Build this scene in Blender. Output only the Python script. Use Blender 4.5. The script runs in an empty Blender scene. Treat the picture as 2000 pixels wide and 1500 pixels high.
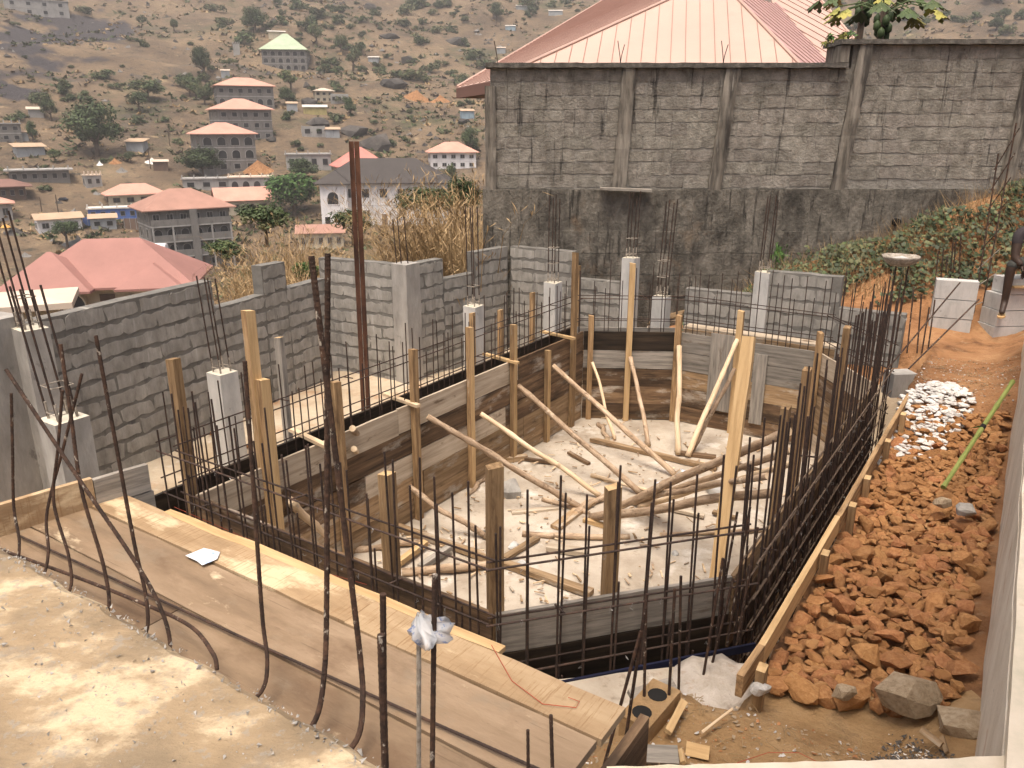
import bpy, bmesh, math, random
from mathutils import Vector, Matrix, noise as mnoise
random.seed(7)
R = math.radians
SC = bpy.context.scene
COL = SC.collection
# ------------------------------------------------------------------ camera, sky, sun, exposure
FPX, PITCH, CAMZ = 1540.0, R(18.0), 3.8
cam = bpy.data.cameras.new('camera'); cam.lens = FPX / 2000 * 36; cam.sensor_width = 36
cam.clip_start = 0.05; cam.clip_end = 4000
camo = bpy.data.objects.new('camera', cam); COL.objects.link(camo)
camo.location = (0, 0, CAMZ); camo.rotation_euler = (R(90) - PITCH, 0, 0); SC.camera = camo
SUN_EL, SUN_AZ = R(72), R(200)          # azimuth clockwise from +Y: high, behind the camera
W = bpy.data.worlds.new('World'); SC.world = W; W.use_nodes = True
nt = W.node_tree; bg = nt.nodes['Background']
sky = nt.nodes.new('ShaderNodeTexSky'); sky.sky_type = 'NISHITA'; sky.sun_disc = False
sky.sun_elevation = SUN_EL; sky.sun_rotation = SUN_AZ
sky.air_density = 0.6; sky.dust_density = 9.0; sky.ozone_density = 0.0; sky.altitude = 100
nt.links.new(sky.outputs[0], bg.inputs[0]); bg.inputs[1].default_value = 0.12
sl = bpy.data.lights.new('sun', 'SUN'); sl.energy = 1.5; sl.angle = R(24); sl.color = (1.0, 0.93, 0.82)
so = bpy.data.objects.new('sun', sl); COL.objects.link(so)
sd = Vector((math.sin(SUN_AZ) * math.cos(SUN_EL), math.cos(SUN_AZ) * math.cos(SUN_EL), math.sin(SUN_EL)))
so.rotation_euler = sd.to_track_quat('Z', 'Y').to_euler(); so.location = (-3, -4, 12)
SC.view_settings.view_transform = 'Standard'; SC.view_settings.look = 'None'
SC.view_settings.exposure = 1.06; SC.view_settings.gamma = 1.0
SC.render.resolution_x, SC.render.resolution_y = 1024, 768

# ------------------------------------------------------------------ survey helpers (photo pixel -> place)
cP, sP = math.cos(PITCH), math.sin(PITCH)
def ray(px, py):
    x = (px - 1000) / FPX; y = (750 - py) / FPX
    return Vector((x, cP + y * sP, -sP + y * cP))
def atz(px, py, z):
    r = ray(px, py); t = (z - CAMZ) / r.z
    return Vector((r.x * t, r.y * t, z))
def aty(px, py, Y):
    r = ray(px, py); t = Y / r.y
    return Vector((r.x * t, Y, CAMZ + r.z * t))
def topz(x, y, py):
    k = (750 - py) / FPX
    return CAMZ + y * (k * cP - sP) / (cP + k * sP)
def proj(x, y, z):
    z -= CAMZ; d = y * cP - z * sP; u = y * sP + z * cP
    return 1000 + FPX * x / d, 750 - FPX * u / d
AX = R(33.6)
UX, UY, VX, VY = math.sin(AX), math.cos(AX), math.cos(AX), -math.sin(AX)
def uv(u, v, z=0.0):                     # pool axes -> world
    return Vector((u * UX + v * VX, u * UY + v * VY, z))
def on_line(a, b, px, py):               # point of the vertical plane a-b seen at the pixel
    r = ray(px, py); dx, dy = b[0] - a[0], b[1] - a[1]
    t = (a[0] * dy - a[1] * dx) / (r.x * dy - r.y * dx)
    return Vector((r.x * t, r.y * t, CAMZ + r.z * t))

# ------------------------------------------------------------------ object helpers
WM = {}
def link(name, data, M=None, parent=None, label=None, cat=None, group=None, kind=None):
    o = bpy.data.objects.new(name, data); COL.objects.link(o)
    M = M if M is not None else Matrix()
    if parent is not None:
        o.parent = parent; o.matrix_basis = WM[parent].inverted() @ M
    else:
        o.matrix_basis = M
    WM[o] = M
    if label: o['label'] = label
    if cat: o['category'] = cat
    if group: o['group'] = group
    if kind: o['kind'] = kind
    return o
def T(*p):
    return Matrix.Translation(Vector(p[0]) if len(p) == 1 else Vector(p))
def thing(name, loc, label, cat, group=None):
    return link(name, None, T(loc), None, label, cat, group)
def mesh(name, vs, fs, mats, mi=None, smooth=False):
    m = bpy.data.meshes.new(name); m.from_pydata([tuple(v) for v in vs], [], fs)
    for k in (mats if isinstance(mats, (list, tuple)) else [mats]): m.materials.append(k)
    if mi: m.polygons.foreach_set('material_index', mi)
    if smooth: m.polygons.foreach_set('use_smooth', [True] * len(m.polygons))
    m.update(); return m
class MB:
    def __init__(s): s.v = []; s.f = []; s.m = []; s.k = 0
    def add(s, vs, fs):
        n = len(s.v); s.v += [Vector(v) for v in vs]
        for f in fs: s.f.append([i + n for i in f]); s.m.append(s.k)
    def box(s, x0, x1, y0, y1, z0, z1, M=None):
        vs = [Vector((x, y, z)) for z in (z0, z1) for y in (y0, y1) for x in (x0, x1)]
        if M is not None: vs = [M @ v for v in vs]
        s.add(vs, [(0, 2, 3, 1), (4, 5, 7, 6), (0, 1, 5, 4), (2, 6, 7, 3), (0, 4, 6, 2), (1, 3, 7, 5)])
    def beam(s, a, b, w, h, up=Vector((0, 0, 1))):
        a, b = Vector(a), Vector(b); M = frame(a, b - a, up); s.box(0, (b - a).length, -w / 2, w / 2, -h / 2, h / 2, M)
    def prism(s, poly, z0, z1):
        n = len(poly); vs = [(p[0], p[1], z0) for p in poly] + [(p[0], p[1], z1) for p in poly]
        s.add(vs, [list(range(n))[::-1], list(range(n, 2 * n))] + [(i, (i + 1) % n, n + (i + 1) % n, n + i) for i in range(n)])
    def tube(s, pts, r, seg=6, cap=True):
        pts = [Vector(p) for p in pts]; n = len(pts); vs = []; fs = []
        prev = None
        for i, p in enumerate(pts):
            d = (pts[min(i + 1, n - 1)] - pts[max(i - 1, 0)]).normalized()
            if prev is None:
                a = d.cross(Vector((0.31, 0.77, 0.55))).normalized()
            else:
                a = (prev - d * prev.dot(d)).normalized()
            prev = a; b = d.cross(a)
            rr = r[i] if isinstance(r, (list, tuple)) else r
            for k in range(seg):
                t = 2 * math.pi * k / seg
                vs.append(p + (a * math.cos(t) + b * math.sin(t)) * rr)
        for i in range(n - 1):
            for k in range(seg):
                k2 = (k + 1) % seg
                fs.append((i * seg + k, i * seg + k2, (i + 1) * seg + k2, (i + 1) * seg + k))
        if cap:
            fs.append(tuple(range(seg))[::-1]); fs.append(tuple((n - 1) * seg + k for k in range(seg)))
        s.add(vs, fs)
    def build(s, name, mats, M=None, parent=None, smooth=False, **kw):
        """vertices are world coordinates; the mesh is stored relative to M"""
        M = M if M is not None else (WM[parent] if parent is not None else Matrix())
        I = M.inverted()
        return link(name, mesh(name, [I @ v for v in s.v], s.f, mats, s.m, smooth), M, parent, **kw)
def frame(o, x, up=Vector((0, 0, 1))):
    x = Vector(x).normalized(); up = Vector(up)
    y = up.cross(x)
    if y.length < 1e-4: y = Vector((0, 1, 0)).cross(x)
    y.normalize(); z = x.cross(y)
    M = Matrix((x, y, z)).transposed().to_4x4(); M.translation = Vector(o); return M
def jit(a): return random.uniform(-a, a)

# ------------------------------------------------------------------ materials
def M(name, cols, scale=4.0, stretch=(1, 1, 1), rough=0.9, bump=0.3, bscale=None, bdist=0.01, pos=False, rnd=0.0,
      spots=(), detail=6, spec=0.25, lo=0.32, hi=0.68, hue=0.0, metallic=0.0):
    m = bpy.data.materials.new(name); m.use_nodes = True; t = m.node_tree; N = t.nodes; L = t.links
    b = N['Principled BSDF']; b.inputs['Roughness'].default_value = rough
    b.inputs['Specular IOR Level'].default_value = spec; b.inputs['Metallic'].default_value = metallic
    if pos:
        src = N.new('ShaderNodeNewGeometry').outputs['Position']
    else:
        src = N.new('ShaderNodeTexCoord').outputs['Object']
    oi = N.new('ShaderNodeObjectInfo')
    if not pos:
        ad = N.new('ShaderNodeVectorMath'); ad.operation = 'MULTIPLY_ADD'; ad.inputs[1].default_value = (1, 1, 1)
        sc = N.new('ShaderNodeVectorMath'); sc.operation = 'SCALE'; sc.inputs[3].default_value = 37.0
        cmb = N.new('ShaderNodeCombineXYZ')
        for i in range(3): L.new(oi.outputs['Random'], cmb.inputs[i])
        L.new(cmb.outputs[0], sc.inputs[0]); L.new(src, ad.inputs[0]); L.new(sc.outputs[0], ad.inputs[2]); src = ad.outputs[0]
    def nz(scl, st, det=detail, ro=0.66):
        mp = N.new('ShaderNodeMapping'); mp.inputs['Scale'].default_value = st; L.new(src, mp.inputs[0])
        n = N.new('ShaderNodeTexNoise'); n.inputs['Scale'].default_value = scl; n.inputs['Detail'].default_value = det
        n.inputs['Roughness'].default_value = ro; L.new(mp.outputs[0], n.inputs[0]); return n.outputs[0]
    n = nz(scale, stretch); r = N.new('ShaderNodeValToRGB'); L.new(n, r.inputs[0]); e = r.color_ramp.elements
    while len(e) < len(cols): e.new(0.5)
    for i, cc in enumerate(cols):
        e[i].position = lo + (hi - lo) * i / max(1, len(cols) - 1); e[i].color = (*cc, 1)
    out = r.outputs[0]
    for sp in spots:
        c, s2, a, z = sp[:4]; st = sp[4] if len(sp) > 4 else (1, 1, 1); amt = sp[5] if len(sp) > 5 else 1.0
        n2 = nz(s2, st, 8); mr = N.new('ShaderNodeMapRange'); mr.inputs[1].default_value = a; mr.inputs[2].default_value = z
        mr.inputs[4].default_value = amt
        L.new(n2, mr.inputs[0]); mx = N.new('ShaderNodeMix'); mx.data_type = 'RGBA'
        L.new(mr.outputs[0], mx.inputs[0]); L.new(out, mx.inputs[6]); mx.inputs[7].default_value = (*c, 1); out = mx.outputs[2]
    if rnd or hue:
        h = N.new('ShaderNodeHueSaturation'); mr = N.new('ShaderNodeMapRange')
        mr.inputs[3].default_value = 1 - rnd; mr.inputs[4].default_value = 1 + rnd
        L.new(oi.outputs['Random'], mr.inputs[0]); L.new(mr.outputs[0], h.inputs['Value'])
        if hue:
            w = N.new('ShaderNodeTexWhiteNoise'); w.noise_dimensions = '1D'; L.new(oi.outputs['Random'], w.inputs['W'])
            m2 = N.new('ShaderNodeMapRange'); m2.inputs[3].default_value = 0.5 - hue; m2.inputs[4].default_value = 0.5 + hue
            L.new(w.outputs[0], m2.inputs[0]); L.new(m2.outputs[0], h.inputs['Hue'])
        L.new(out, h.inputs['Color']); out = h.outputs[0]
    L.new(out, b.inputs['Base Color'])
    if bump:
        nb = nz(bscale or scale * 4, stretch, 8, 0.7); bp = N.new('ShaderNodeBump'); bp.inputs['Strength'].default_value = bump
        bp.inputs['Distance'].default_value = bdist; L.new(nb, bp.inputs['Height']); L.new(bp.outputs[0], b.inputs['Normal'])
    return m
WOODX = (0.5, 7, 7)
cement = (0.42, 0.37, 0.30)
MT = {}
MT['wood_dark'] = M('wood_dark', [(.05, .032, .02), (.13, .08, .045), (.24, .155, .085)], 2.6, WOODX, bump=.45, rnd=.3, lo=.3, hi=.7,
                    spots=[(cement, 3.2, .55, .66, (.6, 1.6, 1.6), .8), ((.03, .02, .013), 2.0, .5, .64, (.6, 2, 2), .75)])
MT['wood_oil'] = M('wood_oil', [(.012, .009, .006), (.028, .019, .012), (.055, .037, .022)], 3, WOODX, bump=.3, rnd=.25, rough=.7)
MT['wood_mid'] = M('wood_mid', [(.14, .09, .05), (.28, .185, .10), (.38, .27, .16)], 3, WOODX, bump=.35, rnd=.25,
                   spots=[(cement, 3.5, .54, .66, (.7, 2, 2), .8), ((.07, .045, .025), 3, .58, .7, (.6, 2, 2), .7)])
MT['wood_pale'] = M('wood_pale', [(.30, .235, .165), (.44, .36, .265), (.55, .46, .35)], 3, WOODX, bump=.3, rnd=.12,
                    spots=[((.13, .085, .05), 3.2, .60, .68, (.8, 2.2, 2.2), .85)])
MT['wood_grey'] = M('wood_grey', [(.14, .125, .105), (.25, .225, .19), (.35, .31, .26)], 4, WOODX, bump=.35, rnd=.2,
                    spots=[((.11, .07, .04), 3, .58, .7, (.7, 2, 2), .8)])
MT['wood_post'] = M('wood_post', [(.15, .09, .045), (.30, .19, .095), (.43, .29, .15)], 5, WOODX, bump=.4, rnd=.25,
                    spots=[((.09, .055, .03), 6, .56, .68, (.4, 1.5, 1.5), .7), (cement, 7, .63, .72, (.5, 1.5, 1.5), .6)])
MT['wood_new'] = M('wood_new', [(.38, .245, .115), (.50, .335, .165), (.58, .41, .22)], 4, WOODX, bump=.25, rnd=.12,
                   spots=[((.28, .17, .08), 5, .62, .72, (.4, 1.5, 1.5), .6)])
MT['deck_ply'] = M('deck_ply', [(.13, .088, .054), (.215, .148, .09), (.30, .215, .138)], 1.8, (.6, 2.4, 1.6), bump=.4, bscale=20, rnd=.1, rough=.7,
                   spots=[((.12, .072, .04), 2.4, .52, .66, (.8, 1.4, 1), .7), ((.22, .17, .115), 5, .56, .66, (.8, 1, 1), .6), ((.58, .47, .31), 3.4, .62, .70, (.7, 1.4, 1), .8), ((.07, .045, .028), 22, .60, .68, (.12, 4, 1), .55), ((.07, .045, .028), 60, .66, .72, (.4, 2, 1), .5)])
MT['deck_saw'] = M('deck_saw', [(.25, .165, .09), (.35, .24, .135), (.44, .32, .19)], 2.2, (.7, 3, 3), bump=.6, bscale=9, bdist=.006, rnd=.08,
                   spots=[((.62, .49, .31), 2.6, .54, .62, (.6, 1.6, 1), .8), ((.24, .14, .065), 20, .54, .62, (5, .3, 1), .6), ((.2, .12, .06), 3, .58, .7, (1, 2, 1), .5)])
MT['bark'] = M('bark', [(.20, .135, .085), (.36, .255, .165), (.52, .40, .28)], 9, (.5, 2.5, 2.5), bump=.6, rnd=.2,
               spots=[((.12, .08, .05), 14, .56, .66, (1, 1, 1), .8), ((.62, .52, .38), 11, .60, .68, (.8, 1, 1), .7)])
MT['peeled'] = M('peeled', [(.46, .33, .20), (.60, .45, .29), (.68, .54, .37)], 7, (.4, 3, 3), bump=.3, rnd=.12,
                 spots=[((.24, .16, .10), 9, .60, .68, (1, 1, 1), .6)])
MT['rebar'] = M('rebar', [(.028, .020, .016), (.050, .033, .026), (.085, .048, .032)], 22, bump=.5, rough=.75, rnd=.2, pos=True,
                spots=[((.22, .18, .14), 30, .68, .74, (1, 1, 1), .55)])
MT['rebar_dusty'] = M('rebar_dusty', [(.06, .042, .03), (.11, .078, .055), (.17, .12, .082)], 24, bump=.5, rough=.85, pos=True)
MT['spill'] = M('spill', [(.36, .30, .235), (.47, .41, .34), (.56, .50, .43)], 6, pos=True, bump=.9, bscale=24, bdist=.02, spots=[((.30, .18, .10), 7, .6, .7, (1, 1, 1), .6)])
MT['rebar_rust'] = M('rebar_rust', [(.024, .016, .012), (.05, .029, .02), (.092, .05, .031)], 26, bump=.6, rough=.8, rnd=.15, pos=True,
                     spots=[((.42, .37, .30), 40, .60, .66, (1, 1, .6), .8)])
MT['rebar_cement'] = M('rebar_cement', [(.16, .13, .10), (.30, .26, .21), (.44, .39, .32)], 30, bump=.6, pos=True)
MT['rust_steel'] = M('rust_steel', [(.035, .018, .012), (.085, .038, .022), (.15, .07, .04)], 8, (1, 1, .4), bump=.3, rough=.75, pos=True)
MT['wire'] = M('wire', [(.25, .24, .23), (.4, .39, .37)], 20, bump=0, metallic=.6, rough=.45)
dk = (.035, .031, .028)
MT['bigblock'] = M('bigblock', [(.15, .133, .108), (.24, .217, .18), (.325, .298, .25)], 7, pos=True, rnd=.14, hue=.008, bump=1.0, bscale=26, bdist=.03,
                   spots=[((.08, .068, .055), 1.1, .55, .68, (1, 1, .55), .65), (dk, 4, .58, .66, (2.2, 1, .22), .8), (dk, 18, .64, .72, (1.2, 1, .6), .6), ((.36, .33, .28), 5, .62, .7, (1.5, 1, .4), .5)])
MT['bigmortar'] = M('bigmortar', [(.175, .158, .132), (.255, .235, .2), (.335, .31, .268)], 6, pos=True, bump=1.0, bscale=24, bdist=.03,
                    spots=[((.08, .07, .058), 1.1, .56, .68, (1, 1, .55), .6), (dk, 4, .58, .66, (2.2, 1, .22), .8), (dk, 18, .64, .72, (1.2, 1, .6), .6)])
MT['pilaster'] = M('pilaster', [(.10, .088, .07), (.20, .176, .142), (.31, .277, .23)], 3, (2.6, 2, .3), pos=True, bump=.7, bscale=24, bdist=.02,
                   spots=[(dk, 2.2, .48, .60, (2.6, 2, .3), .8), ((.36, .33, .28), 5, .6, .7, (2, 1, .3), .6)])
MT['darkconc'] = M('darkconc', [(.075, .067, .054), (.155, .139, .113), (.25, .224, .183)], 4.5, (1, 1, .7), pos=True, bump=1.0, bscale=16, bdist=.05,
                   spots=[((.04, .036, .03), 1.0, .52, .66, (1.0, 1, .6), .85), ((.03, .027, .023), 5, .56, .64, (2.4, 1, .25), .8), ((.03, .027, .023), 16, .62, .70, (1, 1, .8), .7), ((.32, .29, .24), 4.5, .62, .72, (2.4, 1, .35), .65), ((.2, .13, .075), 1.6, .60, .72, (1, 1, .8), .5)])
MT['coping'] = M('coping', [(.05, .046, .04), (.11, .10, .085), (.22, .2, .17)], 9, pos=True, bump=.9, bscale=40, bdist=.02, lo=.3, hi=.72)
MT['block'] = M('block', [(.20, .188, .165), (.275, .26, .23), (.35, .33, .295)], 9, (1, 1, .45), pos=True, rnd=.10, bump=.6, bscale=45, bdist=.008,
                spots=[((.10, .095, .088), 4, .58, .68, (2, 2, .4), .6), ((.40, .39, .36), 7, .60, .68, (2.4, 2.4, .3), .55)])
MT['mortar'] = M('mortar', [(.12, .113, .10), (.158, .149, .132), (.195, .184, .164)], 5, (1, 1, 1.4), pos=True, bump=.5, bscale=20, bdist=.012,
                 spots=[((.07, .067, .063), 3.5, .57, .68, (2, 2, .4), .6)])
MT['conc'] = M('conc', [(.24, .225, .2), (.32, .30, .27), (.40, .38, .34)], 4, (1.5, 1.5, .5), pos=True, bump=.5, bscale=30, rnd=.06,
               spots=[((.11, .10, .09), 7, .62, .70, (1, 1, .6), .6)])
MT['conc_white'] = M('conc_white', [(.36, .35, .33), (.46, .45, .42), (.54, .52, .49)], 5, (1.5, 1.5, .5), pos=True, bump=.5, bscale=30,
                     spots=[((.15, .14, .125), 11, .62, .70, (1, 1, .8), .55)])
MT['conc_top'] = M('conc_top', [(.50, .46, .36), (.60, .55, .44)], 12, pos=True, bump=.5)
MT['slab'] = M('slab', [(.215, .153, .09), (.31, .228, .138), (.40, .305, .192)], 2.2, (1, 1.5, 1), pos=True, bump=.7, bscale=30, bdist=.01, detail=9,
               spots=[((.17, .132, .088), 1.1, .50, .60, (1, 1.3, 1), .6), ((.58, .47, .31), 2.2, .53, .61, (1, 1.5, 1), .7), ((.17, .14, .105), 30, .68, .73), ((.22, .19, .15), 5, .56, .68, (1, 1, 1), .7), ((.26, .24, .205), 26, .56, .62, (1, 1, 1), .55), ((.10, .085, .065), 70, .64, .70, (1, 1, 1), .6), ((.55, .53, .48), 60, .70, .75, (1, 1, 1), .6)])
MT['poolfloor'] = M('poolfloor', [(.29, .235, .175), (.41, .35, .275), (.52, .46, .375)], 1.3, pos=True, bump=.6, bscale=22, bdist=.012, detail=9,
                    spots=[((.66, .62, .55), 2.0, .56, .68, (1, 1, 1), .7), ((.28, .18, .105), 2.6, .57, .70, (1, 1, 1), .6), ((.2, .15, .105), 9, .58, .68, (1, 1, 1), .6), ((.12, .085, .055), 26, .68, .74, (1, 1, 1), .7)])
MT['parapet'] = M('parapet', [(.52, .47, .34), (.67, .58, .44), (.74, .66, .53)], 3, pos=True, bump=.35, bscale=30, bdist=.006,
                  spots=[((.45, .24, .10), 2.6, .60, .68, (1, 1, 1), .6)])
MT['parapet_face'] = M('parapet_face', [(.52, .445, .335), (.64, .565, .45), (.72, .65, .53)], 3, (1.5, 1, .8), pos=True, bump=.5, bscale=26, bdist=.01,
                       spots=[((.42, .22, .09), 3, .58, .68, (1.5, 1.5, 1), .6), ((.14, .12, .10), 14, .66, .72, (1, 1, 1), .8)])
MT['laterite'] = M('laterite', [(.28, .125, .048), (.38, .18, .072), (.47, .245, .105)], 4, bump=.7, bscale=14, bdist=.02, rnd=.20, hue=.007,
                   spots=[((.46, .28, .14), 3, .57, .70, (1, 1, 1), .55), ((.16, .07, .03), 5, .62, .72, (1, 1, 1), .5)])
MT['stone'] = M('stone', [(.27, .20, .125), (.38, .29, .19), (.46, .37, .26)], 6, bump=.7, bdist=.02, rnd=.15)
MT['whitestone'] = M('whitestone', [(.42, .40, .37), (.58, .55, .51), (.68, .65, .61)], 6, bump=.7, bdist=.02, rnd=.15,
                     spots=[((.35, .2, .1), 5, .6, .7, (1, 1, 1), .5)])
MT['redsoil'] = M('redsoil', [(.19, .088, .036), (.31, .155, .068), (.41, .23, .11)], 2.2, pos=True, bump=1.0, bscale=14, bdist=.05, detail=10,
                  spots=[((.13, .06, .026), 3, .55, .7), ((.42, .31, .19), 5, .60, .72, (1, 1, 1), .7), ((.42, .36, .28), 34, .68, .74, (1, 1, 1), .6)])
MT['yellowsoil'] = M('yellowsoil', [(.25, .145, .062), (.36, .225, .105), (.45, .30, .155)], 3, pos=True, bump=1.0, bscale=22, bdist=.03, detail=10,
                     spots=[((.16, .095, .045), 6, .57, .7, (1, 1, 1), .7), ((.50, .42, .30), 28, .66, .73, (1, 1, 1), .6), ((.10, .075, .05), 40, .67, .73, (1, 1, 1), .7)])
MT['terrace'] = M('terrace', [(.30, .225, .145), (.42, .335, .235), (.50, .42, .31)], 1.4, pos=True, bump=.7, bscale=18, bdist=.02, detail=9,
                  spots=[((.36, .18, .08), 1.3, .55, .66, (1, 1, 1), .8), ((.55, .50, .42), 3, .6, .7, (1, 1, 1), .6), ((.14, .10, .07), 30, .68, .74, (1, 1, 1), .7)])
def leafmat(name, cols, rough=.6, rnd=.2, tr=.25):
    m = M(name, cols, 2.5, rough=rough, bump=0, rnd=rnd, lo=.3, hi=.7, pos=True, spec=.3)
    b = m.node_tree.nodes['Principled BSDF']; b.inputs['Transmission Weight'].default_value = 0
    b.inputs['Subsurface Weight'].default_value = 0
    return m
MT['leaf_dark'] = leafmat('leaf_dark', [(.018, .034, .012), (.038, .062, .02), (.07, .10, .034)])
MT['leaf_mid'] = leafmat('leaf_mid', [(.035, .055, .018), (.06, .09, .03), (.10, .13, .045)])
MT['leaf_bright'] = leafmat('leaf_bright', [(.04, .10, .02), (.075, .16, .035), (.13, .22, .06)])
MT['leaf_olive'] = leafmat('leaf_olive', [(.06, .07, .03), (.10, .11, .045), (.16, .15, .065)])
MT['leaf_yellow'] = leafmat('leaf_yellow', [(.14, .15, .035), (.26, .25, .06), (.36, .30, .07)])
MT['vine'] = leafmat('vine', [(.014, .022, .009), (.032, .045, .017), (.075, .082, .036)])
MT['drygrass'] = leafmat('drygrass', [(.22, .14, .065), (.36, .245, .12), (.50, .36, .19)])
MT['trunk'] = M('trunk', [(.07, .05, .035), (.14, .105, .075)], 8, bump=.5)
MT['boulder'] = M('boulder', [(.035, .032, .03), (.07, .063, .056), (.13, .115, .10)], .25, pos=True, bump=.6, bscale=1.5, bdist=.3, detail=8)
MT['glass_dark'] = M('glass_dark', [(.012, .012, .013), (.03, .03, .032)], .8, bump=0, rough=.3, spec=.5)
def roofmat(name, c, rib=0.0, v=.12):
    return M(name, [tuple(x * (1 - v) for x in c), c, tuple(min(.9, x * (1 + v)) for x in c)], .35, pos=True, bump=.1, rough=.65, detail=5,
             spots=[(tuple(x * .6 for x in c), 1.2, .62, .75, (1, 1, 1), .35)])
MT['roof_pink'] = roofmat('roof_pink', (.31, .155, .128))
MT['roof_salmon'] = roofmat('roof_salmon', (.56, .30, .225))
MT['roof_coral'] = roofmat('roof_coral', (.56, .21, .17))
MT['roof_tan'] = roofmat('roof_tan', (.36, .20, .15))
MT['roof_green'] = roofmat('roof_green', (.40, .48, .33))
MT['roof_black'] = roofmat('roof_black', (.055, .047, .042))
MT['roof_rust'] = roofmat('roof_rust', (.46, .33, .22))
MT['roof_white'] = roofmat('roof_white', (.62, .58, .52))
MT['roof_brown'] = roofmat('roof_brown', (.20, .11, .085))
MT['roof_cream'] = roofmat('roof_cream', (.58, .48, .38))
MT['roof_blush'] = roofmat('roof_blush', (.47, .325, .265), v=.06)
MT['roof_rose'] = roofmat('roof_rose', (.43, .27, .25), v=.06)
MT['seam'] = M('seam', [(.26, .16, .13), (.30, .19, .155)], 3, pos=True, bump=0)
def wallmat(name, c, d=.35):
    return M(name, [tuple(x * .8 for x in c), c, tuple(min(.9, x * 1.12) for x in c)], .7, (1, 1, .5), pos=True, bump=.3, bscale=4, bdist=.05,
             spots=[(tuple(x * .35 for x in c), 1.1, .55, .7, (1.5, 1.5, .4), d)])
MT['w_grey'] = wallmat('w_grey', (.19, .18, .165), .7)
MT['w_pale'] = wallmat('w_pale', (.34, .33, .31), .5)
MT['w_cream'] = wallmat('w_cream', (.56, .49, .36))
MT['w_white'] = wallmat('w_white', (.72, .71, .70), .2)
MT['w_blue'] = wallmat('w_blue', (.30, .40, .46))
MT['w_bright_blue'] = wallmat('w_bright_blue', (.10, .18, .45))
MT['w_zinc'] = wallmat('w_zinc', (.33, .35, .36), .5)
MT['w_brown'] = wallmat('w_brown', (.16, .11, .08))
MT['w_yellow'] = wallmat('w_yellow', (.42, .36, .16))
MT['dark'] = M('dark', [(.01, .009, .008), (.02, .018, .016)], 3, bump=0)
# ------------------------------------------------------------------ far terrain
PROF = [(0, -2.2), (11, -2.2), (14, -.9), (17, -.9), (25, -3), (50, -10.5), (75, -14), (100, -16), (125, -17.6), (140, -17.2), (165, -11),
        (190, -5.4), (220, 3), (300, 24), (400, 52), (500, 85), (650, 130), (900, 175), (1500, 240)]
def lerp(P, d):
    for (a, b), (c, e) in zip(P, P[1:]):
        if d <= c:
            t = (d - a) / (c - a); return b + (e - b) * t
    return P[-1][1]
def prof(d):                              # smoothed
    w = max(1.5, d * .06)
    return (lerp(PROF, d - w) + 2 * lerp(PROF, d) + lerp(PROF, d + w)) / 4
def terr(x, y):
    d = math.hypot(x, y); z = prof(d)
    k = min(1.0, max(0.0, (d - 150) / 150))
    p = Vector((x * .012, y * .012, 3.3))
    z += k * 9 * (mnoise.fractal(p, 1.0, 2.0, 4) if True else 0)
    k2 = min(1.0, max(0.0, (d - 30) / 60))
    z += k2 * .8 * mnoise.noise(Vector((x * .06, y * .06, 1.7)))
    if x > 6 and d < 120: z += min(6.0, (x - 6) * .35) * max(0, 1 - d / 120)
    return z
def hit(px, py, dmin=20.0):               # where the ray through a photo pixel meets the terrain
    r = ray(px, py); r = r / math.hypot(r.x, r.y); d = dmin; st = 1.0; last = d
    while d < 1400:
        if CAMZ + r.z * d < terr(r.x * d, r.y * d):
            a, b = last, d
            for _ in range(18):
                m = (a + b) / 2
                if CAMZ + r.z * m < terr(r.x * m, r.y * m): b = m
                else: a = m
            return Vector((r.x * b, r.y * b, terr(r.x * b, r.y * b)))
        last = d; d += st; st = 0.6 + d * .006
    return Vector((r.x * 900, r.y * 900, terr(r.x * 900, r.y * 900)))
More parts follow.
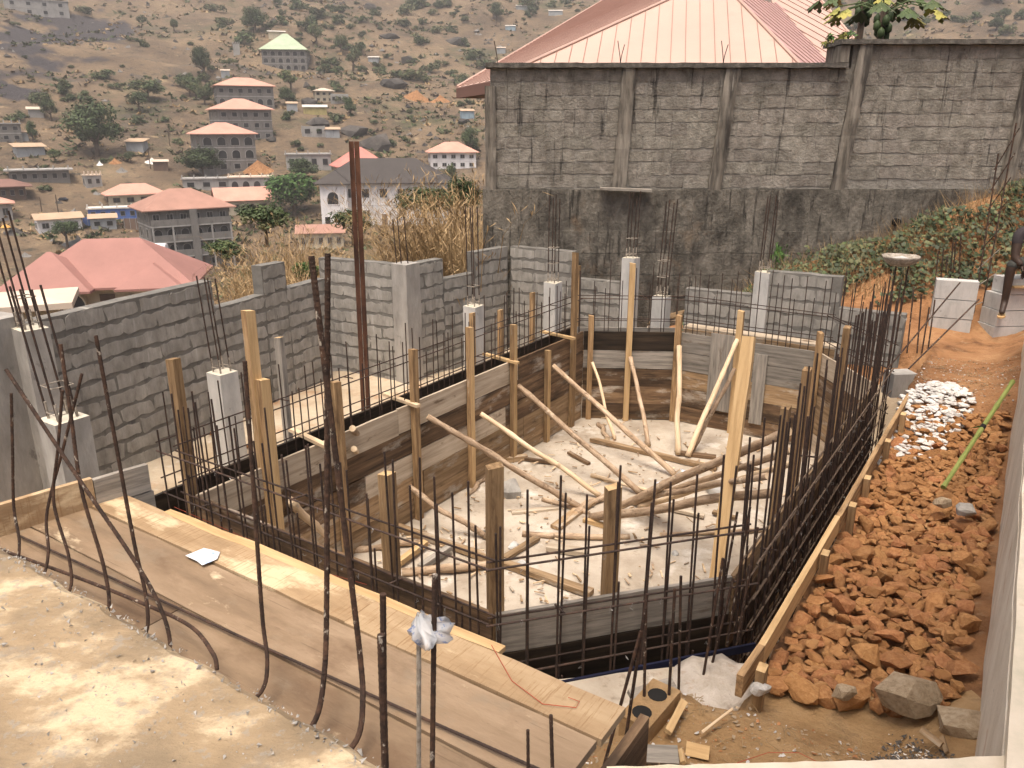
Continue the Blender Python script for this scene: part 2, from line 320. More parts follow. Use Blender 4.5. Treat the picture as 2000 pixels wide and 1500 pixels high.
def terrain():
    ds = []; d = 10.0
    while d < 1500: ds.append(d); d *= 1.021
    na = 190; vs = []; fs = []
    for d in ds:
        for k in range(na + 1):
            a = R(-58 + 116 * k / na); x, y = d * math.sin(a), d * math.cos(a); vs.append((x, y, terr(x, y)))
    for i in range(len(ds) - 1):
        for k in range(na):
            p = i * (na + 1) + k; fs.append((p, p + 1, p + na + 2, p + na + 1))
    m = M('hillside', [(.06, .045, .031), (.118, .084, .054), (.18, .128, .078), (.25, .183, .112)], .05, pos=True, bump=1, bscale=.8, bdist=.6, detail=12, lo=.28, hi=.72,
          spots=[((.34, .17, .085), .03, .62, .70, (1, 1, 1), .75), ((.075, .07, .062), .035, .58, .68, (1, 1, 1), .75),
                 ((.045, .06, .026), .03, .54, .64, (1, 1, 1), .7), ((.045, .043, .03), .35, .56, .66, (1, 1, 1), .75), ((.05, .047, .036), 1.4, .58, .66, (1, 1, 1), .7), ((.44, .33, .19), .22, .60, .72, (1, 1, 1), .6)])
    # burnt strips: long diagonal scorch marks with their own shape on the upper left slope
    t = m.node_tree; N = t.nodes; L = t.links; b = N['Principled BSDF']; old = b.inputs['Base Color'].links[0].from_socket
    g = N.new('ShaderNodeNewGeometry'); acc = None
    wob = N.new('ShaderNodeTexNoise'); wob.inputs['Scale'].default_value = .05; wob.inputs['Detail'].default_value = 6
    L.new(g.outputs['Position'], wob.inputs[0])
    for (q0, q1, wd) in [((-20, 120), (195, 20), 9.0), ((100, 105), (215, 45), 5.0), ((-10, 190), (30, 165), 5.0)]:
        a, c = hit(*q0), hit(*q1); mid = (a + c) / 2; ang = math.atan2(c.y - a.y, c.x - a.x); ln = math.hypot(c.x - a.x, c.y - a.y)
        mp = N.new('ShaderNodeMapping'); mp.vector_type = 'TEXTURE'; mp.inputs['Location'].default_value = (mid.x, mid.y, 0)
        mp.inputs['Rotation'].default_value = (0, 0, ang); mp.inputs['Scale'].default_value = (ln * .55, wd * 2.6, 1e6)
        L.new(g.outputs['Position'], mp.inputs[0]); ln_ = N.new('ShaderNodeVectorMath'); ln_.operation = 'LENGTH'; L.new(mp.outputs[0], ln_.inputs[0])
        s = N.new('ShaderNodeMath'); s.operation = 'MULTIPLY_ADD'; s.inputs[1].default_value = 2.6; L.new(wob.outputs[0], s.inputs[0]); L.new(ln_.outputs['Value'], s.inputs[2])
        mr = N.new('ShaderNodeMapRange'); mr.inputs[1].default_value = 2.25; mr.inputs[2].default_value = 2.05; L.new(s.outputs[0], mr.inputs[0])
        if acc is None: acc = mr.outputs[0]
        else:
            x = N.new('ShaderNodeMath'); x.operation = 'MAXIMUM'; L.new(acc, x.inputs[0]); L.new(mr.outputs[0], x.inputs[1]); acc = x.outputs[0]
    mx = N.new('ShaderNodeMix'); mx.data_type = 'RGBA'; L.new(acc, mx.inputs[0]); L.new(old, mx.inputs[6]); mx.inputs[7].default_value = (.045, .04, .042, 1)
    L.new(mx.outputs[2], b.inputs['Base Color'])
    link('hillside', mesh('hillside', vs, fs, m, smooth=True), kind='structure')
terrain()

# ------------------------------------------------------------------ site ground
ZT = 1.237                                # level of the formwork top
POOL = [(3.1, -4.83), (3.1, -2.17), (4.2, -1.21), (8.7, -1.21), (9.63, -1.97), (9.63, -3.74), (8.99, -4.83)]   # inside face, pool axes
YB = 12.3                                 # plane of the tall boundary wall
def sstep(a, b, x):
    t = min(1, max(0, (x - a) / (b - a))); return t * t * (3 - 2 * t)
def wallground(x):                        # soil level along the foot of the tall wall
    return lerp([(-5, .5), (1.6, .6), (3.1, .95), (3.9, 1.6), (5.4, 2.05), (6.3, 2.44), (7.0, 2.74), (7.8, 3.0), (11, 3.3)], x)
def site_z(x, y):
    u = x * UX + y * UY; v = x * VX + y * VY
    n = mnoise.noise(Vector((x * 1.3, y * 1.3, 0))) * .05 + mnoise.noise(Vector((x * 5, y * 5, 2))) * .018
    z = .45 + n * .7
    # right-hand bank
    bank = 1.0 + sstep(7.6, 9.0, u) * .32 - sstep(9.0, 10.2, u) * .06 + sstep(-.25, .15, v) * .16 + n
    bank += .14 * sstep(3.5, 3.1, u)
    kb = sstep(-.93, -.87, v)
    if u < 3.9: kb = max(kb, sstep(-1.75, -1.15, v) * sstep(3.65, 3.2, u))
    # behind the pool
    kf = sstep(10.0, 10.5, u)
    back = lerp([(0, 1.0), (1, 1.0)], 0)
    wg = wallground(x); f = sstep(9.2, 12.0, y)
    back = .55 + (wg - .55) * f if x < 2.2 else max(.55, 1.22 * sstep(2.2, 4.2, x)) + (wg - max(.55, 1.22 * sstep(2.2, 4.2, x))) * f
    z = z + (back + n - z) * kf
    z = z + (max(bank, z) - z) * kb
    if kb < .5 and 2.2 < u < 10.0 and -5.35 < v < -.86: z = -.08 + (0.02 if u > 2.9 else 0)
    if kb < .5 and u <= 2.9 and v > -5.3: z = min(z, .1)
    # outside the boundary walls the ground drops away
    out = max(sstep(-4.25 + (y - 7.1) * .43, -4.7 + (y - 7.1) * .43, x) if y < 10.9 else 0, sstep(10.9, 11.5, y) * sstep(-1.2 + (y - 10.5) * .7, -1.7 + (y - 10.5) * .7, x))
    if y > 12.5: out = max(out, sstep(12.5, 13.2, y))
    z = z + (-1.8 - z) * out
    return z
def site():
    nx, ny = 190, 150; x0, x1, y0, y1 = -7.5, 11.5, .6, 14.0; vs = []; fs = []; mi = []
    for j in range(ny + 1):
        for i in range(nx + 1):
            x = x0 + (x1 - x0) * i / nx; y = y0 + (y1 - y0) * j / ny; vs.append((x, y, site_z(x, y)))
    for j in range(ny):
        for i in range(nx):
            p = j * (nx + 1) + i; fs.append((p, p + 1, p + nx + 2, p + nx + 1))
            x = x0 + (x1 - x0) * (i + .5) / nx; y = y0 + (y1 - y0) * (j + .5) / ny
            u = x * UX + y * UY; v = x * VX + y * VY
            mi.append(2 if (u < 3.8 + (v + .8) * .2 and v > -1.7) else (1 if (v > -.95 and u > 3) or u > 10.2 else 0))
    link('ground', mesh('ground', vs, fs, [MT['terrace'], MT['redsoil'], MT['yellowsoil']], mi, True), kind='structure')
    b = MB()
    poly = [uv(u, v) for u, v in [(2.7, -5.2), (2.7, -2.0), (4.0, -.95), (8.8, -.95), (9.9, -1.8), (9.9, -3.9), (9.2, -5.2)]]
    vs = []; n = 60                       # pool floor: a slightly uneven screed
    import itertools
    us = [2.7 + 7.2 * i / 90 for i in range(91)]; vv = [-5.2 + 4.25 * j / 60 for j in range(61)]
    for u in us:
        for v in vv:
            p = uv(u, v); vs.append((p.x, p.y, mnoise.noise(Vector((u * 1.5, v * 1.5, 5))) * .018 + mnoise.noise(Vector((u * 7, v * 7, 9))) * .006))
    fs = [(i * 61 + j, i * 61 + j + 1, (i + 1) * 61 + j + 1, (i + 1) * 61 + j) for i in range(90) for j in range(60)]
    link('pool_floor', mesh('pool_floor', vs, [f[::-1] for f in fs], MT['poolfloor'], smooth=True), kind='structure')
site()

# ------------------------------------------------------------------ near slab (the photographer's floor)
def slab():
    vs = []; fs = []; NU, NV = 60, 110; b = MB()
    def edge(v):                          # ragged pour edge
        return 1.21 + .02 * mnoise.noise(Vector((v * 6, 0, 0))) + .012 * mnoise.noise(Vector((v * 25, 3, 0)))
    u0 = -1.6; vs0 = -6.2; vs1 = -.98
    for j in range(NV + 1):
        v = vs0 + (vs1 - vs0) * j / NV; e = edge(v)
        for i in range(NU + 1):
            t = (i / NU) ** .6; u = u0 + (e - u0) * t; p = uv(u, v)
            vs.append((p.x, p.y, 2.2 + .007 * mnoise.noise(Vector((u * 4, v * 4, 0))) + .003 * mnoise.noise(Vector((u * 30, v * 30, 0))) - (.02 if i == NU else 0)))
    for j in range(NV):
        for i in range(NU):
            p = j * (NU + 1) + i; fs.append((p, p + 1, p + NU + 2, p + NU + 1))
    b.add(vs, fs)
    for j in range(NV):                   # pour face
        a = Vector(vs[j * (NU + 1) + NU]); c = Vector(vs[(j + 1) * (NU + 1) + NU])
        b.add([a, c, (c.x, c.y, 2.0), (a.x, a.y, 2.0)], [(0, 1, 2, 3)])
    b.build('floor_slab', MT['slab'], smooth=False, kind='structure')
    p = MB()                              # crumbs along and on the slab
    for k in range(900):
        v = random.uniform(-3.6, -1.0); u = 1.2 - abs(random.gauss(0, .45)) if k % 3 else 1.19 + jit(.02)
        if u > 1.22 or u < .2: continue
        c = uv(u, v, 2.205); s = random.choice([.003, .004, .005, .006, .009]) * (1 if k % 40 else 2.0)
        p.add([c + Vector((jit(s), jit(s), jit(s) + s * .3)) for _ in range(4)], [(0, 1, 2), (0, 2, 3), (0, 3, 1), (1, 3, 2)])
    p.build('concrete_crumbs', [MT['conc']], kind='stuff', label='fine grey grit and crumbs lying on the tan concrete slab', cat='grit')
slab()

# ------------------------------------------------------------------ pale parapet on the right
def parapet():
    t = thing('parapet_wall', uv(6, .3, 1.0), 'whitewashed low parapet wall running beside the strip of orange rubble', 'wall')
    def strip(v0, v1, z0, z1, u0, u1, n, mat, name, wob):
        b = MB(); 
        for i in range(n):
            a, c = u0 + (u1 - u0) * i / n, u0 + (u1 - u0) * (i + 1) / n
            w0, w1 = [.17 - .015 * (q - 2.2) + wob * mnoise.noise(Vector((q * 2.2, 1, 0))) for q in (a, c)]
            b.add([uv(a, v0 + w0, z0), uv(c, v0 + w1, z0), uv(c, v0 + w1, z1), uv(a, v0 + w0, z1), uv(a, v1, z0), uv(c, v1, z0), uv(c, v1, z1), uv(a, v1, z1)],
                  [(0, 1, 2, 3), (3, 2, 6, 7), (4, 7, 6, 5)] + ([(0, 3, 7, 4)] if i == 0 else []) + ([(1, 5, 6, 2)] if i == n - 1 else []))
        b.build(name, mat, parent=t)
    strip(0, .55, .6, 2.04, 1.9, 10.4, 60, MT['parapet_face'], 'wall_body', .012)
    strip(.004, .60, 2.045, 2.11, 1.88, 10.42, 60, MT['parapet'], 'wall_cap', .014)
    # the near return of the parapet, just under the photographer
    b = MB(); A = atz(1185, 1497, 2.06); B = atz(1900, 1480, 2.06)
    pts = [A, B, B + Vector((1.6, .05, 0)), B + Vector((1.6, -1.2, 0)), A + Vector((.1, -1.0, 0))]
    n = 24; edge = [A.lerp(B, i / n) + Vector((0, .008 * mnoise.noise(Vector((i * .9, 0, 0))), 0)) for i in range(n + 1)]
    b.prism([(p.x, p.y) for p in (edge + pts[2:])][::-1], .9, 2.06)
    t2 = thing('parapet_ledge', (A.x, A.y, .9), 'broad sunlit ledge of pale plaster at the foot of the parapet corner', 'ledge')
    b.build('ledge_body', MT['parapet'], parent=t2)
parapet()

# ------------------------------------------------------------------ block masonry
BV = {}
def block_meshes(key, L_, H_, th, mat, n=8, round_=.03, wob=.012):
    if key in BV: return BV[key]
    out = []
    for k in range(n):
        rs = random.Random(k * 31 + hash(key) % 1000 if False else k * 31 + len(key))
        pts = []; hx, hz = L_ / 2, H_ / 2
        for (sx, sz) in ((-1, -1), (1, -1), (1, 1), (-1, 1)):     # rounded rough rectangle
            if sz < 0: order = [(-1, 0), (0, -1)] if sx < 0 else [(0, -1), (1, 0)]
            cx, cz = sx * (hx - round_), sz * (hz - round_)
            for a in (20, 70):
                base = {(-1, -1): 180, (1, -1): 270, (1, 1): 0, (-1, 1): 90}[(sx, sz)]
                pts.append((cx + round_ * math.cos(R(base + a)), cz + round_ * math.sin(R(base + a))))
            nx_ = {(-1, -1): (0, -1), (1, -1): (1, 0), (1, 1): (0, 1), (-1, 1): (-1, 0)}[(sx, sz)]
            if nx_[0] == 0:
                for f in (-.45, -.15, .15, .45):
                    g = f if nx_[1] < 0 else -f
                    pts.append((g * hx * 1.4, nx_[1] * hz))
        pts = [(x + rs.uniform(-wob, wob), z + rs.uniform(-wob, wob)) for x, z in pts]
        N_ = len(pts); y = th / 2
        vs = [(x, -y, z) for x, z in pts] + [(x * .97, y, z * .95) for x, z in pts]
        # slight front dome so the face is not flat
        vs.append((0, -y - .001, 0))
        fs = [((i + 1) % N_, i, 2 * N_) for i in range(N_)] + [tuple(range(N_, 2 * N_))] + [(i, (i + 1) % N_, N_ + (i + 1) % N_, N_ + i) for i in range(N_)]
        fs = [f[::-1] for f in fs]
        out.append(mesh(key, vs, fs, mat))
    BV[key] = out; return out
def block_wall(t, p0, p1, sections, th, course, blen, key, mort, proud, zb, name='block', fill=(.9, .8), offs=0.0):
    """sections: (s0, s1, ztop) along p0-p1; blocks become children of t, one mortar body is a part"""
    p0, p1 = Vector(p0[:2]).to_3d(), Vector(p1[:2]).to_3d(); d = (p1 - p0); Lw = d.length; d.normalize(); nrm = Vector((d.y, -d.x, 0))
    if nrm.dot(-p0) < 0: nrm = -nrm
    Rm = Matrix((d, -nrm, Vector((0, 0, 1)))).transposed().to_4x4()
    if (Rm.to_3x3().determinant()) < 0: Rm = Matrix((-d, -nrm, Vector((0, 0, 1)))).transposed().to_4x4(); flip = True
    b = MB()
    for (s0, s1, zt) in sections:
        a, c = p0 + d * s0, p0 + d * s1
        n = max(2, int((s1 - s0) / .12)); h = th / 2
        prev = None
        ring = []
        for i in range(n + 1):
            q = a.lerp(c, i / n); zz = zt + .012 * mnoise.noise(Vector((q.x * 4, q.y * 4, zt)))
            ring.append((q + nrm * h, q - nrm * h, zz))
        for i in range(n):
            (f0, k0, z0), (f1, k1, z1) = ring[i], ring[i + 1]
            b.add([(f0.x, f0.y, zb), (f1.x, f1.y, zb), (f1.x, f1.y, z1), (f0.x, f0.y, z0), (k0.x, k0.y, zb), (k1.x, k1.y, zb), (k1.x, k1.y, z1), (k0.x, k0.y, z0)],
                  [(0, 1, 2, 3), (3, 2, 6, 7), (5, 4, 7, 6)] + ([(0, 3, 7, 4)] if i == 0 else []) + ([(1, 5, 6, 2)] if i == n - 1 else []))
    b.build('mortar', mort, parent=t)
    ms = block_meshes(*key) if isinstance(key, tuple) else BV[key]
    for (s0, s1, zt) in sections:
        nr = int((zt - zb + .03) / course)
        for r in range(nr):
            zc = zt - (r + .5) * course
            s = s0 - (blen * .5 if r % 2 else 0) + offs % blen
            if s > s0: s -= blen
            while s < s1 - .05:
                a, c = max(s, s0 + .012), min(s + blen, s1 - .012); w = c - a
                if w > .09:
                    q = p0 + d * ((a + c) / 2) + nrm * (proud + jit(.002))
                    q.z = zc + jit(.008)
                    sx = w / blen * fill[0] * random.uniform(.94, 1.07); sz = fill[1] * (1 + jit(.14))
                    Ms = T(q) @ Rm @ Matrix.Rotation(jit(.012), 4, 'Y') @ Matrix.Diagonal((sx, 1, sz, 1))
                    link(name, random.choice(ms), Ms, t)
                s += blen
BIG = ('big_block', .42, .188, .16, MT['bigblock'], 10, .02, .012)
LOW = ('wall_block', .41, .175, .15, MT['block'], 14, .035, .022)

def tall_wall():
    XL = aty(958, 300, YB).x; XR = 10.2
    zb = topz(0, YB, 368); z1 = topz(0, YB, 126); z2 = topz(0, YB, 80)
    XS = aty(1655, 100, YB).x
    t = thing('boundary_wall', (XL, YB, .4), 'tall weathered concrete block wall with dark pilasters standing behind the pool pit', 'wall')
    b = MB()                               # rough concrete retaining base with board-cast lifts
    zs = [-.2, .55, .98, 1.28, 1.62, 1.96, 2.30, 2.62, zb]
    for i in range(len(zs) - 1):
        n = 90; x = XL - .12; W_ = XR - x
        off = .14 - .015 * i + random.uniform(-.025, .025)
        for k in range(n):
            xa, xb = x + W_ * k / n, x + W_ * (k + 1) / n
            def fr(xx, zz): return YB - off - .03 * mnoise.noise(Vector((xx * 2, zz * 3, 0))) - .022 * mnoise.noise(Vector((xx * 9, zz * 9, 4)))
            za = zs[i] + (.018 * mnoise.noise(Vector((xa * 1.7, i, 7))) if i else 0); zc = zs[i] + (.018 * mnoise.noise(Vector((xb * 1.7, i, 7))) if i else 0)
            ta = zs[i + 1] + .018 * mnoise.noise(Vector((xa * 1.7, i + 1, 7))) - .008; tb = zs[i + 1] + .018 * mnoise.noise(Vector((xb * 1.7, i + 1, 7))) - .008
            b.add([(xa, fr(xa, za), za), (xb, fr(xb, zc), zc), (xb, fr(xb, tb), tb), (xa, fr(xa, ta), ta), (xa, YB + .05, ta), (xb, YB + .05, tb), (xa, YB + .05, za), (xb, YB + .05, zc)],
                  [(0, 1, 2, 3), (3, 2, 5, 4), (0, 6, 7, 1)])
    b.box(XL - .12, XR, YB - .06, YB + .12, -.2, zb - .02)
    base = b.build('retaining_base', MT['darkconc'], parent=t)
    h = MB()                               # drain hole mouth
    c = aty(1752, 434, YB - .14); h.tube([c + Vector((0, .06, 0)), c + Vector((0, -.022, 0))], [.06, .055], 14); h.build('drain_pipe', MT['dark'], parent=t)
    # blockwork, one bay after another
    px = [958, 1213, 1404, 1649, 1985]
    xs = [aty(p, 250, YB).x for p in px] + [XR]
    for k in range(len(xs) - 1):
        zt = z1 if k < 3 else z2
        block_wall(t, (xs[k], YB + .1, 0), (xs[k + 1], YB + .1, 0), [(.0, xs[k + 1] - xs[k], zt - .05)], .15, .188, .43, BIG, MT['bigmortar'], .0022, zb - .01, 'block', (.96, .90), k * .13)
    for k in range(0, 5):                  # cast pilasters, rough-edged and slightly out of plumb
        b = MB(); x = xs[k]; zt = (z1 if k < 3 else z2) - .02; wd = .20 if k else .16
        top = aty(px[k] + (0, 17, 28, 44, 40)[k], 130 if k < 3 else 85, YB).x
        n = 26; zlo = (topz(0, YB, 420) if k == 0 else zb - .03); 
        if k == 0: zt = topz(0, YB, 168); top = x
        rows = []
        for i in range(n + 1):
            f = i / n; z = zlo + (zt - zlo) * f; xc = x + (top - x) * f
            e0 = .016 * mnoise.noise(Vector((z * 6, k, 1))); e1 = .016 * mnoise.noise(Vector((z * 6, k, 5)))
            dpt = .045 + .01 * mnoise.noise(Vector((z * 5, k, 9)))
            rows.append([(xc - wd / 2 + e0, YB + .03, z), (xc - wd / 2 + e0, YB - dpt + .012, z), (xc - wd * .2, YB - dpt, z), (xc + wd * .2, YB - dpt - .006, z), (xc + wd / 2 + e1, YB - dpt + .012, z), (xc + wd / 2 + e1, YB + .03, z)])
        vs = [v for r in rows for v in r]; fs = [(i * 6 + j, i * 6 + j + 1, (i + 1) * 6 + j + 1, (i + 1) * 6 + j) for i in range(n) for j in range(5)] + [tuple(n * 6 + j for j in range(6)), tuple(range(6))[::-1]]
        b.add(vs, fs); b.build('pilaster', MT['pilaster'], parent=t)
    def cap(x0, x1, z):
        b = MB(); n = int((x1 - x0) / .1)
        for i in range(n):
            a, c = x0 + (x1 - x0) * i / n, x0 + (x1 - x0) * (i + 1) / n
            def w(xx, s): return .014 * mnoise.noise(Vector((xx * 5, s, 0)))
            b.add([(a, YB - .07 + w(a, 1), z - .045 + w(a, 2)), (c, YB - .07 + w(c, 1), z - .045 + w(c, 2)), (c, YB - .07 + w(c, 1), z + .02 + w(c, 3)), (a, YB - .07 + w(a, 1), z + .02 + w(a, 3)),
                   (a, YB + .24, z - .045), (c, YB + .24, z - .045), (c, YB + .24, z + .03), (a, YB + .24, z + .03)],
                  [(0, 1, 2, 3), (3, 2, 6, 7), (4, 5, 1, 0), (5, 4, 7, 6)] + ([(0, 3, 7, 4)] if i == 0 else []) + ([(1, 5, 6, 2)] if i == n - 1 else []))
        b.build('coping', MT['coping'], parent=t)
    cap(XL - .06, XS + .02, z1); cap(XS - .12, XR, z2)
    b = MB(); b.box(XS - .10, XS + .03, YB - .02, YB + .2, z1 + .03, z2 - .06); b.build('step_pier', MT['pilaster'], parent=t)
    # back gate piers that show above the coping
    for (p, y0, y1, w) in ((1690, 86, 125, .34),):
        q = aty(p - 50, y1, YB + .9); zt = topz(0, YB + .9, y0)
        g = thing('gate_pier', (q.x, q.y, q.z - 1), 'dark concrete pier with a flat cap rising behind the wall step', 'pier')
        b = MB(); b.box(q.x - w / 2, q.x + w / 2, q.y - .15, q.y + .15, q.z - 3.2, zt - .05); b.build('pier_body', MT['pilaster'], parent=g)
        b = MB(); b.box(q.x - w / 2 - .05, q.x + w / 2 + .05, q.y - .2, q.y + .2, zt - .05, zt); b.build('pier_cap', MT['coping'], parent=g)
    for (p, lab) in ((1212, 'twin wire stubs poking from the wall coping above the second pilaster'), (1413, 'twin wire stubs poking from the coping above the third pilaster'), (972, 'bent wire stub poking from the coping at the wall end')):
        q = aty(p, 119, YB + .05); b = MB()
        for s in (-1, 1) if p != 972 else (-1,):
            b.tube([q + Vector((0, 0, -.03)), q + Vector((s * .012, 0, .07)), q + Vector((s * .05, 0, .27 - .05 * (s > 0)))], .006, 5)
        b.build('rebar_stub', MT['rebar'], M=T(q), label=lab, cat='rebar')
    # scaffold plank lodged on the ledge
    a, c = aty(1172, 368, YB - .16), aty(1272, 372, YB - .16); b = MB(); b.beam(a, c, .16, .035)
    b.build('ledge_plank', MT['wood_grey'], M=T(a), label='short weathered plank lying on the ledge of the tall block wall', cat='plank')
tall_wall()

# ------------------------------------------------------------------ low grey boundary walls
ZG = .45
def low_walls():
    th = .15
    def W_(name, lab, P0, P1, secs, zb=.3, colmn=()):
        t = thing(name, (P0.x, P0.y, zb), lab, 'wall', None)
        L_ = (Vector(P1[:2]) - Vector(P0[:2])).length
        block_wall(t, P0, P1, [(a * L_, b * L_, z) for a, b, z in secs], th, .175, .41, LOW, MT['mortar'], .004, zb, 'block', (.985, .76))
        return t
    # wall 1: long wall on the left
    A, B = Vector((-4.32, 6.7, 0)), Vector((-2.61, 10.66, 0))
    def fr(px, py):
        q = on_line(A, B, px, py); return (Vector(q[:2]) - Vector(A[:2])).length / (Vector(B[:2]) - Vector(A[:2])).length, q.z
    f0, z0 = fr(110, 612); f1, z1 = fr(402, 548); f2, z2 = fr(408, 592); f3, z3 = fr(497, 577); f4, z4 = fr(500, 520); f5, z5 = fr(547, 520); f6, z6 = fr(640, 547)
    zA = (z0 + z1) / 2; zB = (z2 + z6) / 2; zC = zA + .0
    W_('block_wall', 'long grey block wall with stepped top standing between the left columns and the pink-roofed bungalow', A, B,
       [(0, f1, zA), (f1, f4, zB), (f4, f5, max(z4, zB + .15)), (f5, 1, zB)])
    # wall 3: corner piece
    C0, C1 = Vector((-2.68, 11.12, 0)), Vector((-1.43, 10.5, 0))
    zW = topz(C1.x, C1.y, 516)
    W_('block_wall', 'grey block wall panel facing the pool, left face of the outside corner', C0, C1, [(0, .97, zW)])
    D1 = Vector((-.10, 12.22, 0))
    L_ = (D1 - C1).length
    g = lambda px, py: (Vector(on_line(C1, D1, px, py)[:2]) - Vector(C1[:2])).length / L_
    zL = on_line(C1, D1, 890, 538).z
    W_('block_wall', 'grey block wall with a notch in its top, right face of the outside corner', C1, D1, [(.03, g(857, 510), zW), (g(857, 510), g(919, 530), zL), (g(919, 530), .98, zW)])
    # corner column with its three rods
    t = thing('corner_column', (C1.x, C1.y, .3), 'smooth cast column at the outside corner of the grey block walls, three rods on top', 'column')
    b = MB(); M_ = frame((C1.x, C1.y, 0), uv(1, 0)); b.box(-.12, .16, -.12, .14, .3, zW + .012, M_); b.build('column_shaft', MT['conc'], parent=t)
    for px in (775, 784, 797):
        p = on_line(C1 + Vector((-.3, .0, 0)), C1 + Vector((.3, .0, 0)), px, 512); rod((p.x, p.y, zW - .05), (p.x - .03, p.y, topz(p.x, p.y, 424 if px > 776 else 428)), .007, t)
    # wall 4: far wall facing the camera, then its continuation on the right
    E1 = uv(10.42, -.62)
    D1b = D1 + uv(.06, .1); D1b.z = 0
    g2 = lambda px, py: (Vector(on_line(D1b, E1, px, py)[:2]) - Vector(D1b[:2])).length / (Vector(E1[:2]) - Vector(D1b[:2])).length
    zt = lambda px, py: on_line(D1b, E1, px, py).z
    W_('block_wall', 'grey block wall panel in the far inside corner, stepping down beside the tall timber post', D1b, E1,
       [(0, g2(1124, 490), zt(1050, 484)), (g2(1124, 490), g2(1218, 556), zt(1170, 546))])
    W_('block_wall', 'low grey block wall below the creepers, left of the pale cast column', D1b, E1, [(g2(1343, 565), g2(1478, 572), zt(1410, 568))])
    W_('block_wall', 'grey block wall with a raised left part, right of the pale cast column below the creepers', D1b, E1,
       [(g2(1503, 528), g2(1648, 540), zt(1570, 533)), (g2(1648, 540), g2(1770, 620), zt(1700, 606))])
    return D1b, E1
def rod(a, b, r=.006, parent=None, name='rod', mat=None, **kw):
    a, b = Vector(a), Vector(b); d = b - a
    k = mat or 'rebar'
    if k not in RODM:
        m = MB(); m.tube([(0, 0, 0), (0, 0, 1)], 1.0, 7); RODM[k] = mesh('rod', m.v, m.f, MT[k], None, False)
        for p in RODM[k].polygons: p.use_smooth = len(p.vertices) == 4
    q = d.to_track_quat('Z', 'Y').to_matrix().to_4x4()
    return link(name, RODM[k], T(a) @ q @ Matrix.Diagonal((r, r, d.length, 1)), parent, **kw)
RODM = {}
FARW = low_walls()
# left-hand plastered pier at the picture edge
def left_pier():
    c = atz(40, 960, .45); c = Vector((-4.72, 6.55, .3)); zt = topz(c.x, c.y, 618)
    t = thing('plaster_pier', c, 'broad smooth grey pier with four rods at the end of the long block wall', 'pier')
    M_ = frame((c.x, c.y, 0), uv(1, 0) + Vector((-.12, .1, 0))); b = MB(); b.box(-.42, .28, -.45, .3, .3, zt, M_); b.build('pier_shaft', MT['conc'], parent=t)
    for (x, y) in ((-.25, -.22), (.12, -.22), (-.25, .1), (.12, .1)):
        p = M_ @ Vector((x, y, 0)); rod((p.x, p.y, zt - .02), (p.x - .06, p.y, zt + 1.25 + jit(.1)), .0075, t)
left_pier()
# ------------------------------------------------------------------ timber helpers
def board(name, a, b, wdir, w, th, mat, parent=None, ends=0.0, rag=.004, **kw):
    """plank from a to b; wdir = direction of its width; the mesh has local X along the plank"""
    a, b = Vector(a), Vector(b); x = (b - a); Ln = x.length; x.normalize(); y = Vector(wdir); y = (y - x * y.dot(x)).normalized(); z = x.cross(y)
    Mx = Matrix((x, y, z)).transposed().to_4x4(); Mx.translation = a
    n = max(2, min(14, int(Ln / .18))); vs = []; fs = []; sd = random.random() * 50
    for i in range(n + 1):
        X = Ln * i / n
        e0 = rag * 2 * mnoise.noise(Vector((X * 4, sd, 0))); e1 = rag * 2 * mnoise.noise(Vector((X * 4, sd, 9))); bw = rag * .6 * mnoise.noise(Vector((X * 2, sd, 4)))
        if i in (0, n): X += jit(ends)
        for (yy, zz) in ((-w / 2 + e0, -th / 2), (w / 2 + e1, -th / 2), (w / 2 + e1, th / 2), (-w / 2 + e0, th / 2)): vs.append((X, yy, zz + bw))
    for i in range(n):
        for k in range(4): fs.append((i * 4 + k, i * 4 + (k + 1) % 4, i * 4 + 4 + (k + 1) % 4, i * 4 + 4 + k))
    fs = [f[::-1] for f in fs] if False else fs
    fs += [(0, 3, 2, 1), tuple(n * 4 + k for k in range(4))]
    return link(name, mesh(name, vs, [f[::-1] for f in fs], MT[mat] if isinstance(mat, str) else mat), Mx, parent, **kw)
def post(a, b, w, d, facing, mat, parent=None, name='post', tip='wood_new', **kw):
    """square post from a up to b; the sawn end and one side show fresh wood"""
    a, b = Vector(a), Vector(b); x = (b - a); Ln = x.length; x.normalize(); y = Vector(facing); y = (y - x * y.dot(x)).normalized(); z = x.cross(y)
    Mx = Matrix((x, y, z)).transposed().to_4x4(); Mx.translation = a
    n = 6; vs = []; fs = []; mi = []; sd = random.random() * 90
    for i in range(n + 1):
        X = Ln * i / n; o = .004 * mnoise.noise(Vector((X * 3, sd, 0))); o2 = .004 * mnoise.noise(Vector((X * 3, sd, 5)))
        if i == n: X += 0
        tl = .012 if i == n else 0
        for k, (yy, zz) in enumerate(((-w / 2, -d / 2), (w / 2, -d / 2), (w / 2, d / 2), (-w / 2, d / 2))): vs.append((X + (tl if k in (1, 2) else 0), yy + o, zz + o2))
    for i in range(n):
        for k in range(4): fs.append((i * 4 + k, i * 4 + 4 + k, i * 4 + 4 + (k + 1) % 4, i * 4 + (k + 1) % 4)); mi.append(1 if k == 2 else 0)
    fs += [(0, 1, 2, 3), (n * 4 + 3, n * 4 + 2, n * 4 + 1, n * 4)]; mi += [1, 1]
    return link(name, mesh(name, vs, fs, [MT[mat], MT[tip]], mi), Mx, parent, **kw)
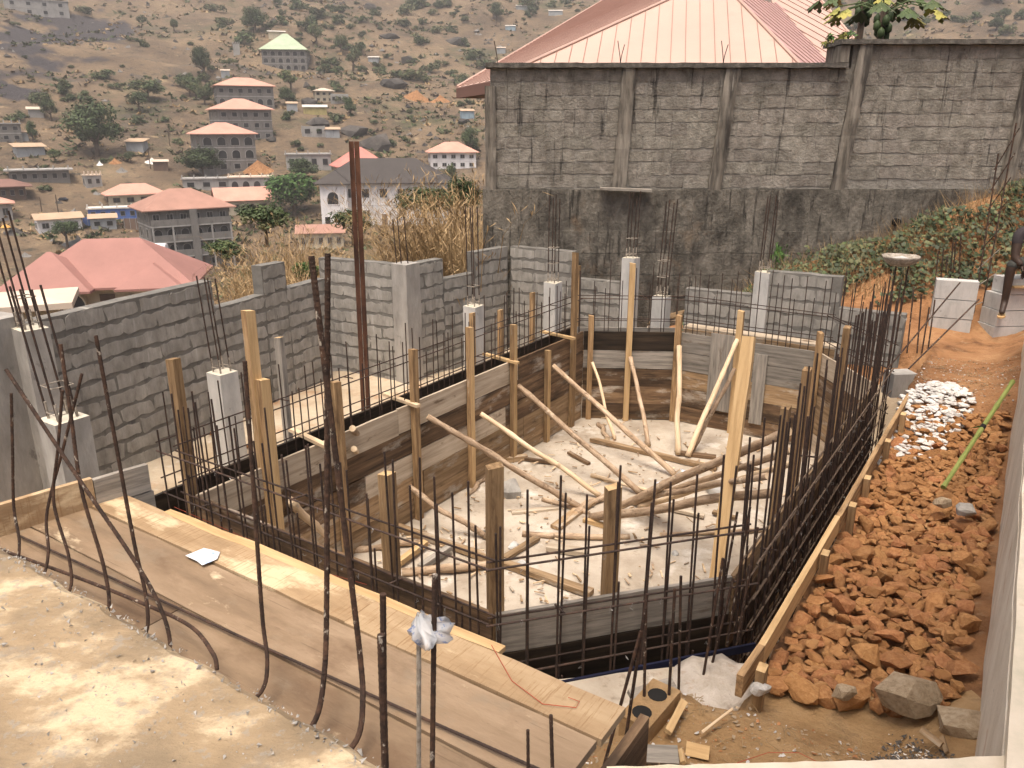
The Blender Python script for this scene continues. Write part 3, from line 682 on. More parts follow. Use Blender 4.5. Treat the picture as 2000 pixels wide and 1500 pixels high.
def pole(a, b, r0, r1, mat='bark', name='timber_prop', **kw):
    """rough round pole with knots and a slight bend, local X along it"""
    a, b = Vector(a), Vector(b); Ln = (b - a).length; Mx = frame(a, b - a); n = max(8, int(Ln / .08)); pts = []; rs = []; sd = random.random() * 99
    for i in range(n + 1):
        t = i / n; X = Ln * t; e = math.sin(math.pi * t)
        pts.append((X, e * .045 * mnoise.noise(Vector((t * 2.2, sd, 0))) * 1.6, e * .03 * mnoise.noise(Vector((t * 2.2, sd, 7))) * 1.6))
        k = 1 + .13 * mnoise.noise(Vector((X * 9, sd, 3))) + (.18 if random.random() < .10 else 0)
        rs.append((r0 + (r1 - r0) * t) * k)
    mb = MB(); mb.tube(pts, rs, 9); m = mesh(name, mb.v, mb.f, [MT[mat], MT['peeled']], [0] * (len(mb.f) - 2) + [1, 1])
    for p in m.polygons: p.use_smooth = len(p.vertices) == 4
    return link(name, m, Mx, None, **kw)

# ------------------------------------------------------------------ inner pool formwork
def inset(P, d):                            # offset the pool outline outwards by d (pool axes)
    out = []; n = len(P)
    for i in range(n):
        p0, p1, p2 = P[i - 1], P[i], P[(i + 1) % n]
        def nrm(a, b):
            dx, dy = b[0] - a[0], b[1] - a[1]; l = math.hypot(dx, dy); return (dy / l, -dx / l)
        n1, n2 = nrm(p0, p1), nrm(p1, p2); s = -1.0
        k = d / (1 + n1[0] * n2[0] + n1[1] * n2[1])
        out.append((p1[0] + s * k * (n1[0] + n2[0]), p1[1] + s * k * (n1[1] + n2[1])))
    return out
OUT1, OUT2, OUT3 = inset(POOL, .05), inset(POOL, .11), inset(POOL, .25)
if OUT1[0][0] > POOL[0][0]:                 # orientation guard
    OUT1, OUT2, OUT3 = inset(POOL, -.05), inset(POOL, -.11), inset(POOL, -.25)
sides = ['near', 'near_chamfer', 'right', 'far_right_chamfer', 'far', 'far_left_chamfer', 'left']
LAB = {'near': 'dark stained board formwork along the near end of the pool', 'near_chamfer': 'grey board formwork across the near corner of the pool pit',
       'right': 'board formwork along the pool side next to the orange rubble', 'far_right_chamfer': 'stained board formwork across the far corner beside the dense rebar',
       'far': 'far end pool formwork with grey upright sheets and a pink-brown board', 'far_left_chamfer': 'brown and grey board formwork across the far corner, below the cast columns',
       'left': 'long board formwork of the pool side facing the long grey block wall'}
PAL = {'near': ['wood_oil', 'wood_oil', 'wood_oil', 'wood_dark', 'wood_dark'], 'near_chamfer': ['wood_grey', 'wood_oil', 'wood_oil', 'wood_oil', 'wood_oil'],
       'right': ['wood_mid', 'wood_dark', 'wood_oil', 'wood_dark', 'wood_dark'], 'far_right_chamfer': ['wood_pale', 'wood_dark', 'wood_mid', 'wood_dark', 'wood_dark'],
       'far': ['wood_grey', 'wood_pale', 'wood_mid', 'wood_dark', 'wood_dark'], 'far_left_chamfer': ['wood_oil', 'wood_grey', 'wood_dark', 'wood_grey', 'wood_dark'],
       'left': ['wood_pale', 'wood_dark', 'wood_dark', 'wood_mid', 'wood_mid']}
FORM = {}
def forms():
    n = len(POOL)
    for i, s in enumerate(sides):
        a, b = uv(*POOL[i]), uv(*POOL[(i + 1) % n]); t = thing('formwork', (a + b) / 2, LAB[s], 'formwork'); FORM[s] = t
        d = (b - a).normalized(); Ln = (b - a).length; o = Vector((0, 0, 0))
        outw = (uv(*OUT1[i]) + uv(*OUT1[(i + 1) % n]) - a - b).normalized()
        hs = [.262, .25, .245, .25, .225]; z = ZT
        for r in range(5):
            zc = z - hs[r] / 2; z -= hs[r]
            cuts = [0.0]
            x = random.uniform(1.2, 2.6) if Ln > 2.2 else Ln
            while x < Ln - .6: cuts.append(x); x += random.uniform(1.6, 2.6)
            cuts.append(Ln)
            for c0, c1 in zip(cuts, cuts[1:]):
                mt = PAL[s][r] if random.random() < .78 else random.choice(PAL[s])
                if s == 'left' and r == 0: mt = 'wood_dark' if c0 < .2 else 'wood_pale'
                of = outw * (.015 + jit(.004))
                board('plank', a + d * (c0 + .004) + of + Vector((0, 0, zc + jit(.004))), a + d * (c1 - .004) + of + Vector((0, 0, zc + jit(.006))), (0, 0, 1), hs[r] - .006, .026, mt, t, .004, .003)
    # outer forms on the left and far sides (dark, seen from inside)
    for i in (4, 5, 6):
        a, b = uv(*OUT3[i]), uv(*OUT3[(i + 1) % n]); outw = (uv(*OUT3[i]) + uv(*OUT3[(i + 1) % n]) - uv(*POOL[i]) - uv(*POOL[(i + 1) % n])).normalized()
        lab = {4: 'outer boards of the far pool side with a pale top edge', 5: 'outer boards behind the far corner of the pool', 6: 'dark outer boards of the long pool side, beside the trodden terrace'}[i]
        t = thing('outer_formwork', (a + b) / 2, lab, 'formwork'); d = (b - a).normalized(); Ln = (b - a).length
        for r in range(3):
            c0 = 0
            while c0 < Ln - .05:
                c1 = min(Ln, c0 + random.uniform(1.5, 2.4)); c1 = Ln if Ln - c1 < .5 else c1
                zc = ZT - .005 - .25 * (r + .5)
                board('plank', a + d * (c0 + .004) + outw * .016 + Vector((0, 0, zc)), a + d * (c1 - .004) + outw * .016 + Vector((0, 0, zc)), (0, 0, 1), .246, .028, 'wood_oil' if i == 6 else random.choice(['wood_grey', 'wood_mid']), t, .003, .003)
                c0 = c1
        if i == 4:
            board('ledge', a + outw * .12 + Vector((0, 0, ZT + .012)), b + outw * .12 + Vector((0, 0, ZT + .012)), outw, .20, .02, 'wood_pale', t)
    # uprights nailed to the inside face
    def up(side, px, py, w=.075, d=.055, zb=0.0, off=.035, lean=(0, 0)):
        i = sides.index(side); a, b = uv(*POOL[i]), uv(*POOL[(i + 1) % n]); inw = -(uv(*OUT1[i]) + uv(*OUT1[(i + 1) % n]) - a - b).normalized()
        q = on_line(a + inw * off, b + inw * off, px, py)
        post((q.x + lean[0], q.y + lean[1], zb), q, w, d, (b - a), 'wood_post', FORM[side], tip='wood_new' if random.random() < .5 else 'wood_post')
    for px, py, w in ((655, 747, .085), (806, 683, .075), (917, 640, .07), (1003, 635, .075), (1070, 685, .07), (1124, 494, .075)): up('left', px, py, w)
    up('left', 512, 742, .09, .07); up('left', 484, 608, .085, .06, off=-.02); 
    up('far_left_chamfer', 1155, 617, .07); up('far_left_chamfer', 1236, 515, .075); up('far', 1327, 617, .075); up('far', 1448, 608, .075)
    up('far_right_chamfer', 1603, 650, .075); up('right', 1577, 722, .075); up('right', 1535, 796, .075); up('right', 1655, 640, .07)
    up('near', 755, 926, .085, .07); up('near', 338, 702, .085, .065, .9); up('near_chamfer', 966, 912, .085, .07); up('near_chamfer', 1198, 952, .08, .065)
    # grey plywood sheets hung on the far side
    i = 4; a, b = uv(*POOL[4]), uv(*POOL[3]); a, b = uv(*POOL[5]), uv(*POOL[4]); inw = -(uv(*OUT1[4]) + uv(*OUT1[5]) - a - b).normalized()
    for (p0, p1, y0, y1) in ((1390, 1441, 650, 800), (1475, 1500, 690, 828)):
        q0 = on_line(a + inw * .02, b + inw * .02, p0, y0); q1 = on_line(a + inw * .02, b + inw * .02, p1, y0 + 4); q2 = on_line(a + inw * .02, b + inw * .02, p0, y1)
        m = (q0 + q1) / 2; board('hung_sheet', (m.x, m.y, max(.15, q2.z)), (m.x, m.y, q0.z), q1 - q0, (q1 - q0).length, .016, 'wood_grey', FORM['far'], .003, .002)
forms()
# the thick leaning plank and its fresh timber
def lean_plank():
    b = atz(1392, 1150, .0); i = 2; a_, b_ = uv(*POOL[2]), uv(*POOL[3]); q = aty(1462, 657, 4.95)
    top = aty(1463, 657, 5.6); bot = atz(1396, 1146, .35)
    top = aty(1463, 657, bot.y + .55)
    board('leaning_plank', bot, top, uv(0, 1), .10, .055, 'wood_new', None, .004, .004, label='thick fresh yellow plank standing upright inside the pool by the rubble side', cat='plank')
lean_plank()

# ------------------------------------------------------------------ round props and loose timber
def props():
    G = 'round poles bracing the pool formwork'
    L_ = [((818, 812), (1135, 992), .030, .034, 'bark', 'spotted pole bracing the long formwork, its foot among loose poles'),
          ((927, 804), (1172, 968), .026, .030, 'peeled', 'peeled pale pole bracing the long formwork, next beyond the spotted pole'),
          ((1005, 749), (1250, 962), .030, .034, 'bark', 'grey-brown pole bracing the middle of the long formwork'),
          ((1077, 710), (1318, 926), .030, .034, 'bark', 'dark knotty pole bracing the long formwork near its far corner'),
          ((1156, 704), (1201, 858), .020, .022, 'peeled', 'thin split pole leaning on the far left corner post'),
          ((1232, 694), (1266, 871), .026, .030, 'bark', 'bent brown pole leaning on the tall post of the far corner'),
          ((1329, 673), (1324, 887), .034, .034, 'peeled', 'upright whitish pole standing against a far end post'),
          ((1445, 660), (1343, 891), .026, .036, 'peeled', 'pale pole, upper one of the crossed pair at the far end'),
          ((1439, 717), (1352, 882), .026, .026, 'bark', 'mottled pole, lower one of the crossed pair at the far end'),
          ((668, 838), (742, 922), .030, .034, 'bark', 'short knotty pole bracing the near part of the long formwork, upper one'),
          ((671, 878), (740, 926), .028, .030, 'peeled', 'short pale pole bracing the near part of the long formwork, lower one'),
          ((544, 980), (660, 1078), .036, .040, 'peeled', 'smooth orange-tan pole bracing the near left corner post'),
          ((782, 950), (953, 1050), .026, .030, 'bark', 'brown pole sloping from the long formwork to the floor')]
    def plane(px, py):
        # the pole's head touches the inner form face at the height where that face is seen
        best = None; n = len(POOL)
        for i in (4, 5, 6, 0):
            a, b = uv(*POOL[i]), uv(*POOL[(i + 1) % n]); q = on_line(a, b, px, py)
            t = (q - a).to_2d().dot((b - a).to_2d()) / (b - a).to_2d().length_squared
            if -.05 <= t <= 1.05 and -.05 < q.z < 1.6:
                c = (uv(6.3, -3) - Vector((q.x, q.y, 0))).normalized(); return q + c * .09
        return None
    for (a, b, r0, r1, m, lab) in L_:
        q = plane(*a); f = atz(*b, r1 * .8)
        if q is None: q = f + Vector((-.5, .3, .8))
        pole(q, f, r0, r1, m, label=lab, cat='pole', group=G)
    # poles coming from the rubble side, feet piled on the floor
    i = 2; a_, b_ = uv(*POOL[2]), uv(*POOL[3])
    for (a, b, r, m, lab) in (((1540, 842), (1212, 988), .042, 'bark', 'thick brown pole slanting down from the rubble side, topmost of the heap'),
                              ((1545, 880), (1240, 982), .030, 'bark', 'slim pole in the heap from the rubble side, just under the thick brown one'),
                              ((1548, 905), (1250, 990), .030, 'peeled', 'pale pole in the middle of the heap from the rubble side'),
                              ((1520, 962), (1155, 1010), .042, 'bark', 'long thick mottled pole lying lowest in the heap'),
                              ((1500, 930), (1235, 975), .028, 'bark', 'white-speckled pole in the heap below the pale one')):
        q = on_line(a_ + uv(0, -.12), b_ + uv(0, -.12), *a); q.z = max(q.z, .06); f = atz(*b, r)
        pole(q, f, r * .9, r, m, 'loose_pole', label=lab, cat='pole', group='poles heaped on the pool floor')
    for (a, b, r, m, lab) in (((1124, 1003), (1192, 962), .036, 'bark', 'short speckled log at the foot of the spotted pole'),
                              ((1060, 975), (1150, 1002), .026, 'bark', 'short dark stick lying beside the spotted pole'),
                              ((1168, 828), (1186, 858), .032, 'bark', 'short log end lying near the far left corner'),
                              ((913, 965), (950, 932), .026, 'bark', 'short peeling stick beside the grey block lump'),
                              ((785, 1118), (990, 1098), .040, 'bark', 'stout pale log lying by the near corner post'),
                              ((655, 1080), (830, 1058), .034, 'bark', 'mottled log lying inside the near end formwork'),
                              ((1020, 1042), (1230, 1048), .032, 'bark', 'spotted log lying across the near pool floor'),
                              ((1155, 928), (1280, 965), .024, 'peeled', 'thin bowed stick under the bracing poles'),
                              ((1290, 1045), (1500, 1035), .026, 'bark', 'straight pole lying near the chamfered corner of the formwork'),
                              ((700, 960), (735, 1000), .022, 'bark', 'forked stick lying near the long formwork')):
        pole(atz(*a, r * .9), atz(*b, r * .9), r, r * .9, m, 'log', label=lab, cat='log')
    def lay(a, b, w, th, mat, lab, z=0.0, name='loose_plank', tilt=0):
        p, q = atz(*a, z + th / 2 + .012), atz(*b, z + th / 2 + .012); d = (q - p); s = Vector((-d.y, d.x, tilt)); board(name, p, q, s, w, th, mat, None, .01, .004, label=lab, cat='plank')
    lay((1155, 858), (1400, 916), .07, .05, 'wood_mid', 'long dark-edged plank on the floor below the far crossed poles')
    lay((1330, 885), (1400, 893), .08, .04, 'wood_dark', 'short dark plank behind the upright whitish pole')
    lay((808, 922), (1030, 892), .07, .06, 'wood_mid', 'squared beam lying along the foot of the long formwork')
    lay((690, 1000), (1155, 1158), .085, .05, 'wood_mid', 'long squared beam crossing the near pool floor')
    lay((780, 1098), (832, 1060), .06, .05, 'wood_new', 'short yellow offcut resting by the long beam', .03)
    lay((820, 1108), (880, 1068), .06, .05, 'wood_grey', 'short grey offcut resting beside the yellow one', .03)
    lay((1000, 1000), (1090, 992), .07, .025, 'wood_pale', 'short pale board split at one end on the floor')
    lay((1085, 1030), (1160, 975), .11, .035, 'wood_mid', 'wide brown board under the speckled log')
    lay((1140, 1015), (1185, 1028), .05, .04, 'wood_new', 'small bright yellow offcut beside the wide brown board')
    lay((1070, 1068), (1142, 1078), .10, .045, 'wood_pale', 'short pale slab of timber near the chamfered corner')
    lay((985, 1090), (1050, 1050), .07, .03, 'wood_mid', 'tilted brown board end beside the corner post', .01)
    lay((1300, 992), (1375, 1008), .05, .03, 'wood_pale', 'small pale batten under the heaped poles')
    lay((1390, 1000), (1440, 1012), .05, .03, 'wood_mid', 'small brown batten at the rubble side of the floor')
    lay((1150, 905), (1110, 883), .05, .03, 'wood_dark', 'small dark batten near the foot of the dark knotty pole')
    lay((985, 890), (1090, 905), .05, .03, 'wood_dark', 'thin dark batten near the long formwork foot')
    lay((1430, 905), (1500, 925), .07, .04, 'wood_dark', 'dark batten lying toward the rubble side')
    # wood chips and shavings
    c = MB()
    for k in range(620):
        u = random.uniform(3.2, 9.4); v = random.uniform(-4.7, -1.35); p = uv(u, v, .02); a = random.uniform(0, 6.3); l = random.uniform(.008, .05) * random.choice((.6, 1, 1.3)); w = random.uniform(.003, .012)
        d = Vector((math.cos(a), math.sin(a), jit(.12))) * l; s = Vector((-math.sin(a), math.cos(a), 0)) * w
        z = Vector((0, 0, .008)); c.add([p - d - s, p + d - s * .5, p + d + s, p - d + s, p - d - s + z, p + d - s * .5 + z, p + d + s + z, p - d + s + z], [(4, 5, 6, 7), (0, 1, 5, 4), (1, 2, 6, 5), (2, 3, 7, 6), (3, 0, 4, 7)])
        c.m[-5:] = [k % 3] * 5
    c.build('wood_chips', [MT['wood_mid'], MT['peeled'], MT['bark']], kind='stuff', label='wood chips and shavings scattered over the pool floor', cat='wood chips')
    # concrete lumps
    def lump(px, py, s, mat, lab, z=0, seed=1, name='concrete_lump', flat=.8):
        p = atz(px, py, z); m = rock_mesh(name, seed, mat, flat, 34); link(name, m, T(p.x, p.y, z + s * flat * .42) @ Matrix.Rotation(seed, 4, 'Z') @ Matrix.Diagonal((s, s, s, 1)), None, label=lab, cat='concrete lump')
    lump(995, 968, .15, MT['conc'], 'big rounded grey concrete lump on the pool floor', seed=3, flat=1.1)
    lump(1395, 960, .15, MT['conc_white'], 'white broken block beneath the heaped poles', seed=5)
    lump(1375, 948, .10, MT['conc_white'], 'smaller white block piece beside the broken block', seed=6)
    lump(1095, 985, .06, MT['boulder'], 'small dark lump beside the pale split board', seed=7)
    lump(1318, 1085, .05, MT['conc_white'], 'small white cube of mortar near the chamfered corner', seed=8)
    lump(1020, 1103, .05, MT['conc_white'], 'small white pebble of mortar by the long beam', seed=9)
    lump(1005, 1072, .07, MT['conc_white'], 'white jagged mortar piece beside the corner post', seed=10)
    lump(1420, 985, .08, MT['boulder'], 'dark stone under the heaped poles', seed=12)
    lump(945, 1045, .05, MT['boulder'], 'small dark lump at the foot of the sloping brown pole', seed=13)
    lump(715, 985, .10, MT['dark'], 'crumpled black rag-like lump by the long formwork', seed=14, flat=.5)
def rock_mesh(name, seed, mat, flat=.75, npt=16):
    rs = random.Random(seed); bm = bmesh.new()
    for _ in range(npt):
        v = Vector((rs.gauss(0, 1), rs.gauss(0, 1), rs.gauss(0, 1))).normalized() * rs.uniform(.75, 1.0); bm.verts.new((v.x * rs.uniform(.85, 1.1), v.y * .85, v.z * flat))
    r = bmesh.ops.convex_hull(bm, input=bm.verts); bmesh.ops.delete(bm, geom=[g for g in r['geom_interior'] if isinstance(g, bmesh.types.BMVert)], context='VERTS')
    m = bpy.data.meshes.new(name); bm.to_mesh(m); bm.free(); m.materials.append(mat); return m
props()

# ------------------------------------------------------------------ reinforcement cage round the pool
def cage():
    n = len(POOL); bars = 0
    LABC = {'near': 'two-layer rebar mesh standing in the trench at the near end of the pool', 'near_chamfer': 'open rebar grid across the near corner of the pool, two layers with bent rails',
            'right': 'dense tall rebar screen along the pool side next to the rubble', 'far_right_chamfer': 'rebar uprights at the far corner beside the rubble strip', 'far': 'row of rebar uprights with twin rails along the far pool end',
            'far_left_chamfer': 'row of rebar uprights with twin rails behind the far corner posts', 'left': 'rebar uprights with twin rails standing above the long formwork'}
    for i, s in enumerate(sides):
        a1, b1, a2, b2 = uv(*OUT1[i]), uv(*OUT1[(i + 1) % n]), uv(*OUT2[i]), uv(*OUT2[(i + 1) % n])
        outw = (a2 + b2 - a1 - b1).normalized()
        a1, b1 = a1 + outw * .02, b1 + outw * .02; a2, b2 = a2 + outw * .06, b2 + outw * .06
        t = thing('rebar_cage', (a1 + b1) / 2, LABC[s], 'rebar'); d = (b1 - a1).normalized(); Ln = (b1 - a1).length
        sp = {'right': .15, 'near': .165, 'near_chamfer': .165}.get(s, .185)
        hi = {'near': 1.98, 'near_chamfer': 1.98, 'right': 2.12, 'far_right_chamfer': 2.15, 'far': 2.02, 'far_left_chamfer': 2.02, 'left': 1.88}[s]
        r = .0066 if s in ('near', 'near_chamfer', 'right') else .0056
        for lay, (a, b) in enumerate(((a1, b1), (a2, b2))):
            Lb = (b - a).length; k = 0; x = random.uniform(.02, .08)
            while x < Lb - .02:
                p = a + d * x; lean = Vector((jit(.03), jit(.03), 0)) + (uv(.05, -.03) if s == 'right' else Vector((0, 0, 0)))
                top = hi + random.uniform(-.22, .16) + (.12 if s == 'right' and x > Lb * .55 else 0); zb = .05
                o = Vector((jit(.006), jit(.006), 0))
                rod((p.x + o.x, p.y + o.y, zb), (p.x + o.x + lean.x, p.y + o.y + lean.y, top), r, t, 'upright_bar')
                if s in ('near', 'near_chamfer', 'right') and random.random() < .35:   # lap bar beside it
                    rod((p.x + d.x * .018, p.y + d.y * .018, zb), (p.x + d.x * .03, p.y + d.y * .03, random.uniform(.75, 1.5)), r, t, 'lap_bar')
                x += sp * random.uniform(.88, 1.12)
            if s in ('near', 'near_chamfer', 'right'): zs = (.30, .62, .92, 1.26, 1.60) if s != 'right' else (.35, .55, .75, .95, 1.15, 1.38)
            else: zs = (.5, .9, 1.37, 1.66)
            for zz in zs:
                z0 = zz + jit(.012) + lay * .015
                rod(a - d * .04 + Vector((0, 0, z0)), b + d * .04 + Vector((0, 0, z0 + jit(.02))), r, t, 'rail_bar', 'rebar_dusty' if s == 'right' else 'rebar')
        # spacers joining both layers
        for k in range(max(1, int(Ln / .9))):
            x = (k + .5 + jit(.2)) * .9; zz = random.choice((1.26, 1.60) if s in ('near', 'near_chamfer', 'right') else (1.37, 1.66))
            if x < Ln - .1: rod(a1 + d * x + Vector((0, 0, zz + .012)), a2 + d * (x + .05) + Vector((0, 0, zz + .016)), r, t, 'spacer_bar')
        if s in ('near', 'near_chamfer', 'right'):                        # wire ties, too small to pick apart
            w = MB(); a, b = a2, b2; Lb = (b - a).length
            for k in range(int(Lb / .16)):
                for zz in (.62, .92, 1.26, 1.60) if s != 'right' else (.55, .75, .95, 1.15, 1.38):
                    if random.random() < .5:
                        p = a + d * (k * .16 + jit(.03)) + Vector((0, 0, zz)); q = [p + outw * .012 + Vector((jit(.012), jit(.012), jit(.022))) for _ in range(5)]; w.tube(q, .0012, 3, False)
            w.build('wire_ties', MT['wire'], parent=t, kind='stuff')
cage()
# long starter bars outside the chamfered corner and leaning bars
def corner_bars():
    G = 'long starter bars at the near chamfered corner'
    for (px, py, qx, qy, z, lab) in ((1412, 1090, 1372, 1330, .95, 0), (1432, 1130, 1390, 1300, .95, 0), (1318, 1150, 1302, 1440, 1.0, 0), (1330, 1125, 1325, 1375, .95, 0), (1262, 1165, 1256, 1460, .95, 0),
                                     (1252, 1232, 1180, 1495, 1.15, 0), (1264, 1160, 1215, 1490, 1.15, 0), (1095, 1180, 1093, 1255, .6, 0), (1180, 1195, 1178, 1300, .5, 0), (1480, 1030, 1440, 1250, 1.0, 0), (1440, 1000, 1398, 1240, .9, 0), (1465, 990, 1420, 1260, .9, 0)):
        b = atz(qx, qy, z); tz = topz(b.x, b.y, py); top = aty(px, py, b.y + .05)
        rod(b, top, .0075, None, 'starter_bar', 'rebar_rust', label='rusty ribbed starter bar standing at the near chamfered corner of the pool', cat='rebar', group=G)
    # stirrup ladder column on the right and cluster of rods near the seated person
    t = thing('rebar_column', atz(1905, 640, 1.25), 'tall leaning rebar column cage with stirrups beside the seated person', 'rebar')
    pts = [((1896, 648), (1950, 300)), ((1910, 650), (1985, 240)), ((1930, 560), (1999, 290))]
    prs = []
    for (b, tp) in pts:
        B = atz(*b, 1.25); Tp = aty(*tp, B.y + .25); rod(B, Tp, .010, t, 'upright_bar', 'rebar_rust'); prs.append((B, Tp))
    for k in range(9):
        f = (k + .4) / 9; a, c = prs[0][0].lerp(prs[0][1], f), prs[1][0].lerp(prs[1][1], f); e = (c - a).normalized()
        rod(a - e * .05, c + e * .12, .007, t, 'stirrup', 'rebar_cement' if k < 4 else 'rebar_rust')
    G2 = 'short rods standing behind the pale block stack'
    for k, (px, py) in enumerate(((1785, 560), (1800, 575), (1833, 490), (1843, 485), (1850, 500), (1862, 470), (1868, 462), (1877, 455), (1815, 600), (1826, 585))):
        b = atz(px - 12 + jit(4), 690 if px < 1830 else 640, 1.2); q = aty(px, py, b.y + .1); rod(b, q, .009, None, 'rod', 'rebar_rust', label='rusty rod standing in the cluster behind the pale block stack', cat='rebar', group=G2)
    for (a, b, lab) in (((1875, 552), (1700, 760), 'long rod leaning across the pale block stack, upper one'), ((1912, 585), (1775, 720), 'long rod leaning across the pale block stack, lower one')):
        p, q = aty(*a, 8.2), aty(*b, 7.2); rod(p, q, .008, None, 'leaning_rod', 'rebar_rust', label=lab, cat='rebar')
corner_bars()

# ------------------------------------------------------------------ near deck of soffit boards, side boards, hanging end board
DZ = 2.05
def deck():
    t = thing('soffit_deck', uv(1.5, -2.2, DZ - .03), 'broad tan board deck between the concrete slab edge and the pool trench', 'deck')
    def strip(u0, u1, v0, v1, mat, z=DZ, name='deck_board', cuts=()):
        vs = [v0] + list(cuts) + [v1]
        for a, b in zip(vs, vs[1:]): board(name, uv((u0 + u1) / 2, a + .002, z - .014), uv((u0 + u1) / 2, b - .002, z - .014), uv(1, 0), u1 - u0, .028, mat, t, .004, .0035)
    strip(1.02, 1.475, -4.6, -.86, 'deck_ply', DZ, cuts=(-2.5,))
    strip(1.482, 1.735, -3.66, -.845, 'deck_ply', DZ + .004)
    strip(1.742, 1.905, -3.60, -.835, 'deck_saw', DZ + .012, cuts=(-2.72, -1.9))
    strip(1.745, 1.90, -2.75, -1.32, 'deck_saw', DZ - .022, 'under_board')
    for v in (-3.3, -2.4, -1.6, -1.0): board('joist', uv(1.05, v, DZ - .075), uv(1.86, v, DZ - .075), (0, 0, 1), .09, .05, 'wood_mid', t)
    for (u, v) in ((1.2, -3.2), (1.7, -3.2), (1.2, -1.7), (1.65, -1.7), (1.3, -1.02)): post(uv(u, v, .08), uv(u, v, DZ - .12), .08, .08, (1, 0, 0), 'wood_post', t, 'deck_prop')
    # fresh narrow packing strip on the outer edge
    board('edge_strip', uv(1.915, -3.25, DZ + .004), uv(1.93, -1.32, DZ + .0), uv(1, 0), .045, .02, 'wood_new', t, .01, .006)
    # side boards at the left end
    s = thing('edge_formwork', uv(1.7, -3.75, DZ), 'tan edge board over two grey boards closing the left end of the deck', 'formwork')
    p0, p1 = Vector((-2.75, 2.7, 0)), Vector((-1.845, 3.66, 0)); d = (p1 - p0).normalized(); mid = p0.lerp(p1, .8)
    board('edge_board', p0 + Vector((0, 0, DZ + .075)), mid + Vector((0, 0, DZ + .075)), (0, 0, 1), .15, .03, 'deck_saw', s)
    board('edge_board', mid + d * .004 + Vector((0, 0, DZ + .068)), p1 + Vector((0, 0, DZ + .068)), (0, 0, 1), .14, .03, 'wood_grey', s)
    board('lower_board', p0 + Vector((0, 0, DZ - .09)), p1 + d * .01 + Vector((0, 0, DZ - .09)), (0, 0, 1), .16, .028, 'wood_grey', s)
    board('lower_board', p0 + Vector((0, 0, DZ - .26)), p1 + d * .012 + Vector((0, 0, DZ - .26)), (0, 0, 1), .17, .028, 'wood_dark', s)
    # hanging end board at the right end of the deck
    e = thing('end_formwork', uv(1.6, -.8, 1.3), 'dark board hanging under the right end of the deck', 'formwork')
    board('end_board', uv(1.0, -.79, DZ - .11), uv(1.93, -.78, DZ - .11), (0, 0, 1), .20, .03, 'wood_dark', e)
    board('end_board', uv(1.0, -.785, DZ - .32), uv(1.9, -.775, DZ - .32), (0, 0, 1), .20, .03, 'wood_mid', e)
deck()

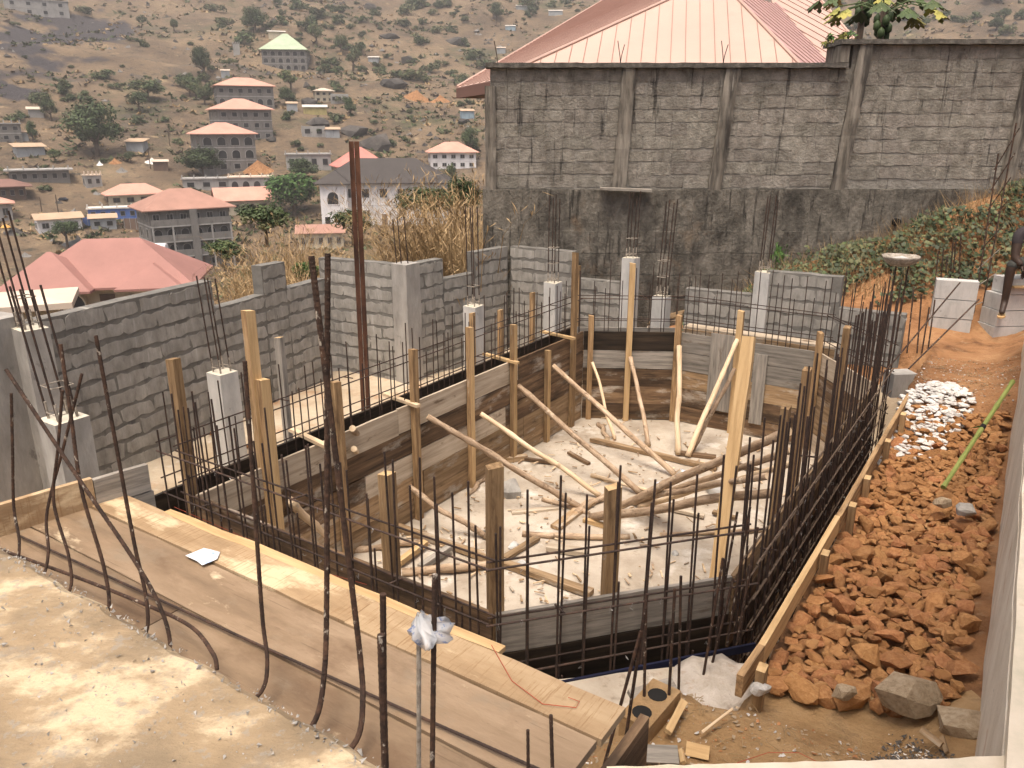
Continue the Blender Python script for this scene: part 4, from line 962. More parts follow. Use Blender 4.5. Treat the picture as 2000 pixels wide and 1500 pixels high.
# ------------------------------------------------------------------ ribbed starter bars along the slab edge
def ribbed(pts, r, mat='rebar_rust', **kw):
    """smooth path through pts with raised ribs"""
    P = [Vector(p) for p in pts]; path = []
    for i in range(len(P) - 1):
        p0, p1, p2, p3 = P[max(i - 1, 0)], P[i], P[i + 1], P[min(i + 2, len(P) - 1)]; m = max(2, int((p2 - p1).length / .006))
        for k in range(m):
            t = k / m; path.append(.5 * ((2 * p1) + (p2 - p0) * t + (2 * p0 - 5 * p1 + 4 * p2 - p3) * t * t + (3 * p1 - p0 - 3 * p2 + p3) * t ** 3))
    path.append(P[-1]); rs = [r * .82 * (1.05 if (k % 3 == 0) else .97) for k in range(len(path))]
    mb = MB(); mb.tube(path, rs, 8)
    return mb.build('starter_bar', MT[mat], M=T(P[0]), **kw)
def starters():
    G = 'ribbed starter bars bent up from the slab edge'
    # (base pixel at the slab edge, mid, top)
    D_ = [((80, 1130), (92, 1000), (160, 730), .0075), ((135, 1155), (105, 980), (122, 762), .0075), ((210, 1195), (160, 960), (118, 672), .0085), ((283, 1240), (262, 1060), (187, 655), .0085),
          ((28, 1103), (27, 990), (22, 768), .0075), ((512, 1348), (512, 1200), (478, 705), .0085), ((615, 1408), (638, 1180), (640, 495), .0105), ((697, 1444), (702, 1270), (608, 500), .0105)]
    labs = ['speckled starter bar rising from the slab beside the side board, leaning outwards', 'short speckled starter bar crossing its neighbour near the side board', 'dark starter bar passing in front of the square column', 'long dark starter bar leaning left in front of the long block wall',
            'upright starter bar nearest the end of the slab edge board', 'single dark starter bar in front of the near left corner post', 'tall upright ribbed starter bar, taller straight one of the crossing pair', 'tall tilted ribbed starter bar crossing its upright twin']
    for (b, m, tp, r), lab in zip(D_, labs):
        B = atz(*b, 2.12); mid = aty(*m, B.y + .12); top = aty(*tp, B.y + .16 + .05 * (tp[1] < 720))
        pre = B - uv(.10, 0) * 1.0
        ribbed([pre + Vector((0, 0, -.02)), B, B.lerp(mid, .35) + uv(.02, 0), mid, mid.lerp(top, .5), top], r, label=lab, cat='rebar', group=G)
    # the long bar leaning far left and the one lying along the edge
    B = atz(332, 1260, 2.13); m = aty(290, 1140, B.y + .10); tp = aty(12, 722, B.y + .55)
    ribbed([B - uv(.08, 0), B, m, m.lerp(tp, .5), tp], .0085, label='starter bar bent far over to the left across its neighbours', cat='rebar', group=G)
    P = [atz(424, 1308, 2.13), atz(415, 1275, 2.16), atz(370, 1222, 2.15), atz(270, 1175, 2.14), atz(130, 1120, 2.13), atz(-60, 1052, 2.12)]
    ribbed(P, .0085, label='rusty bar bent flat along the deck boards beside the slab edge', cat='rebar', group=G)
    P = [atz(35, 1045, DZ + .02), atz(520, 1266, DZ + .02), atz(1250, 1590, DZ + .02)]
    ribbed(P, .006, 'rebar', label='thin dark rod lying in the seam between deck boards', cat='rebar')
    # bars at the slab corner
    for (bx, by, tx, ty, r, mt, lab) in ((752, 1620, 748, 1160, .0095, 'rebar_rust', 'speckled rod behind the lapped thick bar at the slab corner'), (757, 1640, 744, 1240, .0115, 'rebar_rust', 'thick lapped bar with ribs at the slab corner'),
                                        (818, 1600, 818, 1198, .0075, 'rebar_cement', 'cement-coated rod capped by the plastic bag'), (843, 1600, 849, 1122, .0085, 'rebar_rust', 'clean rust-brown rod beside the bagged rod'),
                                        (1032, 1540, 1031, 1426, .006, 'rebar_rust', 'short rod poking through the deck, shorter of two'), (1080, 1540, 1076, 1397, .007, 'rebar_rust', 'short rod poking through the deck, taller of two')):
        B = atz(bx, by, 2.05 if bx > 1000 else 2.1); top = aty(tx, ty, B.y + .02); ribbed([B, B.lerp(top, .5), top], r, mt, label=lab, cat='rebar')
    # bars near the left edge lying on the terrace board
    a, b = atz(-20, 1035, 2.1), atz(45, 1000, 2.1); rod(a, b, .007, None, 'short_rod', 'rebar_rust', label='short rod end lying on the deck at the slab edge board', cat='rebar')
    # thin plastic bag on the rod
    c = aty(818, 1200, atz(818, 1600, 2.1).y + .02)
    bag = MB(); nseg = 22; rows = []
    prof_ = [(0, .006), (-.012, .013), (-.03, .02), (-.045, .045), (-.06, .05), (-.075, .03), (-.10, .012)]
    for j, (dz, rr) in enumerate(prof_):
        for k in range(nseg):
            a = 2 * math.pi * k / nseg; q = rr * (.85 + .9 * mnoise.noise(Vector((k * 1.1, j * .8, 2)))) * (1.35 if math.cos(a) > .1 else .75)
            rows.append(c + Vector((math.cos(a) * q + (.012 if j > 2 else 0), math.sin(a) * q, dz + .01 * mnoise.noise(Vector((k * 2.1, j, 5))) + .006)))
    fs = [(j * nseg + k, j * nseg + (k + 1) % nseg, (j + 1) * nseg + (k + 1) % nseg, (j + 1) * nseg + k) for j in range(len(prof_) - 1) for k in range(nseg)]
    bag.add(rows, fs); 
    pm = M('plastic_film', [(.62, .64, .66), (.75, .76, .77)], 30, bump=.3, rough=.25, spec=.5, pos=True, spots=[((.10, .2, .5), 28, .56, .62, (1, 1, 1), .8)])
    pm.node_tree.nodes['Principled BSDF'].inputs['Alpha'].default_value = .62
    bag.build('plastic_bag', pm, M=T(c), smooth=True, label='torn clear plastic bag with blue print tied on a rod at the slab corner', cat='plastic bag')
    # water sachet on the deck
    p = [atz(362, 1085, DZ + .02), atz(398, 1070, DZ + .02), atz(430, 1078, DZ + .02), atz(424, 1092, DZ + .02), atz(395, 1104, DZ + .02), atz(385, 1096, DZ + .02)]
    s = MB(); cc = sum(p, Vector()) / len(p); n = len(p); ring2 = [q.lerp(cc, .45) + Vector((0, 0, .016 + jit(.006))) for q in p]
    s.add(p + ring2 + [cc + Vector((0, 0, .018))], [(i, (i + 1) % n, n + (i + 1) % n, n + i) for i in range(n)] + [(n + i, n + (i + 1) % n, 2 * n) for i in range(n)])
    s.build('water_sachet', M('sachet', [(.70, .71, .74), (.80, .80, .82)], 20, bump=.4, bdist=.01, rough=.3, pos=True, spots=[((.25, .45, .75), 16, .57, .63, (1, 1, 1), .8)]), M=T(cc), label='empty white water sachet with blue print lying on the deck', cat='sachet')
starters()

# ------------------------------------------------------------------ square cast columns with projecting rods
def columns():
    def col(px, py_top, x, y, w, ytips, lab, zb=.3, mat='conc_white', rings=1, rot=0.0, leanx=-.03, r=.0075):
        zt = topz(x, y, py_top); t = thing('column_stub', (x, y, zb), lab, 'column')
        M_ = frame((x, y, 0), uv(1, 0)) @ Matrix.Rotation(rot, 4, 'Z'); b = MB(); h = w / 2
        rows = []; n = 6
        for i in range(n + 1):
            z = zb + (zt - zb) * i / n; k = 1 + .03 * mnoise.noise(Vector((z * 3, x, y))); rows += [M_ @ Vector((sx * h * k, sy * h * k, z + (jit(.008) if i == n else 0))) for sx, sy in ((-1, -1), (1, -1), (1, 1), (-1, 1))]
        fs = [(i * 4 + k, i * 4 + (k + 1) % 4, i * 4 + 4 + (k + 1) % 4, i * 4 + 4 + k) for i in range(n) for k in range(4)]; b.add(rows, fs); b.k = 1; b.add([rows[n * 4 + k] + Vector((0, 0, .001)) for k in range(4)], [(0, 1, 2, 3)])
        b.build('column_shaft', [MT[mat], MT['conc_top']], parent=t)
        q = h * .55; tips = []
        for (sx, sy) in ((-1, -1), (1, -1), (1, 1), (-1, 1)):
            p = M_ @ Vector((sx * q, sy * q, 0)); tz = topz(x, y, ytips) + jit(.05); rod((p.x, p.y, zt - .03), (p.x + leanx, p.y, tz), r, t, 'rod'); rod((p.x, p.y, zt - .01), (p.x + leanx * .06, p.y, zt + .14), r * 1.15, t, 'rod_foot', 'rebar_cement')
        for k in range(rings):
            z = zt + .05 + k * .22; c = [M_ @ Vector((sx * q * 1.12, sy * q * 1.12, z)) for sx, sy in ((-1, -1), (1, -1), (1, 1), (-1, 1))]; b = MB(); b.tube(c + [c[0]], .005, 6); b.build('stirrup', MT['rebar_cement'], parent=t)
    col(135, 815, -3.55, 5.85, .27, 560, 'nearest square column stub, pale topped, beside the side boards of the deck', mat='conc', rings=2, leanx=-.10, r=.009)
    col(92, 640, -4.12, 6.55, .22, 420, 'taller square column against the smooth grey pier', mat='conc', rings=2, leanx=-.08, r=.0085)
    c = atz(455, 905, .45); col(452, 725, c.x, c.y, .215, 545, 'whitish square column stub standing on the terrace before the long block wall', leanx=-.05)
    c = on_line(uv(6.5, -6.2), uv(9.5, -6.2), 925, 600); col(925, 597, c.x, c.y, .20, 405, 'square column stub with dark stained corner near the notched block wall', rings=2, leanx=-.01)
    c = on_line(uv(8, -5.62), uv(11, -5.62), 1080, 560); col(1080, 551, c.x, c.y, .19, 385, 'slim pale column stub between the far inside corner and the tall post', rings=3, leanx=.005)
    c = on_line(uv(9.95, -6), uv(9.95, -2), 1234, 510); c = uv(10.35, -4.62); c = on_line(FARW[0], FARW[1], 1234, 510) ; col(1234, 503, c.x - .02, c.y - .05, .19, 378, 'tall pale blue-grey column at the end of the far block wall', rings=2, leanx=.02)
    c = on_line(FARW[0] + Vector((0, -.25, 0)), FARW[1] + Vector((0, -.25, 0)), 1292, 590); col(1292, 578, c.x, c.y, .20, 390, 'short pale column stub in the gap of the far block wall', rings=3, leanx=.06)
    c = on_line(FARW[0], FARW[1], 1490, 540); col(1490, 530, c.x, c.y - .04, .19, 385, 'pale cast column built into the far block wall under the creepers', rings=1, leanx=.02)
    # rusty steel box post
    b = atz(712, 790, .45); b = on_line(uv(5, -5.55), uv(8, -5.55), 712, 785); b.z = .45
    bot = Vector((b.x, b.y, .40)); top = aty(691, 276, b.y); t = thing('steel_post', bot, 'tall rusty twin-angle steel post standing beside the long formwork', 'post')
    d = (top - bot); x = Vector((1, .25, 0)).normalized(); y = Vector((-.25, 1, 0))
    for s, nm in ((-.024, 'left_angle'), (.026, 'right_angle')):
        m = MB(); m.k = 0
        vs = []
        for p in (bot, top): vs += [p + x * (s + a) + y * c for a, c in ((-.022, -.02), (.022, -.02), (.022, .03), (-.022, .03))]
        m.add(vs, [(0, 1, 5, 4), (1, 2, 6, 5), (2, 3, 7, 6), (3, 0, 4, 7), (4, 5, 6, 7), (3, 2, 1, 0)]); m.build(nm.split('_')[1] + '_bar', MT['rust_steel'], parent=t)
    # timber stakes outside the long form
    for k, (px, pt, v, w, lab) in enumerate(((545, 660, -5.42, .075, 'grey timber stake outside the long formwork before the long block wall'), (922, 612, -5.40, .06, 'dark stake in front of the stained square column'), (977, 606, -5.45, .06, 'dark stake outside the formwork beyond the stained column'), (1040, 572, -5.5, .06, 'tan stake by the slim pale column'), (1130, 520, -5.35, .06, 'dark stake half hidden behind the tall timber post'), (1298, 745, -5.40, .05, '') )):
        if not lab: continue
        q = on_line(uv(3, v), uv(10, v), px, pt); post((q.x, q.y, .35), q, w, .05, uv(0, 1), 'wood_post' if k != 0 else 'wood_grey', None, 'timber_stake', label=lab, cat='stake')
    # spreader battens between inner and outer forms
    for u, lab in ((4.35, 'short batten spanning the form gap near the corner posts'), (5.55, 'bark-edged batten spanning the form gap by the split-topped post'), (7.3, 'pale batten spanning the form gap in the middle'), (8.6, 'short batten spanning the form gap near the tall post')):
        board('spreader_batten', uv(u, -5.25, ZT + .02), uv(u - .1, -4.70, ZT + .02), uv(1, 0), .05, .03, 'wood_new' if u > 6 else 'peeled', None, label=lab, cat='batten')
columns()
# ------------------------------------------------------------------ houses
def frame_mesh(kind, fm):
    key = (kind, fm)
    if key in WIN: return WIN[key]
    b = MB()
    if kind == 'rect':
        for (x0, x1, z0, z1) in ((-.5, -.42, 0, 1), (.42, .5, 0, 1), (-.42, .42, .93, 1), (-.42, .42, 0, .07), (-.03, .03, .07, .93)): b.box(x0, x1, -.10, .02, z0, z1)
        b.k = 1; b.box(-.42, .42, -.03, .02, .07, .93)
    elif kind == 'open':
        for (x0, x1, z0, z1) in ((-.5, -.45, 0, 1), (.45, .5, 0, 1), (-.45, .45, .94, 1), (-.45, .45, 0, .06)): b.box(x0, x1, -.08, .02, z0, z1)
        b.k = 1; b.box(-.45, .45, -.025, .02, .06, .94)
    else:
        n = 8; o = [(-.5, 0), (.5, 0)] + [(.5 * math.cos(math.pi * k / n), .55 + .45 * math.sin(math.pi * k / n)) for k in range(n + 1)]
        i_ = [(x * .9, .04 + z * .92) for x, z in o]; m = len(o)
        b.add([(x, -.08, z) for x, z in o] + [(x, -.08, z) for x, z in i_] + [(x, .02, z) for x, z in o] + [(x, -.02, z) for x, z in i_],
              [(k, (k + 1) % m, m + (k + 1) % m, m + k) for k in range(m)] + [(k, 2 * m + k, 2 * m + (k + 1) % m, (k + 1) % m) for k in range(m)] + [(m + k, m + (k + 1) % m, 3 * m + (k + 1) % m, 3 * m + k) for k in range(m)])
        b.k = 1; b.add([(x, -.021, z) for x, z in i_], [tuple(range(m))])
    WIN[key] = mesh('window', b.v, b.f, [MT[fm], MT['glass_dark']], b.m); return WIN[key]
WIN = {}
def hipf(b, x0, x1, y0, y1, z, h, th=.16, ridge=None):
    """hip roof with fascia; ridge along the longer side"""
    w, d = x1 - x0, y1 - y0
    if w >= d: r0, r1 = (x0 + d * .5, (y0 + y1) / 2), (x1 - d * .5, (y0 + y1) / 2)
    else: r0, r1 = ((x0 + x1) / 2, y0 + w * .5), ((x0 + x1) / 2, y1 - w * .5)
    vs = [(x0, y0, z), (x1, y0, z), (x1, y1, z), (x0, y1, z), (r0[0], r0[1], z + h), (r1[0], r1[1], z + h)] + [(x0, y0, z - th), (x1, y0, z - th), (x1, y1, z - th), (x0, y1, z - th)]
    if w >= d: fs = [(0, 1, 5, 4), (1, 2, 5), (2, 3, 4, 5), (3, 0, 4)]
    else: fs = [(0, 1, 4), (1, 2, 5, 4), (2, 3, 5), (3, 0, 4, 5)]
    b.add(vs, fs + [(6, 7, 1, 0), (7, 8, 2, 1), (8, 9, 3, 2), (9, 6, 0, 3), (9, 8, 7, 6)])
def house(label, px, py, wpx, ratio, storeys, eave_py, yaw, wall, roof, kind='hip', rh=.28, ov=.7, win='rect', nw=None, wm='w_pale', balcony=False, name='house', door=True, roofsink=0, cat='house', dist=None, side=True):
    if dist:
        r = ray(px, py); r = r / math.hypot(r.x, r.y); q = Vector((r.x * dist, r.y * dist, CAMZ + r.z * dist))
    else: q = hit(px, py)
    D = q.length; az = math.atan2(q.x, q.y); w = wpx * (q.y * cP) / FPX; d = w * ratio
    H = max(1.9, topz(q.x, q.y, eave_py) - q.z); sh = H / storeys
    w_eff = w / (abs(math.cos(yaw)) + ratio * abs(math.sin(yaw))) if yaw else w
    w = w_eff; d = w * ratio
    fw = Vector((math.sin(az + yaw), math.cos(az + yaw), 0)); xr = Vector((fw.y, -fw.x, 0))
    Mx = Matrix((xr, fw, Vector((0, 0, 1)))).transposed().to_4x4(); Mx.translation = q + Vector((0, 0, 0)) + fw * (d / 2)
    t = link(name, None, Mx, None, label, cat)
    def part(nm, b, mats): return link(nm, mesh(nm, b.v, b.f, mats, b.m), Mx, t)
    b = MB(); b.box(-w / 2, w / 2, -d / 2, d / 2, -3.0, H)
    if kind == 'open':                     # roofless shell: four walls with thickness
        b = MB(); k = .25
        for a in ((-w / 2, w / 2, -d / 2, -d / 2 + k), (-w / 2, w / 2, d / 2 - k, d / 2), (-w / 2, -w / 2 + k, -d / 2 + k, d / 2 - k), (w / 2 - k, w / 2, -d / 2 + k, d / 2 - k)): b.box(*a, -3.0, H + jit(.12))
        b.box(-w / 2 + k, w / 2 - k, -d / 2 + k, d / 2 - k, -3, .2)
    part('wall', b, MT[wall])
    for s in range(1, storeys):            # floor bands
        b = MB(); e = .06 if not balcony else .9; b.box(-w / 2 - .06, w / 2 + .06, -d / 2 - e, d / 2 + .06, s * sh - .14, s * sh + .06); part('floor_band', b, MT['w_pale' if wall == 'w_grey' else wall])
        if balcony:
            b = MB(); b.box(-w / 2, w / 2, -d / 2 - e + .02, -d / 2 - e + .12, s * sh + .06, s * sh + 1.0); part('balcony_rail', b, MT[wall])
            for k in range(5):
                b = MB(); x = -w / 2 + .15 + (w - .3) * k / 4; b.box(x - .12, x + .12, -d / 2 - e + .0, -d / 2 - e + .22, s * sh - sh + .08, s * sh - .145); part('balcony_column', b, MT['w_pale'])
    n = nw or max(1, int(w / 3.2)); ns = max(1, int(d / 3.6))
    for s in range(storeys):
        z0 = s * sh + sh * .30; wh = sh * .46; ww = min(1.5, w / n * .5)
        kd = win[s % len(win)] if isinstance(win, (list, tuple)) else win
        if kd == 'none': continue
        if kd == 'arch': z0 = s * sh + sh * .12; wh = sh * .68; ww = w / n * .66
        for k in range(n):
            x = -w / 2 + w * (k + .5) / n
            if s == 0 and door and k == n // 2:
                b = MB(); b.box(x - .5, x + .5, -d / 2 - .05, -d / 2 + .01, .0, min(2.1, sh * .8)); part('door', b, MT['w_brown']); continue
            link('window', frame_mesh(kd, wm), Mx @ T(x, -d / 2 - .01, z0) @ Matrix.Diagonal((ww, 1, wh, 1)), t)
        if side:
            for sg in (-1, 1):
                for k in range(ns):
                    y = -d / 2 + d * (k + .5) / ns
                    link('window', frame_mesh(kd if kd != 'arch' else 'open', wm), Mx @ T(sg * (w / 2 + .01), y, z0) @ Matrix.Rotation(sg * math.pi / 2, 4, 'Z') @ Matrix.Diagonal((min(1.4, d / ns * .5), 1, wh, 1)), t)
    b = MB(); o = ov; R_ = MT[roof] if roof else None
    if kind == 'hip': hipf(b, -w / 2 - o, w / 2 + o, -d / 2 - o, d / 2 + o, H + .12, min(w, d) * rh)
    elif kind == 'shed':
        b.add([(-w / 2 - o, -d / 2 - o, H), (w / 2 + o, -d / 2 - o, H), (w / 2 + o, d / 2 + o, H + d * .22), (-w / 2 - o, d / 2 + o, H + d * .22)] + [(-w / 2 - o, -d / 2 - o, H + .08), (w / 2 + o, -d / 2 - o, H + .08), (w / 2 + o, d / 2 + o, H + d * .22 + .08), (-w / 2 - o, d / 2 + o, H + d * .22 + .08)],
              [(4, 5, 6, 7), (0, 1, 5, 4), (1, 2, 6, 5), (2, 3, 7, 6), (3, 0, 4, 7), (3, 2, 1, 0)])
        b.box(-w / 2, w / 2, d / 2 - .2, d / 2, H - .1, H + d * .2)
    elif kind == 'gable':
        h = d * rh * 1.2; e = w / 2 + o; f = d / 2 + o
        b.add([(-e, -f, H), (e, -f, H), (e, 0, H + h), (-e, 0, H + h), (e, f, H), (-e, f, H)] + [(-e, -f, H + .1), (e, -f, H + .1), (e, 0, H + h + .1), (-e, 0, H + h + .1), (e, f, H + .1), (-e, f, H + .1)],
              [(6, 7, 8, 9), (9, 8, 10, 11), (0, 1, 7, 6), (4, 5, 11, 10), (0, 6, 9, 3), (3, 9, 11, 5), (1, 2, 8, 7), (2, 4, 10, 8), (0, 3, 2, 1), (3, 5, 4, 2)])
    elif kind == 'frontgable':
        h = w * rh * 1.1; e = w / 2 + o; f = d / 2 + o
        b.add([(-e, -f, H), (-e, f, H), (0, f, H + h), (0, -f, H + h), (e, -f, H), (e, f, H)] + [(-e, -f, H + .12), (-e, f, H + .12), (0, f, H + h + .12), (0, -f, H + h + .12), (e, -f, H + .12), (e, f, H + .12)],
              [(6, 7, 8, 9), (9, 8, 11, 10), (0, 6, 9, 3), (3, 9, 10, 4), (0, 1, 7, 6), (4, 10, 11, 5), (1, 2, 8, 7), (2, 5, 11, 8)])
        g = MB(); g.add([(-w / 2, -d / 2, H), (w / 2, -d / 2, H), (0, -d / 2, H + h * .92)], [(0, 1, 2)]); part('gable', g, MT[wall])
    elif kind == 'flat':
        b.box(-w / 2 - o * .4, w / 2 + o * .4, -d / 2 - o * .4, d / 2 + o * .4, H - .02, H + .22)
        for k in range(5): x = -w / 2 + w * k / 4; b.box(x - .12, x + .12, -d / 2, -d / 2 + .24, H + .22, H + .9)
    if b.v: part('roof', b, R_)
    return t, Mx, w, d, H
def houses():
    # --- pink-roofed bungalow in the middle distance
    t, Mx, w, d, H = house('large pink hip-roofed cream bungalow just beyond the long grey block wall', 218, 630, 335, .62, 1, 560, R(16), 'w_cream', 'roof_pink', rh=.46, ov=1.1, nw=5, wm='w_brown', dist=62, name='bungalow')
    def part(nm, b, mats): return link(nm, mesh(nm, b.v, b.f, mats, b.m), Mx, t)
    for (x0, x1, y0, y1, h) in ((-w / 2 - 1.6, -w / 2 + 4.6, -d / 2 - 2.2, d * .1, .9), (w * .10, w * .10 + 4.4, -d / 2 - 1.9, 0, .75), (-w * .62, -w * .2, -d * .15, d / 2 + .6, .85)):
        b = MB(); hipf(b, x0, x1, y0, y1, H + .10, h * (x1 - x0) * .42); part('roof_wing', b, MT['roof_pink'])
        b = MB(); b.box(x0 + .9, x1 - .9, y0 + .9, y1 - .5, -2.5, H + .05); part('wing_wall', b, MT['w_cream'])
    link('window', frame_mesh('rect', 'w_brown'), Mx @ T(-w / 2 + 1.5, -d / 2 - 1.32, H * .35) @ Matrix.Diagonal((1.9, 1, 1.2, 1)), t)
    link('window', frame_mesh('arch', 'w_cream'), Mx @ T(-w / 2 + 3.4 + .0, -d / 2 - 1.32, .2) @ Matrix.Diagonal((1.2, 1, 2.2, 1)), t)
    # --- four-storey balcony block
    t, Mx, w, d, H = house('four-storey grey apartment block with arcaded balconies and a tan-pink hip roof', 384, 526, 178, .72, 4, 408, R(-14), 'w_grey', 'roof_tan', rh=.32, ov=1.0, win=['open', 'arch', 'arch', 'rect'], nw=6, balcony=True, name='apartment_block')
    def part(nm, b, mats): return link(nm, mesh(nm, b.v, b.f, mats, b.m), Mx, t)
    b = MB(); b.box(-w * .02, w * .07, -d / 2 - 1.15, -d / 2 + .3, -2, H + .05); part('stair_tower', b, MT['w_grey'])
    # --- hillside villas under construction
    for (lab, px, py, wp, ra, st, ev, yw, wl, rf, kw) in (
        ('three-storey grey villa with salmon hip roof and scaffolding behind the round mango tree', 452, 338, 122, .8, 3, 262, -14, 'w_grey', 'roof_salmon', dict(win=['open', 'arch', 'arch'], rh=.25, nw=4)),
        ('three-storey grey villa with salmon roof, middle one of the three on the slope', 484, 276, 118, .8, 3, 214, -14, 'w_grey', 'roof_salmon', dict(win='open', rh=.25, nw=5)),
        ('grey villa with pale salmon roof and scaffolded arches, topmost of the three on the slope', 482, 208, 112, .7, 2, 168, -6, 'w_grey', 'roof_salmon', dict(win=['arch', 'open'], rh=.22, nw=6)),
        ('three-storey unfinished mansion with a pale green pyramid roof', 557, 138, 92, .9, 3, 97, 8, 'w_grey', 'roof_green', dict(win='arch', rh=.42, nw=6)),
        ('small shed with a white roof just above the green-roofed mansion', 541, 76, 30, .5, 1, 62, 0, 'w_cream', 'roof_white', dict(kind='shed', ov=.4, win='none')),
        ('two-storey pale house with a cream roof beside a grey annex', 634, 200, 38, .8, 2, 178, -8, 'w_cream', 'roof_cream', dict(ov=.6, rh=.2, win='open', nw=3)),
        ('roofless grey block annex beside the two-storey pale house', 664, 202, 34, .8, 1, 184, 0, 'w_pale', None, dict(kind='open', win='open', nw=3)),
        ('low olive and white shack with a pale yellow roof between boulders', 616, 224, 44, .5, 1, 210, 0, 'w_yellow', 'roof_white', dict(kind='shed', ov=.3, win='none')),
        ('tiny zinc shack with an orange roof beside the boulder', 571, 217, 20, .9, 1, 203, 0, 'w_zinc', 'roof_rust', dict(kind='shed', ov=.2, win='none')),
        ('roofless grey block shell in front of the black boulder', 613, 268, 45, .6, 1, 246, 0, 'w_pale', None, dict(kind='open', win='open', nw=2)),
        ('zinc-blue shack with an orange-white roof beside the roofless shell', 650, 269, 27, .7, 1, 253, 0, 'w_zinc', 'roof_rust', dict(kind='shed', ov=.3, win='none')),
        ('lone white-roofed hut on the rocky slope', 729, 123, 21, .7, 1, 113, 10, 'w_zinc', 'roof_white', dict(kind='shed', ov=.3, win='none')),
        ('light blue shack with a rusty roof at the end of the long grey wall', 914, 232, 28, .8, 1, 217, -10, 'w_blue', 'roof_rust', dict(kind='shed', ov=.3, win='none')),
        ('white two-storey house with salmon roof beside the tall wall end', 886, 330, 96, .7, 2, 298, -6, 'w_white', 'roof_salmon', dict(rh=.3, nw=5)),
        ('unfinished flat grey house above the mango tree', 604, 332, 86, .6, 1, 302, 0, 'w_pale', 'w_pale', dict(kind='flat', win='open', nw=4)),
        ('flat-topped unfinished house with two big arches', 493, 376, 84, .6, 1, 347, 0, 'w_pale', 'roof_cream', dict(kind='flat', win='arch', nw=4)),
        ('cream house with two salmon gables below the arched house', 480, 420, 105, .6, 1, 392, -8, 'w_cream', 'roof_salmon', dict(kind='gable', rh=.34, wm='w_brown', nw=4)),
        ('low house with a wide bright salmon roof behind the apartment block', 270, 400, 108, .55, 1, 380, -8, 'w_cream', 'roof_salmon', dict(rh=.34, wm='w_brown', nw=4)),
        ('unfinished flat grey building behind the salmon-roofed low house', 405, 372, 92, .5, 1, 350, 4, 'w_pale', 'w_pale', dict(kind='flat', win='open', nw=3)),
        ('unfinished bungalow with a grey parapet and dark openings above the compound wall', 80, 356, 104, .5, 1, 333, 0, 'w_grey', 'w_pale', dict(kind='flat', win='open', nw=6, ov=2)),
        ('grey zinc shack with a dented brown roof left of the big mango tree', 62, 305, 55, .6, 1, 288, -12, 'w_zinc', 'roof_rust', dict(kind='shed', ov=.5, win='none')),
        ('grey zinc shack with a brown roof right of the big mango tree', 264, 296, 40, .8, 1, 277, 22, 'w_zinc', 'roof_rust', dict(kind='shed', ov=.5, win='none')),
        ('small stone hut with a tan roof under the pair of leafy trees', 72, 230, 26, .9, 1, 215, 0, 'w_pale', 'roof_cream', dict(kind='shed', ov=.4, win='none')),
        ('two-storey grey unfinished house at the slope foot beside a dark shrub', 14, 278, 54, .7, 2, 242, 0, 'w_grey', 'w_pale', dict(kind='flat', win='open', nw=3)),
        ('tiny hut with rust roof between the grey house and dark shrub', 49, 276, 14, .9, 1, 264, 0, 'w_zinc', 'roof_rust', dict(kind='shed', ov=.2, win='none')),
        ('open pavilion with a dark red-brown hip roof beside the compound wall', 18, 390, 62, .7, 1, 365, 0, 'w_brown', 'roof_brown', dict(win='open', rh=.3, ov=1.2, nw=4)),
        ('small house with a salmon roof below the red-brown pavilion', 2, 432, 44, .9, 1, 398, 0, 'w_pale', 'roof_salmon', dict(rh=.3, nw=2)),
        ('low white house with a tan roof and blue end beside the round tree', 120, 452, 84, .45, 1, 428, -10, 'w_white', 'roof_rust', dict(kind='gable', rh=.25, ov=.5, nw=3)),
        ('long flat white-edged building with a blue base below the compound', 232, 428, 108, .35, 1, 409, 3, 'w_bright_blue', 'roof_white', dict(kind='flat', win='open', nw=6)),
        ('small rubble-fronted shack with an orange-white roof beside the gate', 204, 448, 46, .6, 1, 437, 0, 'w_zinc', 'roof_rust', dict(kind='shed', ov=.4, win='open', nw=2)),
        ('hazy unfinished grey house high on the slope beside an orange cutting', 75, 32, 105, .5, 2, 0, 0, 'w_pale', 'w_pale', dict(kind='flat', win='open', nw=4)),
        ('hut with pale sheet roof high on the slope among dark trees', 1022, 20, 26, .6, 1, 11, 0, 'w_zinc', 'roof_white', dict(kind='shed', ov=.3, win='none')),
        ('pale blue hut above the blush roof eave', 997, 60, 19, .7, 1, 51, 0, 'w_blue', 'roof_white', dict(kind='shed', ov=.2, win='none')),
        ('small hut with a tan roof touching the blush roof outline', 979, 104, 16, .8, 1, 97, 0, 'w_zinc', 'roof_cream', dict(kind='shed', ov=.2, win='none')),
        ('pale rendered hut uphill of the blush roof', 1085, 30, 26, .6, 1, 22, 0, 'w_zinc', 'roof_white', dict(kind='shed', ov=.2, win='none')),
        ('narrow grey tank tower above the shack on the slope', 463, 108, 12, 1.0, 1, 87, 0, 'w_pale', 'w_pale', dict(kind='flat', win='none', ov=.1)),
        ('tiny zinc hut directly above the topmost salmon villa', 441, 152, 16, .8, 1, 138, 0, 'w_zinc', 'roof_cream', dict(kind='shed', ov=.2, win='none')),
        ('long low building with a brown roof half hidden in dry grass', 628, 486, 92, .5, 1, 456, 4, 'w_cream', 'roof_tan', dict(kind='gable', rh=.28, ov=.5, nw=5)),
        ('small grey hut with broken roof above the compound yard', 185, 366, 34, .7, 1, 343, -14, 'w_pale', 'roof_cream', dict(kind='flat', win='open', nw=2, ov=.4)),
        ('small open shed with a pale roof beside the white rubble path', 315, 334, 27, .6, 1, 318, 0, 'w_brown', 'roof_cream', dict(kind='shed', ov=.3, win='none'))):
